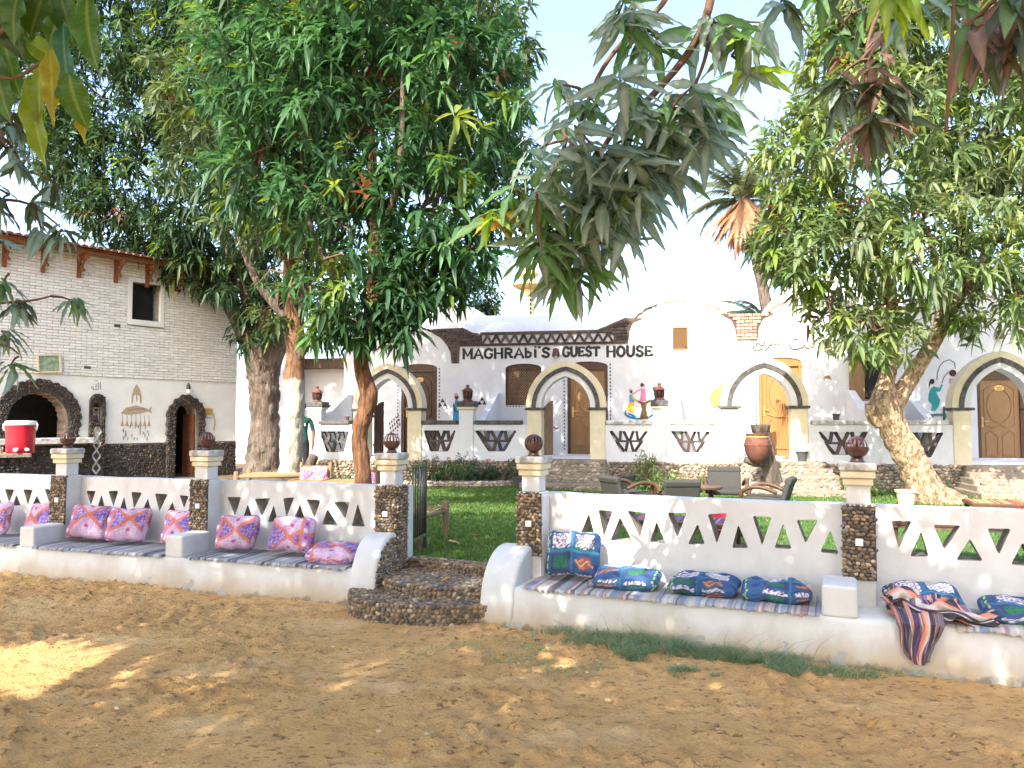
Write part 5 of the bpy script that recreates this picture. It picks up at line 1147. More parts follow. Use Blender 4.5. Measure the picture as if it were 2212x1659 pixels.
m = MB(); m.lathe([(.05, -.09), (.06, -.05), (.03, 0)], 12, (-1.37, -.08, 2.46)); m.build('lamp_bulb', LAMPGL, BH, smooth=40)
# dado of dark pebbles
m = MB(); m.box(-9, -1.88, -.03, -.001, .2, 1.165); m.box(-.88, 0, -.03, -.001, .2, 1.165); dd_ = m.build('pebble_dado', MORTAR, BH)
pts = []
for a_, b_ in ((-5.9, -3.68), (-3.32, -1.9), (-.87, 0)): pts += [(Vector((a_ + p, -.032, q + .3)), Vector((0, -1, 0))) for p, q in scatter(b_ - a_, .86, .06, .042)]
random.shuffle(pts); pts.sort(key=lambda t: t[0].x < -3.3)
pebbles(dd_, 'd', pts, .07, 300, size2=.045)
# painted ornaments
och = (.46, .36, .24); brn = (.27, .19, .14); ob_ = lambda *p: list(p)
fsh = [(och, [(-2.975, 1.852), (-2.855, 1.981), (-2.624, 2.042), (-2.403, 1.988), (-2.320, 1.945), (-2.237, 2.042), (-2.268, 1.924), (-2.232, 1.852), (-2.334, 1.902), (-2.546, 1.842), (-2.798, 1.818)]), (brn, line([(-2.800, 1.925), (-2.622, 1.963), (-2.402, 1.952)], .02)),
       (och, [(-2.618, 2.539), (-2.542, 2.426), (-2.490, 2.247), (-2.486, 2.095), (-2.523, 2.094), (-2.538, 2.246), (-2.612, 2.316), (-2.686, 2.242), (-2.697, 2.091), (-2.733, 2.090), (-2.729, 2.241), (-2.687, 2.421)]), (brn, line([(-2.612, 2.316), (-2.608, 2.136)], .02))]
for k in range(7):
    u_ = -2.93 + k * .104; zt = 1.84 - .004 * k; fsh += [(brn, line([(u_, zt), (u_ + .005, 1.69)], .011)), (och, [(u_ - .005, 1.69), (u_ + .015, 1.69), (u_ + .045, 1.56), (u_ - .035, 1.56)])]
for k in range(24): u_ = -2.92 + .62 * random.random(); z_ = 1.22 + .3 * random.random() ** 2; fsh.append((random.choice([(.10, .16, .12), brn, (.12, .14, .2)]), [(u_ - .008, z_), (u_ + .008, z_), (u_ + .012, z_ + .04 + .06 * random.random()), (u_ - .006, z_ + .07)]))
for nm_, sh_ in (('painted_fish', fsh[:2]), ('painted_arch', fsh[2:3]), ('painted_pendant', fsh[3:4])): painted(nm_, sh_, y=-.004, parent=BH)
for k in range(7): painted('painted_tassel', fsh[4 + 2 * k:6 + 2 * k], y=-.004, parent=BH)
props(painted('painted_marks', fsh[18:], y=-.004, parent=BH), kind='stuff')
painted('arabic_script', [((.13, .13, .12), line([(-3.440, 2.551), (-3.435, 2.381)], .014)), ((.13, .13, .12), line([(-3.487, 2.542), (-3.479, 2.380), (-3.523, 2.378)], .013)), ((.13, .13, .12), line([(-3.533, 2.513), (-3.529, 2.378), (-3.582, 2.376), (-3.623, 2.403), (-3.630, 2.437), (-3.598, 2.445), (-3.583, 2.390)], .013)), ((.13, .13, .12), line([(-3.567, 2.563), (-3.528, 2.586), (-3.494, 2.573)], .01))], y=-.004, parent=BH)
painted('painted_plaque', [((.52, .38, .10), [(-0.899, 2.010), (-0.670, 1.998), (-0.667, 1.827), (-0.904, 1.833)]), (brn, line([(-0.864, 1.941), (-0.789, 1.958), (-0.703, 1.935)], .03)), (brn, line([(-0.838, 1.880), (-0.727, 1.873)], .03)), (och, line([(-0.659, 1.866), (-0.603, 1.671), (-0.633, 1.437)], .03)), (och, line([(-0.882, 1.786), (-0.691, 1.748)], .02))], y=-.02, parent=BH)
FRAMED = empty('framed_picture', fpt(BO, BA, -4.53, -.02, 2.90), BA, 'small framed green picture hanging crooked on the white brick wall', 'picture')
m = MB(); m.M = Matrix.Rotation(R(-5), 4, 'Y'); m.panel([(-.24, -.2), (.24, -.2), (.24, .2), (-.24, .2)], [[(-.2, -.165), (.2, -.165), (.2, .165), (-.2, .165)]], -.05, -.02); m.build('picture_frame', CREAM, FRAMED, bevel=.005)
GREENPIC = mat('green_print', (.30, .37, .27), (.16, .25, .14), scale=14, rough=.6, thr=(.45, .55))
m = MB(); m.M = Matrix.Rotation(R(-5), 4, 'Y'); m.box(-.2, .2, -.035, -.024, -.165, .165); m.build('picture_print', GREENPIC, FRAMED)
# pebble counter in front with the water cooler
CT = empty('stone_counter', (-6.70, 10.75, .296), R(38), 'low dark stone counter carrying the red cooler', 'counter')
m = MB(); m.box(-2.2, -.1, 0, .5, 0, .86); m.build('counter_body', MORTAR, CT)
pts = [(Vector((p - 2.2, -.004, q)), Vector((0, -1, 0))) for p, q in scatter(2.1, .86, .055, .042)] + [(Vector((-.096, p, q)), Vector((1, 0, 0))) for p, q in scatter(.5, .86, .055, .042)]
pts.sort(key=lambda t: -t[0].x); pebbles(CT, 'd', pts, .065, 300, size2=.045)
m = MB(); m.box(-2.3, .0, -.08, .56, .865, .925); m.build('counter_top', STONE_T, CT, bevel=.01)
wc = fpt(Vector((-6.70, 10.75, 0)), R(38), -.12, .12, 1.221)
WC = empty('water_cooler', wc, R(10), 'red water cooler jug with white lid on the stone counter', 'cooler')
m = MB(); m.lathe([(.165, 0), (.172, .01), (.178, .15), (.185, .36), (.188, .375), (.18, .385)], 36); m.build('cooler_body', REDPL, WC, smooth=40)
m = MB(); m.lathe([(.186, .385), (.194, .392), (.196, .43), (.186, .445), (.06, .452), (.0, .452)], 36, cap=False); m.build('lid', WHITEPL, WC, smooth=40)
for s in (-1, 1): m = MB(); m.tube([(s * .19, 0, .41), (s * .215, -.01, .40), (s * .21, -.015, .33), (s * .185, 0, .30)], .012, 8); m.build('handle', WHITEPL, WC, smooth=True)
m = MB(); m.lathe([(.02, -.06), (.026, -.055), (.026, 0)], 12); m.M = None; sp_ = m.build('tap', WHITEPL, WC, smooth=40); sp_.location = (.03, -.172, .05); sp_.rotation_euler = (R(-90), 0, 0)
m = MB(); m.lathe([(.018, -.05), (.022, -.045), (.022, 0)], 12); sp_ = m.build('tap', WHITEPL, WC, smooth=40); sp_.location = (.13, -.125, .05); sp_.rotation_euler = (R(-90), 0, R(45))
STEEL = mat('steel', (.6, .6, .58), rough=.25, metallic=.9)
m = MB(); m.lathe([(.028, 0), (.036, .09), (.034, .09), (.027, .005), (.0, .005)], 16, cap=False); cu = m.build('metal_cup', STEEL, None, smooth=40, loc=fpt(Vector((-6.70, 10.75, 0)), R(38), -.36, .0, 1.222)); props(cu, 'small steel cup on the counter beside the red cooler', 'cup')

# ================================================================== foliage

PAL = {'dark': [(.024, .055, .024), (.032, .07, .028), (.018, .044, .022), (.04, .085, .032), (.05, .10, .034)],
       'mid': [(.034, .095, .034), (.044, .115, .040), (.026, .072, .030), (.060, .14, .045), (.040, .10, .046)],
       'lit': [(.11, .165, .065), (.14, .20, .075), (.085, .14, .06), (.19, .24, .09), (.13, .165, .085)],  # sun-washed paleness of lit foliage put into these leaf colours
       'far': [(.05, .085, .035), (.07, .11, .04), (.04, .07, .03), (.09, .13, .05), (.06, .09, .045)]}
LIME = np.array([(.12, .19, .03), (.09, .16, .03), (.16, .22, .045)]); REDY = np.array([(.15, .05, .03), (.12, .045, .03), (.18, .08, .035)])
GOLDEN = 2.399963
def leaf_geo(P, D, L, Wd, droop, cols, detail=1):
    """P base, D unit direction; curved folded mango leaves as numpy arrays"""
    n = len(P); up = np.array([0, 0, 1.0]); side = np.cross(D, up); ln = np.linalg.norm(side, axis=1, keepdims=True); side = np.where(ln < .05, np.array([1.0, 0, 0]), side / np.maximum(ln, 1e-6))
    tw = RNG.normal(0, .45, n); nrm = np.cross(side, D); side = side * np.cos(tw)[:, None] + nrm * np.sin(tw)[:, None]; nrm = np.cross(side, D)
    st = [(0, 0, 0), (.30, 1, -1), (.30, 0, 0), (.30, 1, 1), (.68, .86, -1), (.68, 0, 0), (.68, .86, 1), (1, 0, 0)] if detail else [(0, 0, 0), (.42, 1, -1), (.42, 0, 0), (.42, 1, 1), (1, 0, 0)]
    V = []
    for t, w, s in st:
        p = P + D * (L * t)[:, None] + side * (Wd * w * s * .5)[:, None] + nrm * (Wd * .22 * abs(s) * w)[:, None]
        p = p - up * (droop * L * t * t)[:, None]; V.append(p)
    k = len(st); V = np.stack(V, 1).reshape(-1, 3); i = np.arange(n)[:, None] * k
    if detail: F = [np.concatenate([i + np.array([[2, 5, 4, 1]]), i + np.array([[3, 6, 5, 2]])]), np.concatenate([i + np.array([f]) for f in ((0, 2, 1), (0, 3, 2), (4, 5, 7), (5, 6, 7))])]
    else: F = [np.concatenate([i + np.array([f]) for f in ((0, 2, 1), (0, 3, 2), (1, 2, 4), (2, 3, 4))])]
    return V, F, np.repeat(cols, k, 0)
def ray_clear(P, targets):
    """leave out what stands in the way of the sun for the sunlit patches of the place"""
    keep = np.ones(len(P), bool); s = np.array(TO_SUN)
    for c, r in targets:
        d = P - np.array(c); t = d @ s; q = d - t[:, None] * s
        keep &= (np.sum((q / np.array(r)) ** 2, 1) > 1) | (t < 0)
    return keep
def crown(blobs, ros, nl, L, pal, lime=.05, red=.015, seed=1, detail=1, hole=.0, clear=(), shell=.5, updir=.35, limefn=None, inframe=None, twigs=0):
    rg = np.random.default_rng(seed); vol = np.array([b[1][0] * b[1][1] * b[1][2] for b in blobs]) ** (2 / 3) * np.array([b[2] if len(b) > 2 else 1 for b in blobs]); cnt = (vol / vol.sum() * ros).astype(int)
    RP, RA, TW = [], [], []
    for b, c in zip(blobs, cnt):
        d = rg.normal(size=(c, 3)); d /= np.linalg.norm(d, axis=1, keepdims=True); r = shell + (1 - shell) * rg.random(c) ** .6; r *= 1 + .16 * np.sin(d[:, 0] * 5 + seed) * np.sin(d[:, 2] * 6 + d[:, 1] * 4)
        p = np.array(b[0]) + d * r[:, None] * np.array(b[1]); RP.append(p); RA.append(d * .75 + rg.normal(size=(c, 3)) * .45 + np.array([0, 0, updir])); TW += [(b[0], p[i]) for i in range(min(twigs, c))]
    RP = np.concatenate(RP); RA = np.concatenate(RA); RA /= np.linalg.norm(RA, axis=1, keepdims=True)
    if hole:
        f = np.sin(RP[:, 0] * 2.3 + seed) * np.sin(RP[:, 1] * 2.1 + 1) * np.sin(RP[:, 2] * 2.6 + 2 * seed) + .5 * np.sin(RP[:, 0] * 5.1) * np.sin(RP[:, 2] * 4.7 + seed); k = f > -hole; RP, RA = RP[k], RA[k]
    if len(clear): k = ray_clear(RP, clear); RP, RA = RP[k], RA[k]
    if inframe is not None: k = inframe(RP); RP, RA = RP[k], RA[k]
    live = {tuple(q) for q in np.round(RP, 4).tolist()}; TW = [w for w in TW if tuple(np.round(w[1], 4).tolist()) in live]
    n = len(RP); e1 = np.cross(RA, rg.normal(size=(n, 3))); e1 /= np.linalg.norm(e1, axis=1, keepdims=True); e2 = np.cross(RA, e1)
    pc = np.array(PAL[pal])[rg.integers(0, 5, n)] * rg.uniform(.8, 1.25, (n, 1)); u = rg.random(n)
    lm = lime if limefn is None else limefn(RP); pc = np.where((u < lm)[:, None], LIME[rg.integers(0, 3, n)], pc); pc = np.where((u > 1 - red)[:, None], REDY[rg.integers(0, 3, n)], pc)
    P, D, LL, WW, DR, CC = [], [], [], [], [], []; rs = rg.uniform(.6, 1.2, n); rd = rg.uniform(.4, 1.3, n)
    for i in range(nl):
        ph = GOLDEN * i + rg.normal(0, .25, n); th = R(30) + R(72) * ((i + .5) / nl) + rg.normal(0, .3, n)
        d = RA * np.cos(th)[:, None] + (e1 * np.cos(ph)[:, None] + e2 * np.sin(ph)[:, None]) * np.sin(th)[:, None]
        P.append(RP - RA * (.55 * L * i / nl) + rg.normal(0, .012, (n, 3))); D.append(d / np.linalg.norm(d, axis=1, keepdims=True)); l = L * rs * rg.uniform(.7, 1.15, n); LL.append(l); WW.append(l * rg.uniform(.21, .3, n)); DR.append(rg.uniform(.25, .9, n) * rd); CC.append(pc * rg.uniform(.8, 1.2, (n, 1)))
    P, D, LL, WW, DR, CC = (np.concatenate(q) for q in (P, D, LL, WW, DR, CC)); kp = rg.random(len(P)) > .18
    V, F, C = leaf_geo(P[kp], D[kp], LL[kp], WW[kp], DR[kp], CC[kp], detail)
    return V, F, C, TW
def make_tree(name, label, loc, trunk, limbs, bark, blobs, trunk_n=30, group='mango trees', **k):
    t = empty(name, loc, 0, label, 'tree', group); L = Vector(loc)
    m = MB()
    def wob(pts, rad, nn, amp=.12):
        """resample a limb and roughen its section so it reads as bark"""
        K_ = 14 if nn > 10 else 6; P = sm([tuple(Vector(p) - L) for p in pts], K_); rr = [rad[min(len(rad) - 1, int(i / K_))] + (rad[min(len(rad) - 1, int(i / K_) + 1)] - rad[min(len(rad) - 1, int(i / K_))]) * ((i % K_) / K_) for i in range(len(P))]
        m0 = len(m.v); m.tube(P, rr, nn)
        for i in range(m0, len(m.v)):
            ring = (i - m0) // nn; c = Vector(P[min(ring, len(P) - 1)]); v = Vector(m.v[i]); d = v - c; q = 1 + amp * noise.noise((v * 4.0) + Vector((3, 1, 2))) + amp * .7 * noise.noise(v * 11) + amp * .55 * noise.noise(Vector((v.x * 30, v.y * 30, v.z * 9))); m.v[i] = tuple(c + d * q)
    wob(trunk[0], trunk[1], trunk_n, .16); tk = m.build('trunk', bark, t, smooth=True)
    for pts, rad in limbs: m = MB(); wob(pts, rad, 8, .1); m.build('limb', bark if bark not in (BARK_W, BARK) else BARK_D, t, smooth=True)
    m = MB(); V, F, C, TW = crown(blobs, **k)
    for c, p in TW: m.tube([Vector(c) - L, (Vector(c) + Vector(p)) / 2 - L + Vector((0, 0, .12)), Vector(p) - L], [.02, .012, .006], 4, cap=False)
    if m.v: props(m.build('twigs', TWIG, t, smooth=True), kind='stuff')
    o = mobj('crown', np_mesh('crown', V - np.array(loc), F, LEAF, col=C), t); o['kind'] = 'stuff'
    return t
# --- slim red-barked mango tree by the steps
SUNNY = [((-.9, 14.2, .3), (.9, .9, .28))]
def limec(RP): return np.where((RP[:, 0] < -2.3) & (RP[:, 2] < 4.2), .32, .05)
make_tree('mango_tree', 'leafy green mango tree with slim red-brown trunk behind the left bench', (-2.13, 11.0, .29),
    ([(-2.10, 11, .25), (-2.12, 11.0, .9), (-2.17, 11, 1.5), (-2.05, 11, 2.0), (-2.16, 11.02, 2.5), (-2.03, 11, 3.1), (-2.0, 11.1, 4.2), (-2.1, 11.2, 6)], [.15, .12, .11, .125, .105, .11, .09, .06]),
    [([(-2.1, 11, 2.9), (-2.5, 11.2, 3.6), (-3.0, 11.3, 4.6), (-3.2, 11.4, 6)], [.05, .04, .035, .02]), ([(-2.03, 11, 3.0), (-1.5, 11.1, 3.8), (-1.1, 11.1, 4.9), (-.8, 11, 6)], [.055, .045, .035, .02]), ([(-2.0, 11.1, 4.2), (-1.6, 10.6, 5), (-1.5, 10.4, 6.5)], [.06, .05, .03]), ([(-2.03, 11, 3.6), (-1.0, 11.2, 4.4), (.2, 11.6, 5.2)], [.05, .04, .02])],
    BARK, [((-2.102, 11.200, 6.193), (2.0, 1.6, 1.8)), ((-3.266, 11.400, 6.773), (1.3, 1.3, 1.4)), ((-0.833, 11.200, 6.613), (1.25, 1.2, 1.3)), ((-3.870, 11.600, 5.416), (.85, .9, .9)), ((-1.315, 11.000, 4.745), (1.25, 1.1, 1.05)), ((-2.563, 10.900, 4.515), (1.1, 1.0, .95)), ((-2.005, 10.800, 3.627), (.95, .8, .65)), ((-2.883, 10.900, 3.578), (.55, .6, .5)), ((-3.313, 11.000, 3.798), (.35, .4, .4)), ((-2.718, 10.800, 2.968), (.38, .4, .3)), ((-1.658, 10.700, 3.021), (.5, .45, .36)), ((-2.176, 10.700, 3.021), (.5, .5, .4)), ((-2.591, 10.500, 3.893), (.75, .45, .5)), ((-2.308, 10.400, 3.363), (.5, .35, .4)), ((-1.438, 10.500, 3.251), (.45, .35, .35)), ((-1.338, 10.700, 3.674), (.7, .6, .55)), ((-0.956, 10.800, 3.429), (.4, .4, .35)), ((-0.636, 10.900, 4.112), (.5, .6, .5)), ((-0.111, 11.400, 5.210), (.6, .7, .7)), ((-2.143, 11.300, 8.587), (2.3, 1.9, 1.7)), ((-4.038, 12.000, 7.647), (1.2, 1.2, 1.4))],
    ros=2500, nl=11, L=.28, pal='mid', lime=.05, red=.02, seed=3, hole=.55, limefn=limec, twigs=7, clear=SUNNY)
# --- whitewashed mango tree
make_tree('mango_tree', 'mango tree with its lower trunk whitewashed, behind the wooden armchair', (-4.0, 14.0, .29),
    ([(-4.02, 14, .25), (-4.02, 14, .8), (-3.98, 14, 1.6), (-3.97, 14, 2.3), (-4.0, 14.1, 3.2), (-4.1, 14.1, 4.5), (-4.0, 14.2, 6.5)], [.26, .205, .19, .185, .17, .13, .09]),
    [([(-3.9, 14, .5), (-3.7, 13.9, .75), (-3.55, 13.85, 1.05)], [.10, .09, .085]), ([(-3.98, 14, 2.7), (-3.6, 14, 3.4), (-3.2, 14.2, 4.6)], [.1, .08, .05]), ([(-4, 14.1, 3.4), (-4.7, 14.2, 4.2), (-5.2, 14.4, 5.2)], [.1, .08, .05])],
    BARK_W, [((-4.297, 14.200, 5.820), (1.4, 1.4, 1.1)), ((-5.248, 14.600, 7.572), (1.8, 1.7, 1.5)), ((-4.051, 14.400, 9.210), (2.2, 2.0, 1.8)), ((-2.751, 14.600, 8.762), (2.0, 1.8, 1.7)), ((-1.424, 14.800, 9.420), (1.6, 1.6, 1.6)), ((-0.232, 14.500, 8.805), (.75, .9, 1.3)), ((0.123, 14.300, 7.004), (.5, .7, .7)), ((-0.651, 14.000, 6.630), (.8, .9, .9)), ((-3.538, 14.000, 4.555), (.7, .7, .6)), ((-4.292, 14.000, 3.785), (.5, .5, .45)), ((-3.102, 14.000, 3.529), (.5, .5, .4))],
    ros=2300, nl=11, L=.27, pal='far', lime=.10, red=.01, seed=5, hole=.8, twigs=3, clear=SUNNY)
# --- big old tree
make_tree('mango_tree', 'big old dark mango tree with thick grey trunk beside the brick house', (-6.25, 19.4, .29),
    ([(-6.28, 19.4, .2), (-6.27, 19.4, .6), (-6.23, 19.4, 1.6), (-6.26, 19.4, 2.6), (-6.33, 19.4, 3.3), (-6.45, 19.4, 4.5), (-6.6, 19.4, 6.5)], [.62, .42, .34, .35, .42, .33, .25]),
    [([(-6.2, 19.4, 2.8), (-5.7, 19.2, 3.9), (-5.0, 19, 5)], [.28, .2, .14]), ([(-6.4, 19.4, 3.2), (-7.2, 19.2, 4.8), (-8.4, 19, 6.2)], [.28, .2, .14]), ([(-6.4, 19.4, 4), (-6.8, 18.9, 5.5), (-7.4, 18.5, 7)], [.25, .18, .1])],
    BARK_D, [((-8.814, 18.600, 7.458), (2.3, 2.0, 2.1)), ((-10.121, 18.600, 9.659), (2.4, 2.0, 2.0)), ((-7.167, 18.800, 6.475), (1.8, 1.7, 1.25)), ((-7.822, 18.800, 10.572), (2.4, 2.2, 2.2)), ((-5.840, 19.000, 5.534), (1.0, 1.1, .9)), ((-10.640, 18.000, 8.053), (1.0, 1.1, 1.0)), ((-6.453, 19.500, 4.742), (.75, .8, .7)), ((-6.583, 19.000, 8.527), (2.0, 1.8, 1.8)), ((-11.907, 18.500, 10.313), (1.6, 1.5, 1.9)), ((-9.125, 19.000, 12.831), (2.8, 2.3, 2.0)), ((-6.080, 19.500, 11.395), (2.5, 2, 2.4)), ((-9.306, 19.000, 5.709), (.9, 1, .5)), ((-11.861, 18.000, 11.785), (1.8, 1.5, 1.5)), ((-7.744, 18.600, 5.168), (.9, .8, .45)), ((-9.830, 18.400, 6.940), (1.1, 1, .7)), ((-8.167, 18.500, 5.829), (1.2, 1.1, .7)), ((-6.610, 18.600, 4.827), (.8, .7, .55)), ((-5.864, 18.600, 4.033), (.65, .6, .5)), ((-6.584, 18.900, 3.842), (.5, .5, .45)), ((-5.255, 18.600, 4.713), (.6, .6, .6))],
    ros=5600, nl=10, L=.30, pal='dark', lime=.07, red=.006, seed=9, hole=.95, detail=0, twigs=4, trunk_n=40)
# --- leaning tree on the right
make_tree('mango_tree', 'leaning mango tree with pale rough forked trunk on the lawn at right', (6.87, 13.0, .29),
    ([(7.25, 13.0, .1), (6.98, 13, .45), (6.75, 13, .95), (6.45, 13, 1.5), (6.32, 13, 1.95), (6.36, 13.05, 2.3)], [.46, .30, .24, .225, .235, .15]),
    [([(6.3, 13, 1.75), (6.33, 13, 2.3), (6.45, 13, 2.9), (6.5, 13.1, 3.8), (6.2, 13.2, 5)], [.17, .145, .12, .10, .06]), ([(6.36, 13, 1.8), (6.72, 13, 2.35), (7.15, 13, 3.0), (7.55, 13, 3.7), (8.2, 13.1, 4.6)], [.18, .145, .13, .11, .07]), ([(7.2, 13, 3.1), (7.3, 13, 3.9), (7.1, 13, 5)], [.08, .07, .04]), ([(6.2, 13.0, 1.62), (6.05, 12.95, 1.75), (6.0, 12.9, 1.95)], [.1, .09, .08])],
    BARK_L, [((6.221, 12.800, 6.283), (1.7, 1.5, 1.55)), ((4.847, 12.800, 6.123), (.85, .9, 1.0)), ((8.011, 13.000, 7.085), (1.5, 1.5, 1.8)), ((5.240, 12.600, 4.497), (1.1, 1.1, 1.0)), ((6.741, 12.400, 4.451), (1.4, 1.3, 1.0)), ((8.080, 12.600, 4.651), (1.0, 1, 1.2)), ((5.833, 12.300, 3.114), (.85, .7, .52)), ((4.709, 12.700, 4.831), (.7, .8, .85)), ((7.956, 12.000, 3.553), (.45, .5, .6)), ((5.955, 13.000, 7.901), (.95, 1.1, 1.2), 1.4), ((7.534, 13.200, 8.915), (1.8, 1.6, 1.6), 1.3), ((6.220, 13.000, 8.969), (1.1, 1.1, 1.1), 1.4), ((5.139, 12.400, 3.541), (.45, .5, .45)), ((7.505, 12.600, 3.341), (.4, .5, .3)), ((8.821, 12.600, 6.132), (1.2, 1.2, 1.5))],
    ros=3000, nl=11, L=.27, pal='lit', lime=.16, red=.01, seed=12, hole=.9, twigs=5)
# --- dark tree behind the roof
make_tree('garden_tree', 'small dark rounded tree rising behind the vaulted roof', (-1.150, 27.000, 0.227), ([(-1.150, 27.000, 0.227), (-1.158, 27.000, 4.126), (-1.112, 27.000, 5.767)], [.2, .16, .1]), [], BARK_D, [((-1.162, 27.000, 6.097), (.75, .8, .75)), ((-1.737, 27.000, 6.757), (.5, .6, .6)), ((-0.720, 27.000, 5.685), (.35, .4, .35))], ros=240, nl=9, L=.3, pal='dark', lime=.02, red=0, seed=14, detail=0, group='trees behind the house')
# --- canopy trees beside and behind the camera: their shade falls on the benches
def out_of_view(RP):
    y = np.maximum(RP[:, 1], .01); el = (RP[:, 2] - 1.65) / y; az = np.abs(RP[:, 0]) / y
    return (RP[:, 1] < .6) | (el > .66) | (az > .80)
PATCH = [((-3.1, 5.40, 0), (.85, .85, .32)), ((-4.6, 5.45, 0), (.9, .9, .3)), (fpt(FRO, FRA, 1.24, .6, .62), (.50, .50, .45)), (fpt(FRO, FRA, 1.05, .6, .9), (.42, .42, .42)), (fpt(FRO, FRA, 1.5, .6, .9), (.42, .42, .30)), (fpt(FRO, FRA, .62, .6, .9), (.24, .24, .34)), (fpt(FRO, FRA, 1.75, .6, .5), (.1, .1, .12)), (fpt(FLO, FLA, -.72, .4, .55), (.2, .2, .35)), (fpt(FRO, FRA, .1, .2, .6), (.12, .12, .1)), ((.35, 5.5, 0), (.22, .22, .06)), ((-.45, 5.75, 0), (.3, .3, .07)), ((.95, 4.5, 0), (.18, .18, .06)), ((2.1, 3.1, 0), (.5, .5, .15)), (fpt(FRO, FRA, 2.72, 0, .15), (.09, .09, .09))]
NEARL = make_tree('shade_mango_tree', 'mango tree beside the viewer whose leafy branches hang in at the top', (-5.2, -2.2, 0),
    ([(-5.2, -2.2, -.1), (-5.2, -2.2, 1.2), (-5.1, -2.1, 2.6), (-4.9, -1.8, 4)], [.5, .38, .33, .28]),
    [([(-5, -2, 3.2), (-3.6, -.6, 4.4), (-1.6, .9, 4.9), (.4, 2.2, 4.6)], [.2, .14, .1, .06]), ([(-4.9, -1.8, 3.8), (-5.6, .6, 5), (-6, 2.4, 5.4)], [.18, .12, .06]), ([(-5, -2, 3.5), (-3, -3, 4.8), (-.5, -3, 5.4)], [.18, .12, .06]), ([(-5, -2, 3.6), (-7.5, -1.5, 5), (-9, -.5, 5.5)], [.18, .12, .06])],
    BARK_D, [((-5.5, -2, 5.6), (2.6, 2.4, .9)), ((-3, -.8, 5.6), (2.4, 2.2, .9)), ((-6.5, .8, 5.5), (2.4, 2.0, .9)), ((-4.2, 1.6, 5.7), (2.2, 1.9, .8)), ((-8.5, -1, 5.6), (2.2, 2.2, .9)), ((-1.0, .6, 5.6), (1.9, 1.8, .8)), ((-1.0, -2, 5.7), (2.2, 1.8, .8)), ((-3, -3.6, 5.7), (2.4, 1.6, .8)), ((.9, -.6, 5.6), (1.5, 1.6, .7)), ((-9.5, 1.6, 5.6), (2.2, 2, .9)), ((-1.6, 2.0, 5.5), (1.4, 1.0, .6)), ((-3.6, 4.0, 6.3), (2.0, 1.5, .6)), ((-6.2, 3.8, 6.3), (2.2, 1.6, .6)), ((-1.4, 3.7, 6.2), (1.4, 1.4, .5)), ((-8.8, 3.6, 6.0), (2.0, 1.8, .7)), ((-7.4, 2.4, 5.8), (1.9, 1.5, .6))],
    ros=5600, nl=11, L=.33, pal='mid', lime=.06, red=.0, seed=21, detail=0, shell=.2, clear=PATCH, inframe=out_of_view, group='shade trees around the viewer')
NEARR = make_tree('shade_mango_tree', 'mango tree at the right whose dark leaves hang in at the upper right corner', (5.0, -1.4, 0),
    ([(5, -1.4, -.1), (5, -1.4, 1.2), (4.9, -1.2, 2.6), (4.6, -.8, 3.8)], [.42, .32, .28, .22]),
    [([(4.7, -1, 3.4), (3.6, .8, 4.3), (2.6, 2.0, 4.2)], [.16, .1, .06]), ([(4.7, -.9, 3.6), (5.4, .8, 4.5), (5.6, 2, 4.8)], [.16, .1, .06])],
    BARK_D, [((4.6, -.8, 5.2), (2.0, 1.8, .8)), ((2.6, -.2, 5.4), (1.4, 1.5, .7)), ((5.6, 1.2, 5.2), (1.6, 1.4, .7))], ros=1200, nl=11, L=.32, pal='mid', lime=.05, red=.0, seed=23, detail=0, shell=.2, clear=PATCH, inframe=out_of_view, group='shade trees around the viewer')
for i_, (x_, y_, lb_) in enumerate(((-9.5, -9.0, 'unseen mango tree added to dim the walls, well behind the viewer at the left'), (-1.5, -10.5, 'unseen mango tree added to dim the walls, straight behind the viewer'), (7.5, -8.5, 'unseen mango tree added to dim the walls, behind the viewer at the right'))):  # unseen trees added to block low sky light from the bench walls
    make_tree('shade_mango_tree', lb_, (x_, y_, 0), ([(x_, y_, -.1), (x_, y_, 1.5), (x_ + .1, y_, 3), (x_, y_, 5)], [.4, .3, .26, .2]), [([(x_, y_, 2.6), (x_ + 1.2, y_, 3.6), (x_ + 2.2, y_, 4.4)], [.14, .1, .06]), ([(x_, y_, 2.8), (x_ - 1.2, y_, 3.8), (x_ - 2.2, y_, 4.6)], [.14, .1, .06])], BARK_D,
        [((x_, y_, 5), (3.2, 2.4, 2.6)), ((x_ + 2.4, y_, 3.6), (2.0, 1.8, 1.7)), ((x_ - 2.4, y_, 3.8), (2.0, 1.8, 1.7))], trunk_n=16, ros=650, nl=9, L=.42, pal='mid', lime=.05, red=0, seed=70 + i_, detail=0, shell=.5, group='shade trees around the viewer')
# --- near hanging branches: every leaf its own piece
def near_leaf(seed, col, col2, L=.24, W_=.062):
    rr = random.Random(seed); n = 9; V = []; F = []; C = []; curl = rr.uniform(.05, .28); bend = rr.uniform(-.12, .12); ph = rr.uniform(0, 6)
    for i in range(n + 1):
        t = i / n; w = W_ * (math.sin(math.pi * min(1, t ** .72)) ** .8) * (1 - .25 * t); x = L * t; y = bend * L * t * t; z = -curl * L * t * t
        for s in (-1, 0, 1):
            wav = .007 * math.sin(t * 19 + s * 1.7 + ph) * abs(s) * (w / W_); V.append((x, y + s * w * .5, z + abs(s) * w * .16 + wav)); c = np.array(col) * (1 - t) + np.array(col2) * t
            C.append(np.minimum(c * (1.7 if s == 0 else 1.0) + (.02 if s == 0 else 0), 1))
    F = [(3 * i + j, 3 * i + 3 + j, 3 * i + 4 + j, 3 * i + 1 + j) for i in range(n) for j in (0, 1)]
    return np_mesh('leaf', np.array(V), [np.array(F)], LEAF_N, col=np.array(C), smooth=True)
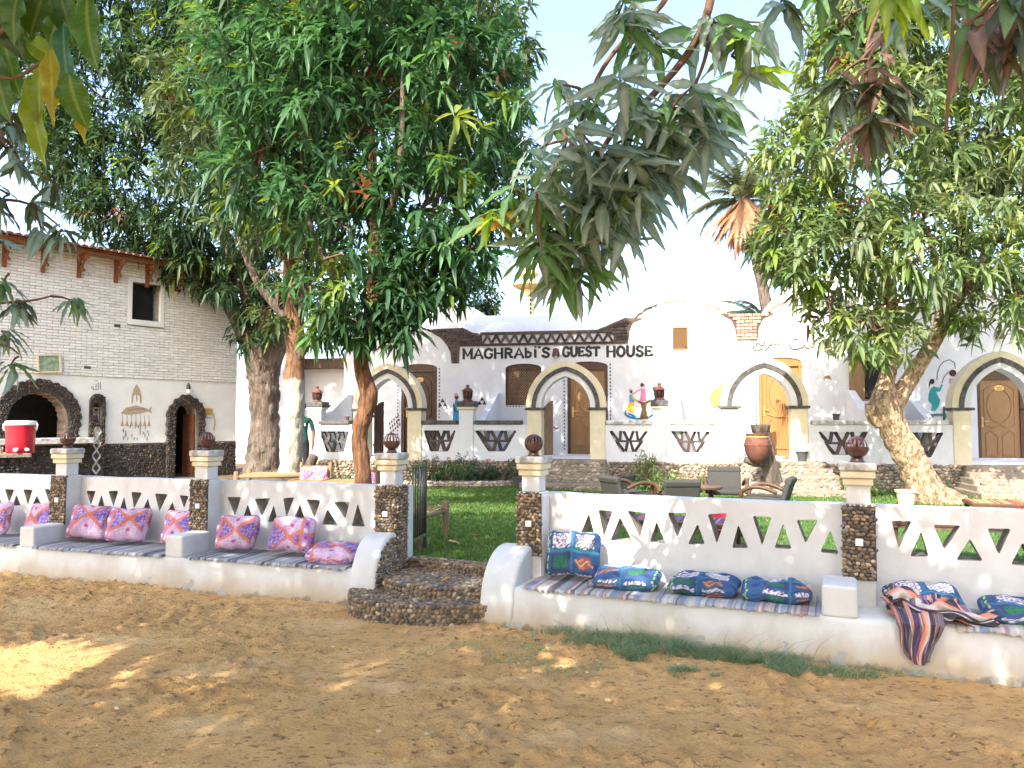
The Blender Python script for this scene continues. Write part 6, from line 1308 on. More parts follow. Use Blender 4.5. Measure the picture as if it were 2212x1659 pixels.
def broad_leaf(seed, col, rib):
    rr = random.Random(seed); n, k = 40, 11; V, C = [], []; ph = rr.uniform(0, 6); curl = rr.uniform(.04, .2); bend = rr.uniform(-.1, .1)
    for i in range(n + 1):
        t = i / n; w = .068 * (math.sin(math.pi * t ** .75) ** .85) + .0008
        for j in range(k):
            s_ = j / (k - 1) * 2 - 1; wav = .006 * math.sin(t * 17 + (3 if s_ > 0 else 0) + ph) * abs(s_) ** 2
            V.append((.24 * t, bend * .24 * t * t + s_ * w / 2, -curl * .24 * t * t + abs(s_) * w * .14 + wav))
            vein = .5 + .5 * math.cos((t * 26 - abs(s_) * 2.6) * math.pi); c = np.array(col) * (1 + .10 * rr.random()); c = c + (np.array(rib) - c) * (.9 if j == k // 2 else .20 * vein ** 5); C.append(c * (1 + .25 * (abs(s_) > .95)))
    F = [(k * i + j, k * (i + 1) + j, k * (i + 1) + j + 1, k * i + j + 1) for i in range(n) for j in range(k - 1)]
    return np_mesh('leaf', np.array(V), [np.array(F)], LEAF_N, col=np.array(C), smooth=True)
BL = {'green': [broad_leaf(i, (.035, .095, .016), (.16, .22, .05)) for i in (1, 2, 3)], 'dark': [broad_leaf(i, (.03, .065, .012), (.12, .15, .03)) for i in (4, 5)], 'blue': [broad_leaf(6, (.025, .085, .05), (.12, .2, .1))], 'lime': [broad_leaf(i, (.11, .17, .014), (.24, .3, .05)) for i in (7, 8)], 'yellow': [broad_leaf(9, (.20, .19, .02), (.3, .3, .06))]}
NC = {'grey': ((.17, .225, .185), (.18, .22, .18)), 'green': ((.06, .135, .045), (.08, .15, .05)), 'lime': ((.13, .24, .03), (.20, .28, .04)), 'brown': ((.17, .115, .08), (.14, .09, .06)), 'yellow': ((.30, .26, .05), (.34, .20, .06)), 'dark': ((.028, .055, .025), (.05, .06, .025)), 'blue': ((.13, .20, .18), (.14, .205, .19))}
NL = {k: [near_leaf(i * 7 + 1, *v) for i in range(4)] for k, v in NC.items()}
def hang_leaf(parent, base, d, kind, size, spin):
    q = Vector(d).to_track_quat('X', 'Z') @ Quaternion((1, 0, 0), spin)
    o = bpy.data.objects.new('leaf', random.choice(NL[kind])); COL.objects.link(o); o.parent = parent; o.location = Vector(base) - parent.parent.location; o.rotation_euler = q.to_euler(); o.scale = (size, size * random.uniform(.85, 1.15), size)
def branch(tree, stems, clusters, name='branch'):
    L = tree.location; brs = []
    for pts, r in stems:
        m = MB(); m.tube(sm([tuple(Vector(p) - L) for p in pts], 4), [r[0] + (r[1] - r[0]) * i / (4 * (len(pts) - 1)) for i in range(4 * (len(pts) - 1) + 1)], 8)
        brs.append((m.build(name, TWIG, tree, smooth=True), [Vector(p) for p in pts]))
    tw = []; lv = []; near = lambda p: min(brs, key=lambda b: min((Vector(p) - q).length for q in b[1]))[0]
    for c, rad, n, kinds, size, bias in clusters:
        c = Vector(c); k = max(1, n // 7)
        for j in range(k):
            tip = c + Vector((random.gauss(0, rad * .55), random.gauss(0, rad * .6), random.gauss(0, rad * .5))); tw.append((c, tip))
            for i in range(n // k):
                a = GOLDEN * i + random.random(); d = Vector((math.cos(a), math.sin(a) * .8, random.uniform(-.9, .45))) * .85 + Vector(bias) + Vector((random.gauss(0, .2), random.gauss(0, .2), random.gauss(0, .15)))
                lv.append((tip + Vector((random.gauss(0, .012), random.gauss(0, .012), random.gauss(0, .02))), d.normalized(), random.choice(kinds), size * random.uniform(.75, 1.15), random.uniform(-.7, .7)))
    for a, b in tw:
        m = MB(); m.tube([a - L, (a + b) / 2 - L + Vector((0, 0, .01)), b - L], [.009, .007, .005], 5, cap=False); m.build('twig', TWIG, near(a), smooth=True)
    for q in lv: hang_leaf(near(q[0]), *q)
G = 'grey'
stemA = [(1.128, 4.000, 4.285), (1.048, 4.000, 3.851), (0.958, 4.050, 3.649), (0.766, 4.100, 3.428), (0.601, 4.100, 3.287), (0.436, 4.100, 3.032), (0.310, 4.100, 2.728)]
stemB = [(1.027, 4.200, 4.336), (0.841, 4.200, 3.988), (0.632, 4.200, 3.789), (0.475, 4.200, 3.564), (0.345, 4.200, 3.222), (0.164, 4.200, 2.909), (0.036, 4.200, 2.702)]
stemC = [(1.048, 4.000, 3.851), (1.045, 4.000, 3.674), (1.007, 4.000, 3.523), (0.930, 4.050, 3.343)]
cl = []
for (c_, r, n, kinds) in [((0.542, 3.920, 3.733), .14, 14, [G, G, 'green']), ((0.788, 4.070, 3.761), .14, 14, [G, 'green']), ((1.078, 3.980, 3.765), .13, 14, ['green', G]), ((1.197, 4.100, 3.647), .10, 9, ['green', 'lime', G]), ((0.364, 4.110, 3.471), .13, 12, [G, G, 'green']), ((0.550, 3.830, 3.287), .14, 16, [G, G, 'green']), ((0.804, 3.810, 3.231), .14, 20, [G, G, 'green']), ((1.046, 4.220, 3.375), .10, 12, [G, 'brown', 'blue']), ((0.286, 3.930, 3.121), .14, 18, [G, 'blue', G, 'green']), ((0.465, 3.920, 3.008), .15, 24, [G, G, 'blue']), ((0.734, 4.300, 3.139), .15, 26, [G, G, 'blue', 'green']), ((0.826, 4.040, 3.162), .12, 14, [G, 'blue']), ((0.217, 4.220, 3.007), .14, 16, ['green', 'green', G]), ((0.367, 4.040, 2.812), .15, 26, [G, G, 'green']), ((0.563, 4.120, 2.835), .15, 26, [G, 'blue']), ((0.673, 3.880, 2.838), .12, 14, [G, 'blue']), ((0.035, 4.120, 2.898), .12, 11, ['green', 'green', 'yellow']), ((-0.157, 4.230, 2.788), .09, 9, ['yellow', 'lime', 'green']), ((0.208, 4.060, 2.642), .13, 18, ['green', G]), ((0.403, 4.170, 2.643), .13, 18, [G, 'blue']), ((0.312, 4.140, 2.496), .10, 10, [G, 'green']), ((0.126, 3.830, 2.657), .11, 8, ['green', G]), ((0.928, 4.050, 3.204), .12, 14, [G, 'blue']), ((0.768, 4.000, 3.023), .13, 16, [G, 'blue']), ((0.613, 4.100, 3.185), .14, 16, [G, 'green']), ((1.042, 4.000, 3.398), .10, 9, [G, 'green']), ((0.468, 3.950, 2.835), .14, 16, [G, 'blue', 'green']), ((0.350, 4.000, 2.554), .12, 12, [G, 'green'])]:
    cl.append((c_, r * 1.1, int(n * 2.0), kinds, 1.1, (0.10, -.1, -.36)))
branch(NEARL, [(stemA, (.026, .010)), (stemB, (.017, .007)), (stemC, (.014, .007))], cl)
# big leaves at the upper left, close to the viewer
L_ = NEARL.location
m = MB(); m.tube(sm([tuple(Vector(p) - L_) for p in [(-1.208, 1.600, 2.429), (-1.088, 1.600, 2.384), (-1.049, 1.600, 2.384), (-1.010, 1.600, 2.409), (-0.973, 1.600, 2.427)]], 4), .0035, 6); m.build('branch', TWIG, NEARL, smooth=True); m = MB(); m.tube(sm([tuple(Vector(p) - L_) for p in [(-1.101, 1.700, 2.672), (-1.119, 1.700, 2.575), (-1.160, 1.700, 2.532), (-1.222, 1.700, 2.510)]], 4), .006, 6)
brl = m.build('branch', TWIG, NEARL, smooth=True)
for b_, t_, k_, s_ in [((-0.964, 1.640, 2.584), (-1.036, 1.635, 2.483), 'green', 1), ((-0.843, 1.488, 2.497), (-0.827, 1.439, 2.333), 'green', 1.1), ((-0.961, 1.608, 2.509), (-0.939, 1.570, 2.308), 'blue', .9), ((-1.105, 1.717, 2.517), (-0.999, 1.680, 2.460), 'lime', .8), ((-1.174, 1.729, 2.547), (-1.133, 1.717, 2.395), 'green', 1.2), ((-1.062, 1.696, 2.450), (-1.066, 1.681, 2.309), 'lime', .8), ((-1.113, 1.733, 2.440), (-1.049, 1.682, 2.215), 'lime', 1.0), ((-0.886, 1.506, 2.346), (-0.877, 1.515, 2.244), 'green', 1.0), ((-0.946, 1.539, 2.414), (-0.899, 1.481, 2.245), 'yellow', .6), ((-0.907, 1.598, 2.343), (-0.891, 1.568, 2.239), 'yellow', .6), ((-1.024, 1.561, 2.549), (-1.056, 1.541, 2.444), 'green', 1.1), ((-0.990, 1.584, 2.557), (-1.016, 1.576, 2.458), 'dark', 1.1), ((-0.989, 1.638, 2.593), (-0.950, 1.611, 2.481), 'green', 1.0), ((-1.179, 1.724, 2.621), (-1.130, 1.690, 2.473), 'dark', 1.2), ((-1.201, 1.731, 2.504), (-1.129, 1.682, 2.332), 'green', 1.1), ((-1.150, 1.748, 2.568), (-1.066, 1.714, 2.453), 'green', .9)]:
    p0 = Vector(b_); d = Vector(t_) - p0; X_ = d.normalized(); Z_ = Vector((random.uniform(-.45, .45), -1, random.uniform(-.2, .5))); Z_ = (Z_ - X_ * Z_.dot(X_)).normalized(); Y_ = Z_.cross(X_)
    o = mobj('leaf', random.choice(BL[k_]), brl, p0 - L_, Matrix((X_, Y_, Z_)).transposed().to_euler(), (d.length / .24, s_ * .22 / .24, .8))
cl = []
for c_, n, kinds in [((-3.165, 4.800, 2.587), 10, ['blue', 'green']), ((-3.085, 4.800, 2.367), 12, ['blue', 'dark']), ((-2.898, 4.800, 2.441), 12, ['green', 'blue']), ((-3.180, 4.800, 2.163), 10, ['blue', 'green']), ((-3.090, 4.800, 2.061), 8, ['green', 'blue']), ((-2.852, 4.800, 2.852), 10, ['blue', 'dark']), ((-3.001, 4.800, 2.941), 14, ['dark', 'blue']), ((-3.181, 4.800, 3.089), 16, ['dark', 'blue']), ((-3.190, 4.800, 3.357), 16, ['dark', 'blue', 'brown']), ((-3.069, 4.800, 3.238), 14, ['blue', 'dark']), ((-3.261, 4.800, 2.852), 10, ['dark', 'blue']), ((-3.212, 4.800, 3.597), 14, ['dark', 'blue'])]: cl.append((c_, .10, n, kinds, .85, (.1, -.1, -.55)))
branch(NEARL, [([(-3.684, 4.800, 2.441), (-3.333, 4.800, 2.397), (-3.043, 4.800, 2.411), (-2.898, 4.800, 2.441)], (.012, .005)), ([(-3.708, 4.800, 3.089), (-3.297, 4.800, 3.060), (-3.062, 4.800, 3.030), (-2.853, 4.800, 2.882)], (.014, .005)), ([(-3.551, 4.800, 3.597), (-3.222, 4.800, 3.447), (-3.098, 4.800, 3.238)], (.012, .005)), ([(-3.555, 4.800, 2.090), (-3.208, 4.800, 2.134), (-3.090, 4.800, 2.076)], (.01, .005))], cl)
# upper right
cl = []
for c_, Y_, r, n, kinds, s in [((1.565, 2.500, 3.010), 2.5, .10, 16, ['dark', 'green', 'brown'], 1.0), ((1.674, 2.500, 3.026), 2.5, .10, 14, ['dark', 'brown'], 1.0), ((1.689, 2.600, 2.966), 2.6, .08, 10, ['dark', 'brown'], 1.0), ((1.392, 2.800, 3.262), 2.8, .05, 5, ['lime', 'lime'], 1.05), ((1.462, 2.800, 3.271), 2.8, .06, 6, ['lime', 'green'], 1.0), ((1.585, 2.900, 3.301), 2.9, .06, 6, ['green', 'blue'], 1.0), ((1.857, 4.000, 3.573), 4.0, .13, 22, ['dark', 'brown'], 1.0), ((1.927, 4.000, 3.398), 4.0, .14, 26, ['dark', 'brown', 'dark'], 1.0), ((1.873, 4.000, 3.222), 4.0, .13, 20, ['dark', 'brown'], 1.0), ((1.755, 4.000, 3.423), 4.0, .10, 12, ['dark', G], 1.0), ((2.073, 4.100, 3.339), 4.1, .10, 12, ['dark', 'brown'], 1.0), ((1.228, 3.400, 3.575), 3.4, .07, 8, ['blue', 'dark'], 1.0), ((1.698, 4.200, 4.041), 4.2, .12, 14, ['dark', 'green'], .9), ((1.904, 4.200, 3.935), 4.2, .14, 18, ['dark', 'green'], .9), ((1.888, 3.200, 3.472), 3.2, .10, 10, ['green', 'dark'], 1.0)]: cl.append((c_, r, n, kinds, s, (0, -.1, -.85 if Y_ < 3 else -.55)))
branch(NEARR, [([(1.926, 2.600, 3.313), (1.691, 2.500, 3.058), (1.581, 2.500, 3.010)], (.014, .006)), ([(2.196, 4.000, 4.285), (1.962, 4.000, 3.851), (1.881, 4.000, 3.573), (1.911, 4.000, 3.247)], (.014, .006)), ([(1.553, 2.800, 3.441), (1.463, 2.800, 3.298), (1.384, 2.800, 3.280)], (.008, .005)), ([(1.423, 2.400, 3.185), (1.410, 2.400, 2.910), (1.393, 2.400, 2.729), (1.379, 2.400, 2.571)], (.006, .0055)), ([(1.551, 3.600, 3.998), (1.292, 3.400, 3.629), (1.228, 3.400, 3.586)], (.01, .005))], cl)

# ================================================================== palms
def frond(m_v, base, az, el, L, droop, leaf, col, rg, V, F, C):
    az_v = np.array([math.cos(az), math.sin(az), 0]); n = 26; pts = []
    for i in range(n + 1):
        t = i / n; e = el - droop * t ** 1.4; pts.append(None)
    p = np.array(base, float); path = [p.copy()]; 
    for i in range(n):
        t = (i + .5) / n; e = el - droop * t ** 1.3; p = p + (az_v * math.cos(e) + np.array([0, 0, math.sin(e)])) * L / n; path.append(p.copy())
    side = np.array([-math.sin(az), math.cos(az), 0]); b = sum(len(v) for v in V)
    R_ = []
    for i, q in enumerate(path): w = .03 * (1 - i / n) + .006; R_ += [q - side * w, q + side * w]
    V.append(np.array(R_)); C.append(np.tile(np.array(col) * .9, (len(R_), 1))); F += [[b + 2 * i, b + 2 * i + 1, b + 2 * i + 3, b + 2 * i + 2] for i in range(n)]
    for i in range(3, n):
        t = i / n; l = leaf * math.sin(math.pi * min(1, .18 + t * .85)) + .05; fw = path[min(i + 1, n)] - path[i]; fw = fw / (np.linalg.norm(fw) + 1e-6)
        for s in (-1, 1):
            for sub in (0, .5):
                q = path[i] + fw * sub * L / n; d = side * s * .75 + fw * .75 + np.array([0, 0, -.35 - .4 * rg.random()]); d /= np.linalg.norm(d); b = sum(len(v) for v in V); wv = fw * .045
                tip = q + d * l * rg.uniform(.8, 1.1); V.append(np.array([q - wv, q + wv, tip])); C.append(np.tile(np.array(col) * rg.uniform(.7, 1.3), (3, 1))); F.append([b, b + 1, b + 2])
def palm(label, top, base, ng, nd, L, seed):
    rg = np.random.default_rng(seed); t = empty('palm_tree', base, 0, label, 'palm', 'palm trees behind the house'); B = np.array(base)
    T = np.array(top); m = MB(); P = [tuple(B * (1 - k) + T * k - B + np.array([.25 * math.sin(k * 3.1), 0, 0]) * (L > 2)) for k in np.linspace(0, 1, 16)]; m.tube(P, [.26 + .03 * (i % 2) for i in range(16)], 10); m.build('trunk', BARK_D, t, smooth=True)
    def fr(nm, n, els, drs, col, leaf, Lk):
        V, F, C = [], [], []
        for i in range(n): frond(None, T - B + np.array([0, 0, rg.uniform(-.3, .1)]), i * 2.4 + rg.normal(0, .2), rg.uniform(*els), L * Lk * rg.uniform(.8, 1.1), rg.uniform(*drs), leaf, col, rg, V, F, C)
        me = bpy.data.meshes.new(nm); me.from_pydata(np.concatenate(V).tolist(), [], F); me.materials.append(LEAF); ca = me.color_attributes.new('Col', 'FLOAT_COLOR', 'POINT'); c = np.ones((len(me.vertices), 4), np.float32); c[:, :3] = np.concatenate(C); ca.data.foreach_set('color', c.reshape(-1)); props(mobj(nm, me, t), kind='stuff')
    fr('green_fronds', ng, (R(5), R(75)), (R(50), R(110)), (.13, .16, .085), .5, 1.0)
    if nd: fr('dead_fronds', nd, (R(-75), R(-35)), (R(10), R(40)), (.36, .22, .12), .42, .85)
palm('tall date palm with a brown skirt of dead fronds beside the right tree', (10.961, 36.000, 12.334), (12.825, 36.000, -0.248), 36, 90, 3.3, 5)
palm('slim palm trunk close behind the dead-skirted palm', (13.535, 38.000, 12.576), (13.993, 38.000, -0.353), 14, 10, 2.2, 6)
palm('low green palm crown peeping over the roof bricks', (13.172, 40.000, 7.019), (13.066, 40.000, 0.499), 26, 0, 2.6, 7)

# ================================================================== garden furniture and small things
def chair(loc, rz, label, tall=0.0, pat=None):
    t = empty('lounge_chair', loc, rz, label, 'chair', 'grey padded chairs around the low table')
    m = MB(); m.box(-.27, .27, -.26, .26, .17, .26); m.build('seat', GREYF, t, bevel=.035, seg=3)
    h = .33 + tall; m = MB(); m.M = Matrix.Translation((0, .24, .19)) @ Matrix.Rotation(R(-17), 4, 'X'); m.box(-.27, .27, 0, .075, 0, h); b = m.build('backrest', GREYF, t, bevel=.03, seg=3)
    m = MB(); m.M = Matrix.Translation((0, .24, .19)) @ Matrix.Rotation(R(-17), 4, 'X'); m.box(-.272, .272, -.012, .087, h - .10, h + .006); m.build('head_pad', GREYF, b, bevel=.03, seg=3)
    for s in (-1, 1):
        m = MB(); m.tube(sm([(s * .3, -.30, .20), (s * .32, -.26, .34), (s * .33, -.12, .40), (s * .32, .05, .39), (s * .30, .22, .32)], 4), [.03] * 17, 8); m.build('armrest', WOOD_D, t, smooth=True)
        for y_ in (-.22, .22): m = MB(); m.tube([(s * .25, y_, .19), (s * .27, y_ * 1.15, .0)], [.022, .016], 8); m.build('leg', WOOD_D, t, smooth=True)
chair((1.86, 12.35, .30), R(115), 'grey lounge chair seen from the side, leftmost of the four chairs')
chair((2.50, 11.75, .30), R(182), 'grey lounge chair turned with its back to the viewer')
chair((3.52, 12.75, .30), R(-12), 'grey lounge chair facing the viewer with sun spots on its back', .10)
chair((3.78, 11.55, .30), R(-118), 'grey lounge chair seen from the side, rightmost of the four chairs', .04)
t = empty('low_table', (2.95, 12.25, .30), .3, 'low round dark table between the grey lounge chairs', 'table')
m = MB(); m.lathe([(.36, .30), (.37, .31), (.37, .33), (.36, .34)], 32); m.build('table_top', WOOD_D, t, smooth=40)
for k in range(3): a = k * 2.094; m = MB(); m.tube([(.22 * math.cos(a), .22 * math.sin(a), .30), (.3 * math.cos(a), .3 * math.sin(a), 0)], .02, 8); m.build('leg', WOOD_D, t, smooth=True)
REDC = mat('red_cloth', (.42, .02, .035), (.34, .015, .03), scale=8, rough=.9, bump=.3)
m = MB(); m.lathe([(.0, .0), (.22, .01), (.30, .07), (.32, .15), (.29, .23), (.2, .29), (.08, .31), (.0, .312)], 28, cap=False); o = m.build('floor_pouf', REDC, None, smooth=True, loc=(2.55, 9.3, .30)); props(o, 'round red floor cushion on the lawn seen through the pierced wall', 'cushion')
def low_bench(loc, rz, w, d, h, label, cloth, cat='bench'):
    t = empty('garden_bench', loc, rz, label, cat, 'low wooden benches on the lawn')
    m = MB(); m.box(-w / 2, w / 2, -d / 2, d / 2, h - .05, h); m.build('seat', WOOD_D, t, bevel=.01)
    for sx in (-1, 1):
        for sy in (-1, 1): m = MB(); m.box(sx * (w / 2 - .06) - .03, sx * (w / 2 - .06) + .03, sy * (d / 2 - .05) - .03, sy * (d / 2 - .05) + .03, 0, h - .05); m.build('leg', WOOD_D, t)
    nu, nv = int(w / .012), 8; us = np.linspace(-w / 2 + .02, w / 2 - .02, nu); U, Vv = np.meshgrid(us, np.linspace(-d / 2 - .01, d / 2 + .01, nv)); Zz = np.full_like(U, h + .006); Zz[0] -= .07; Zz[-1] -= .07
    idx = np.arange(nu * nv).reshape(nv, nu); Q = np.stack([idx[:-1, :-1], idx[:-1, 1:], idx[1:, 1:], idx[1:, :-1]], -1).reshape(-1, 4)
    o = mobj('bench_cloth', np_mesh('bench_cloth', np.stack([U, Vv, Zz], -1).reshape(-1, 3), [Q], VCOL, col=np.repeat(stripes(us + w, cloth, int(w * 100))[None], nv, 0).reshape(-1, 3), smooth=False), None, loc, (0, 0, rz)); props(o, 'striped cloth spread over ' + label, 'cloth')
low_bench((1.5, 8.4, .30), R(-22), 1.9, .55, .32, 'the low dark bench behind the right bench wall', [(.12, .07, .2), (.2, .1, .25), (.05, .05, .09), (.3, .12, .1)])
low_bench((4.7, 7.2, .30), R(-24), 2.2, .6, .42, 'the dark bench behind the wall at the right edge', [(.03, .03, .035), (.05, .04, .04), (.12, .05, .04)])
low_bench((7.6, 11.0, .30), R(-20), 2.0, .7, .20, 'the low red-covered bench near the leaning tree', [(.5, .04, .03), (.45, .08, .04), (.5, .25, .12), (.4, .03, .03), (.45, .2, .1)])
# wooden armchair with cushion, second one by the left gatepost
def armchair(loc, rz, label, cush):
    t = empty('wooden_armchair', loc, rz, label, 'chair', 'wooden chairs on the left lawn')
    for sx in (-1, 1):
        m = MB(); m.lathe([(.03, 0), (.032, .3), (.026, .4), (.034, .5), (.028, .62), (.034, .66), (.024, .70), (.02, .72)], 10, (sx * .24, .22, 0)); m.build('back_post', WOOD_G, t, smooth=40)
        m = MB(); m.lathe([(.03, 0), (.03, .42)], 10, (sx * .24, -.22, 0)); m.build('leg', WOOD_G, t, smooth=40)
        m = MB(); m.bar((sx * .24, -.25, .44), (sx * .24, .22, .46), .05, .035); m.build('arm', WOOD_G, t)
    for z_ in (.36, .62): m = MB(); m.box(-.24, .24, .205, .235, z_, z_ + .045); m.build('back_rail', WOOD_G, t)
    m = MB(); m.box(-.24, .24, -.24, .22, .26, .31); m.build('seat', WOOD_G, t)
    me = cushion_mesh(.44, .26, .12, pat_pink, .2, 0.0, 1, 40); o = mobj('cushion', me, None, Vector(loc) + Matrix.Rotation(rz, 3, 'Z') @ Vector((0, .13, .53))); o.rotation_euler = (Matrix.Rotation(rz, 3, 'Z') @ Matrix.Rotation(R(80), 3, 'X')).to_euler(); props(o, cush, 'cushion', 'cushions on the wooden chairs')
armchair((-3.13, 12.0, .30), R(-8), 'wooden armchair with patterned cushion right of the whitewashed trunk', 'patterned white and purple cushion on the wooden armchair')
armchair((-2.02, 11.7, .32), R(140), 'wooden armchair mostly hidden behind the left gatepost', 'pale pink cushion peeping out left of the left gatepost')
# rope cot near the steps and plank table
def cot(loc, rz, w, l, h, label, grp='rope cots'):
    t = empty('rope_cot', loc, rz, label, 'cot', grp)
    for sx in (0, 1):
        for sy in (0, 1): m = MB(); m.lathe([(.022, 0), (.03, .03), (.024, .06), (.04, h * .55), (.045, h + .03), (.038, h + .05), (.0, h + .052)], 8, (-sx * l, sy * w, 0), cap=False); m.build('leg', WOOD_G, t, smooth=40)
    for sy in (0, 1): m = MB(); m.tube([(0, sy * w, h - .04), (-l, sy * w, h - .04)], .026, 8); m.build('rail', WOOD_G, t, smooth=True)
    for sx in (0, 1): m = MB(); m.tube([(-sx * l, 0, h - .06), (-sx * l, w, h - .06)], .024, 8); m.build('rail', WOOD_G, t, smooth=True)
    m = MB()
    for k in range(24): x = -l * (k + .5) / 24; m.bar((x, 0, h - .03), (x, w, h - .03), .03, .006)
    o = m.build('rope_webbing', STRAW, t); o['kind'] = 'stuff'
cot((-.98, 8.15, .30), R(-17), .75, 1.7, .40, 'wooden rope cot with its carved leg showing beside the left gatepost')
cot((-3.55, 13.1, .30), R(4), .8, 1.1, .47, 'grey wooden rope cot in the shade left of the whitewashed trunk')
t = empty('plank_table', (-2.75, 11.55, .30), R(-5), 'sunlit low plank table between the whitewashed and red trunks', 'table')
for k in range(4): m = MB(); m.box(-.7, .62, k * .17, k * .17 + .155, .42, .455); m.build('plank', WOOD_L, t, bevel=.004)
for sx in (-.6, .52):
    for sy in (.05, .58): m = MB(); m.box(sx - .03, sx + .03, sy - .03, sy + .03, 0, .42); m.build('leg', WOOD_L, t)
# iron gate leaf folded open at the left gatepost
t = empty('iron_gate', (-1.0, 7.80, .30), R(80), 'narrow black iron gate folded open beside the left gatepost', 'gate')
GREENG = mat('olive_painted_iron', (.16, .17, .05), (.08, .09, .04), scale=14, rough=.6)
for k in range(6): m = MB(); m.tube([(k * .085, 0, .16), (k * .085, 0, .92)], .009, 6); m.build('gate_bar', IRON, t, smooth=True)
for z_ in (.16, .9): m = MB(); m.box(-.015, .44, -.012, .012, z_ - .015, z_ + .015); m.build('gate_rail', GREENG, t)
m = MB(); m.box(.425, .455, -.015, .015, .0, .95); m.build('gate_stile', IRON, t)
# clay water jar held in a forked stump
t = empty('forked_stump', (4.82, 14.45, .30), 0, 'grey forked tree stump holding the clay water jar', 'stump')
m = MB(); m.tube(sm([(.12, .1, -.05), (.08, .05, .3), (-.02, .02, .65), (-.05, .05, .95), (-.12, .08, 1.18)], 4), [.19, .18, .17, .165, .16, .155, .15, .15, .145, .14, .14, .13, .13, .13, .14, .15, .16][:17], 14); m.build('stump', BARK_D, t, smooth=True)
m = MB(); m.lathe([(.10, 1.10), (.16, 1.16), (.19, 1.30), (.17, 1.31), (.13, 1.22), (.0, 1.2)], 12, (-.14, .06, 0), cap=False); m.build('hollow_top', BARK_D, t, smooth=40)
m = MB(); m.tube(sm([(-.05, 0, .55), (-.3, -.12, .58), (-.5, -.16, .66)], 4), [.06] * 9, 8); m.build('fork', BARK_D, t, smooth=True)
t = empty('clay_water_jar', (4.52, 14.22, .885), 0, 'big brown clay water jar with rope tied round its neck', 'jar')
m = MB(); m.lathe([(.03, 0), (.10, .03), (.17, .12), (.225, .26), (.235, .36), (.21, .45), (.185, .49), (.20, .53), (.205, .555), (.185, .555), (.17, .50), (.0, .45)], 36, cap=False); m.M = None; j_ = m.build('jar_body', TERRA, t, smooth=40)
m = MB(); m.lathe([(.196, .478), (.206, .486), (.206, .5), (.196, .508)], 28); m.build('rope', STRAW, t, smooth=40)
m = MB(); m.lathe([(.236, .33), (.242, .345), (.236, .36)], 36, cap=False); m.build('ridge', TERRA, t, smooth=40)
# plant pots
def pot(loc, r, h, mt, label, name='plant_pot', soil=True):
    t = empty(name, loc, 0, label, 'pot'); m = MB(); m.lathe([(r * .72, 0), (r * .96, h * .86), (r * 1.08, h * .87), (r * 1.1, h), (r * .98, h), (r * .9, h * .85)], 28); m.build('pot_wall', mt, t, smooth=35)
    m = MB(); m.lathe([(r * .9, h * .83), (r * .88, h * .87), (0, h * .9)], 20, cap=False); m.build('soil', SOIL, t)
DGREY = mat('dark_grey_plastic', (.06, .062, .065), (.09, .09, .09), rough=.7)
CREAMPL = mat('cream_plastic', (.70, .60, .38), (.62, .52, .32), rough=.5)
pot((6.34, 12.45, .30), .15, .26, CREAMPL, 'cream plastic pot on the grass beside the leaning trunk')
pot(fpt(HO, HA, 11.05, .1, 1.69), .075, .13, DGREY, 'small dark pot standing on the porch coping')
pot(fpt(HO, HA, 10.35, -.06, .872), .11, .20, DGREY, 'dark bucket-like pot at the head of the stairs by the pine door')
pot(fpt(HO, HA, 6.9, -.75, .30), .17, .30, DGREY, 'grey stone-like pot beside the sunlit stairs')
pot(fpt(HO, HA, 4.72, -.75, .30), .14, .24, DGREY, 'dark pot in the planting bed left of the sunlit stairs')
pot(fpt(HO, HA, .62, .12, 1.69), .055, .09, TERRA, 'tiny clay cup-shaped pot on the coping by the black lattice')
# planting bed kerb
t = empty('bed_kerb', (-1, 15.9, .28), 0, 'low curved stone kerb of the planting bed before the porch', 'kerb')
kp = sm([(-2.0, .35), (-.6, .0), (.5, -.02), (1.2, .25)], 8)
m = MB(); m.tube([(x, y, .06) for x, y in kp], .085, 8); m.build('kerb_core', MORTAR_L, t)
pts = []
for (a, b) in zip(kp[:-1], kp[1:]):
    d = Vector(b) - Vector(a); nn = Vector((d.y, -d.x)).normalized()
    for q in range(3):
        f = (q + .5) / 3; c = Vector(a) + d * f
        for e in (10, 45, 80): pts.append((Vector((c.x + nn.x * .09 * math.cos(R(e)), c.y + nn.y * .09 * math.cos(R(e)), .06 + .09 * math.sin(R(e)))), Vector((nn.x * math.cos(R(e)), nn.y * math.cos(R(e)), math.sin(R(e)) * .6)).normalized()))
pebbles(t, 'l', pts, .085, 300, name='stone', rest='stone_infill', size2=.06)
# shrubs
def shrub(loc, r, h, n, pal, label, seed, L=.13, lime=.08):
    t = empty('shrub', loc, 0, label, 'shrub', 'shrubs along the porch'); rg = random.Random(seed)
    m = MB()
    for k in range(6): a = rg.uniform(0, 6.28); m.tube([(0, 0, 0), (r * .5 * math.cos(a), r * .5 * math.sin(a), h * .5), (r * .8 * math.cos(a), r * .8 * math.sin(a), h * .85)], [.012, .008, .004], 5, cap=False)
    m.build('stems', TWIG, t)
    V, F, C, _ = crown([((0, 0, h * .55), (r, r * .8, h * .45)), ((r * .4, 0, h * .4), (r * .7, r * .7, h * .35)), ((-r * .4, 0, h * .45), (r * .7, r * .7, h * .4))], n, 9, L, pal, lime=lime, red=0, seed=seed, detail=0, shell=.3)
    o = mobj('foliage', np_mesh('foliage', V, F, LEAF, col=C), t); o['kind'] = 'stuff'
shrub((-1.72, 16.35, .30), .35, .72, 60, 'mid', 'dark green shrub in the bed at the left, next to the gatepost view', 51)
shrub((-1.05, 16.30, .30), .42, .72, 90, 'mid', 'tallest leafy shrub in the middle of the porch planting bed', 52, lime=.15)
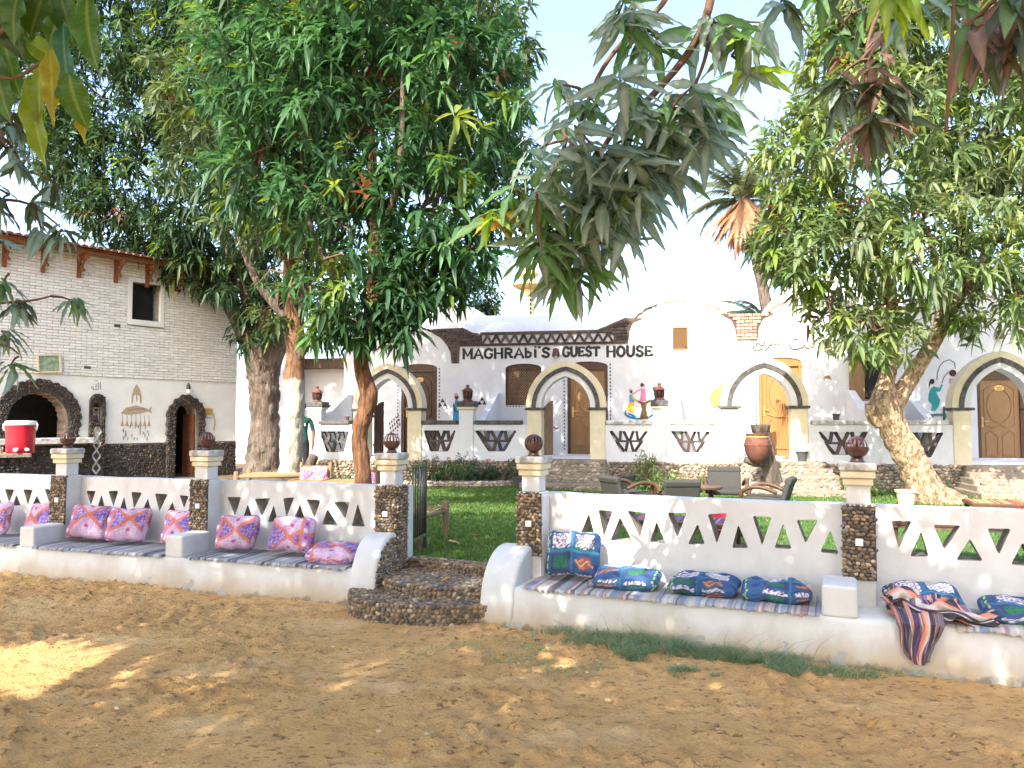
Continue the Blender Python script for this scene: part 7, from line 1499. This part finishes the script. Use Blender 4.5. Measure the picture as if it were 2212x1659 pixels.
shrub((-.45, 16.35, .30), .30, .50, 50, 'mid', 'low shrub in the planting bed right of the tallest one', 53)
shrub((.15, 16.45, .30), .32, .62, 50, 'mid', 'spreading shrub at the right end of the planting bed', 54)
shrub(fpt(HO, HA, 7.25, -.5, .30), .30, .85, 45, 'lit', 'tall bright weed against the sunlit stone plinth', 55, lime=.4)
shrub(fpt(HO, HA, 7.6, -.9, .30), .55, .42, 70, 'lit', 'wide bright low shrub behind the lounge chairs', 56, lime=.5)
shrub(fpt(HO, HA, 8.5, -.6, .30), .35, .38, 40, 'lit', 'low yellow-green shrub left of the clay water jar', 57, lime=.5)
shrub((6.30, 13.9, .30), .32, .62, 55, 'lit', 'bushy shrub behind the cream pot', 58, lime=.3)
shrub((7.5, 13.9, .30), .3, .5, 40, 'mid', 'small dark shrub right of the leaning trunk', 59)
shrub((-2.95, 13.6, .30), .22, .5, 30, 'mid', 'leafy green shoot behind the wooden armchair', 60, L=.16)
shrub(fpt(HO, HA, 11.2, -.45, .30), .3, .3, 30, 'lit', 'low weeds at the foot of the plinth behind the right pillar', 61, lime=.4)
# minaret, domed house, far white wall
MIN = mat('sand_coloured_stone', (.62, .47, .24), (.52, .38, .18), scale=1.2, rough=.9)
t = empty('minaret', (1.95, 90, 0), .3, 'slender sand-coloured minaret rising far behind the roof', 'minaret')
m = MB(); m.lathe([(.95, 0), (.82, 13.6), (.72, 13.8), (.70, 17.2), (.95, 17.5)], 12); m.build('shaft', MIN, t)
for z_, r_ in ((13.7, 1.15), (17.7, 1.9), (19.0, 1.2)): m = MB(); m.lathe([(r_ * .7, z_ - .35), (r_, z_), (r_, z_ + .25), (r_ * .95, z_ + .3)], 16); m.build('balcony', MIN, t)
m = MB(); m.lathe([(.6, 17.9), (.55, 22), (.8, 22.2), (.7, 22.8), (.5, 23.4), (.15, 24), (.03, 25.5)], 12); m.build('lantern_stage', MIN, t)
for k in range(5): m = MB(); m.box(-.1, .1, -.78, -.6, 14.3 + k * .5, 14.62 + k * .5); m.build('slot_window', DARK, t)
t = empty('domed_house', (4.6, 27, .2), R(-10), 'white house behind with a small dome and metal finial', 'house')
m = MB(); m.box(-2.2, 2.2, 0, 4, 0, 5.1); m.build('wall', PLASTER_H, t)
m = MB(); m.lathe([(.62, 5.0), (.60, 5.2), (.5, 5.42), (.32, 5.6), (.12, 5.68), (.02, 5.7)], 24, (-1.1, .8, 0)); dm = m.build('dome', PLASTER_H, t, smooth=60)
m = MB(); m.tube([(-1.1, .8, 5.65), (-1.1, .8, 6.3)], .035, 8); m.build('finial', STEEL, dm)
for x_ in (.9, 1.25, 1.6): m = MB(); m.box(x_, x_ + .18, .1, .3, 5.1, 5.42); m.build('merlon', PLASTER_H, t)
m = MB(); m.box(-12.5, -5.3, 25.5, 25.8, .2, 3.4); o = m.build('garden_wall', PLASTER_H, bevel=.02); props(o, 'plain white wall far back between the brick house and the trees', 'wall')
# person
def person(loc, rz):
    t = empty('person', loc, rz, 'person in dark green shirt and dark trousers standing behind the whitewashed trunk', 'person')
    J = {'pel': (0, 0, .95, .135, .11), 'waist': (0, 0, 1.08, .13, .10), 'chest': (0, .01, 1.30, .165, .115), 'neck0': (0, .01, 1.47, .075, .07), 'neck': (0, 0, 1.53, .055, .055), 'jaw': (0, -.015, 1.60, .068, .08), 'head': (0, 0, 1.68, .078, .098), 'top': (0, 0, 1.75, .055, .07),
         'shL': (.17, .01, 1.42, .07, .065), 'elL': (.25, .02, 1.14, .045, .045), 'wrL': (.24, -.08, .90, .03, .028), 'haL': (.235, -.11, .82, .042, .022), 'shR': (-.17, .01, 1.42, .07, .065), 'elR': (-.25, .02, 1.14, .045, .045), 'wrR': (-.24, -.08, .90, .03, .028), 'haR': (-.235, -.11, .82, .042, .022),
         'hiL': (.09, 0, .88, .095, .095), 'knL': (.10, -.02, .50, .06, .062), 'anL': (.10, .02, .10, .04, .045), 'toL': (.11, -.13, .035, .042, .03), 'hiR': (-.09, 0, .88, .095, .095), 'knR': (-.10, -.01, .50, .06, .062), 'anR': (-.10, .03, .10, .04, .045), 'toR': (-.11, -.12, .035, .042, .03)}
    E_ = [('pel', 'waist'), ('waist', 'chest'), ('chest', 'neck0'), ('neck0', 'neck'), ('neck', 'jaw'), ('jaw', 'head'), ('head', 'top'), ('chest', 'shL'), ('shL', 'elL'), ('elL', 'wrL'), ('wrL', 'haL'), ('chest', 'shR'), ('shR', 'elR'), ('elR', 'wrR'), ('wrR', 'haR'), ('pel', 'hiL'), ('hiL', 'knL'), ('knL', 'anL'), ('anL', 'toL'), ('pel', 'hiR'), ('hiR', 'knR'), ('knR', 'anR'), ('anR', 'toR')]
    E_ += []
    K = list(J)
    for s, sx in (('L', 1), ('R', -1)):
        base = Vector(J['ha' + s][:3])
        for f in range(4):
            a = base + Vector((sx * .006 * (f - 1.5), .022 * (f - 1.5) * -1, -.02)); b = a + Vector((0, -.01, -.04 - .006 * (1.5 - abs(f - 1.5)))); c = b + Vector((-sx * .012, -.006, -.03)); 
            for q, (nm, p) in enumerate(((f'f{s}{f}a', a), (f'f{s}{f}b', b), (f'f{s}{f}c', c))): J[nm] = (*p, .0095, .0095)
            E_ += [('ha' + s, f'f{s}{f}a'), (f'f{s}{f}a', f'f{s}{f}b'), (f'f{s}{f}b', f'f{s}{f}c')]
        a = base + Vector((0, -.035, .015)); b = a + Vector((-sx * .005, -.025, -.035)); J['t' + s + 'a'] = (*a, .011, .011); J['t' + s + 'b'] = (*b, .0095, .0095); E_ += [('wr' + s, 't' + s + 'a'), ('t' + s + 'a', 't' + s + 'b')]
    K = list(J); me = bpy.data.meshes.new('body'); me.from_pydata([J[k][:3] for k in K], [(K.index(a), K.index(b)) for a, b in E_], [])
    ob = bpy.data.objects.new('body_skin', me); COL.objects.link(ob); sk = ob.modifiers.new('skin', 'SKIN')
    for i, k in enumerate(K): me.skin_vertices[0].data[i].radius = J[k][3:5]; me.skin_vertices[0].data[i].use_root = (k == 'pel')
    ss = ob.modifiers.new('sub', 'SUBSURF'); ss.levels = 2; ss.render_levels = 2
    dg = bpy.context.evaluated_depsgraph_get(); dg.update(); bm_ = bpy.data.meshes.new_from_object(ob.evaluated_get(dg)); bpy.data.objects.remove(ob)
    SKIN = mat('brown_skin', (.13, .065, .04), rough=.6); SHIRT = mat('dark_green_shirt', (.012, .06, .045), (.009, .045, .035), rough=.9, scale=9); TROU = mat('dark_trousers', (.018, .019, .024), (.012, .012, .016), rough=.9, scale=9); SHOE = mat('dark_shoe', (.02, .015, .012), rough=.6)
    for q in (SKIN, SHIRT, TROU, SHOE): bm_.materials.append(q)
    for p in bm_.polygons:
        c = p.center; p.use_smooth = True
        p.material_index = 3 if c.z < .07 else 2 if (c.z < .97 and abs(c.x) < .2) else 1 if (.93 < c.z < 1.495 and (abs(c.x) < .2 or c.z > 1.17)) else 0
    bm_.name = 'body'; b = mobj('body', bm_, t)
    HAIR = mat('black_hair', (.012, .010, .009), rough=.7); m = MB(); m.lathe([(.086, -.02), (.092, .03), (.082, .08), (.05, .112), (.0, .12)], 16, (0, .012, 1.67), cap=False, sy=1.18); m.build('hair', HAIR, t, smooth=True)
    for s in (-1, 1):
        m = MB(); m.lathe([(.0, -.018), (.012, -.012), (.014, .0), (.009, .014), (.0, .02)], 8, (s * .083, .01, 1.655), cap=False, sy=1.6); m.build('ear', SKIN, t, smooth=True)
        m = MB(); m.lathe([(.0, -.007), (.009, 0), (.0, .007)], 8, (s * .032, -.088, 1.675), cap=False); m.build('eye', WHITEPL, t, smooth=True)
    m = MB(); m.add([(-.012, -.09, 1.645), (.012, -.09, 1.645), (0, -.118, 1.645), (0, -.092, 1.685)], [(0, 1, 2), (0, 2, 3), (2, 1, 3)]); m.build('nose', SKIN, t)
    m = MB(); m.tube([(-.025, -.094, 1.615), (0, -.1, 1.612), (.025, -.094, 1.615)], .006, 6); m.build('mouth', SKIN, t)
    m = MB(); x = -.09
    for ch in 'DIES':
        L_ = {'D': [[(0, 0), (0, 1)], [(0, 1), (.6, .85), (.75, .5), (.6, .15), (0, 0)]], 'I': [[(.3, 0), (.3, 1)]], 'E': [[(0, 0), (0, 1)], [(0, 1), (.6, 1)], [(0, .5), (.5, .5)], [(0, 0), (.6, 0)]], 'S': [[(.65, .85), (.3, 1), (0, .8), (.3, .5), (.65, .25), (.3, 0), (0, .15)]]}[ch]
        for k_, st in enumerate(L_): m.ribbon([(x + p[0] * .04, 1.27 + p[1] * .05) for p in st], .009, -.128 - .001 * k_)
        x += .05
    m.build('shirt_print', WHITEPL, t)
person((-4.52, 16.55, .30), R(12))
# fallen leaves
DRYM = [near_leaf(90 + i, c, c2, .16, .045) for i, (c, c2) in enumerate((((.42, .28, .07), (.36, .2, .06)), ((.30, .17, .07), (.24, .13, .06)), ((.45, .36, .16), (.38, .28, .12))))]
for i, (x, y, z, lb) in enumerate([(-2.85, 7.25, .0, 'pale curled fallen leaf on the sand below the grey scuff of the left bench'), (-2.35, 6.9, .0, 'yellowish fallen leaf on the sand below the single pink cushion'), (-.83, 6.2, .0, 'long dry leaf on the sand in front of the steps'), (-.55, 6.95, .255, 'yellow leaf lying on the upper pebble step'), (-.45, 8.9, .335, 'orange leaf on the lawn seen through the gap'), (-.7, 8.5, .335, 'thin yellow leaf on the lawn beside the cot leg'), (.05, 10.6, .34, 'small pale leaf far out on the lawn in the gap'), (-1.0, 7.35, .33, 'dry leaf at the threshold of the steps'), (1.15, 6.0, .0, 'brown leaf in the rough grass by the right bench'), (1.9, 4.2, .0, 'pale chip of leaf on the open sand at right'), (.5, 3.6, .0, 'small light leaf on the sand near the viewer')]):
    o = mobj('fallen_leaf', DRYM[i % 3], None, (x, y, z + .02 + (float(sand_h(np.array([x]), np.array([y]))[0]) if z == 0 else 0)), (random.uniform(-.3, .3), random.uniform(-.2, .2), random.uniform(0, 6))); props(o, lb, 'leaf', 'fallen leaves')

# clods and chips lying on the sand
n = 420; cx_ = RNG.uniform(-5.2, 4.2, n); cy_ = 2.4 + RNG.random(n) ** .8 * 5.0; ok_ = (cy_ < 8.2 - .40 * (cx_ + 5) - .25) & (np.abs(cx_) < cy_ * .75); cx_, cy_ = cx_[ok_], cy_[ok_]
V, F, b = [], [], 0
for x, y, z in zip(cx_, cy_, sand_h(cx_, cy_)):
    _, vs, fs = PEB['l'][random.randrange(4)]; s_ = random.choice([.006, .008, .008, .011, .016]); q = Matrix.Rotation(random.random() * 6, 3, 'Z'); V.append((vs * np.array([s_ * random.uniform(1, 1.8), s_, s_ * .7])) @ np.array(q).T + np.array([x, y, z + s_ * .3])); F.append(fs + b); b += len(vs)
CLOD = mat('sand_clod', (1, 1, 1), (.8, .8, .8), scale=30, rough=1); ramp_rand(CLOD, [(0, (.36, .22, .10)), (.35, (.50, .33, .16)), (.6, (.26, .16, .08)), (.8, (.58, .42, .24)), (.93, (.62, .50, .34))])
o = mobj('sand_clods', np_mesh('sand_clods', np.concatenate(V), [np.concatenate(F)], CLOD, smooth=True)); props(o, 'small clods and stone chips strewn over the open sand', 'clods', kind='stuff')
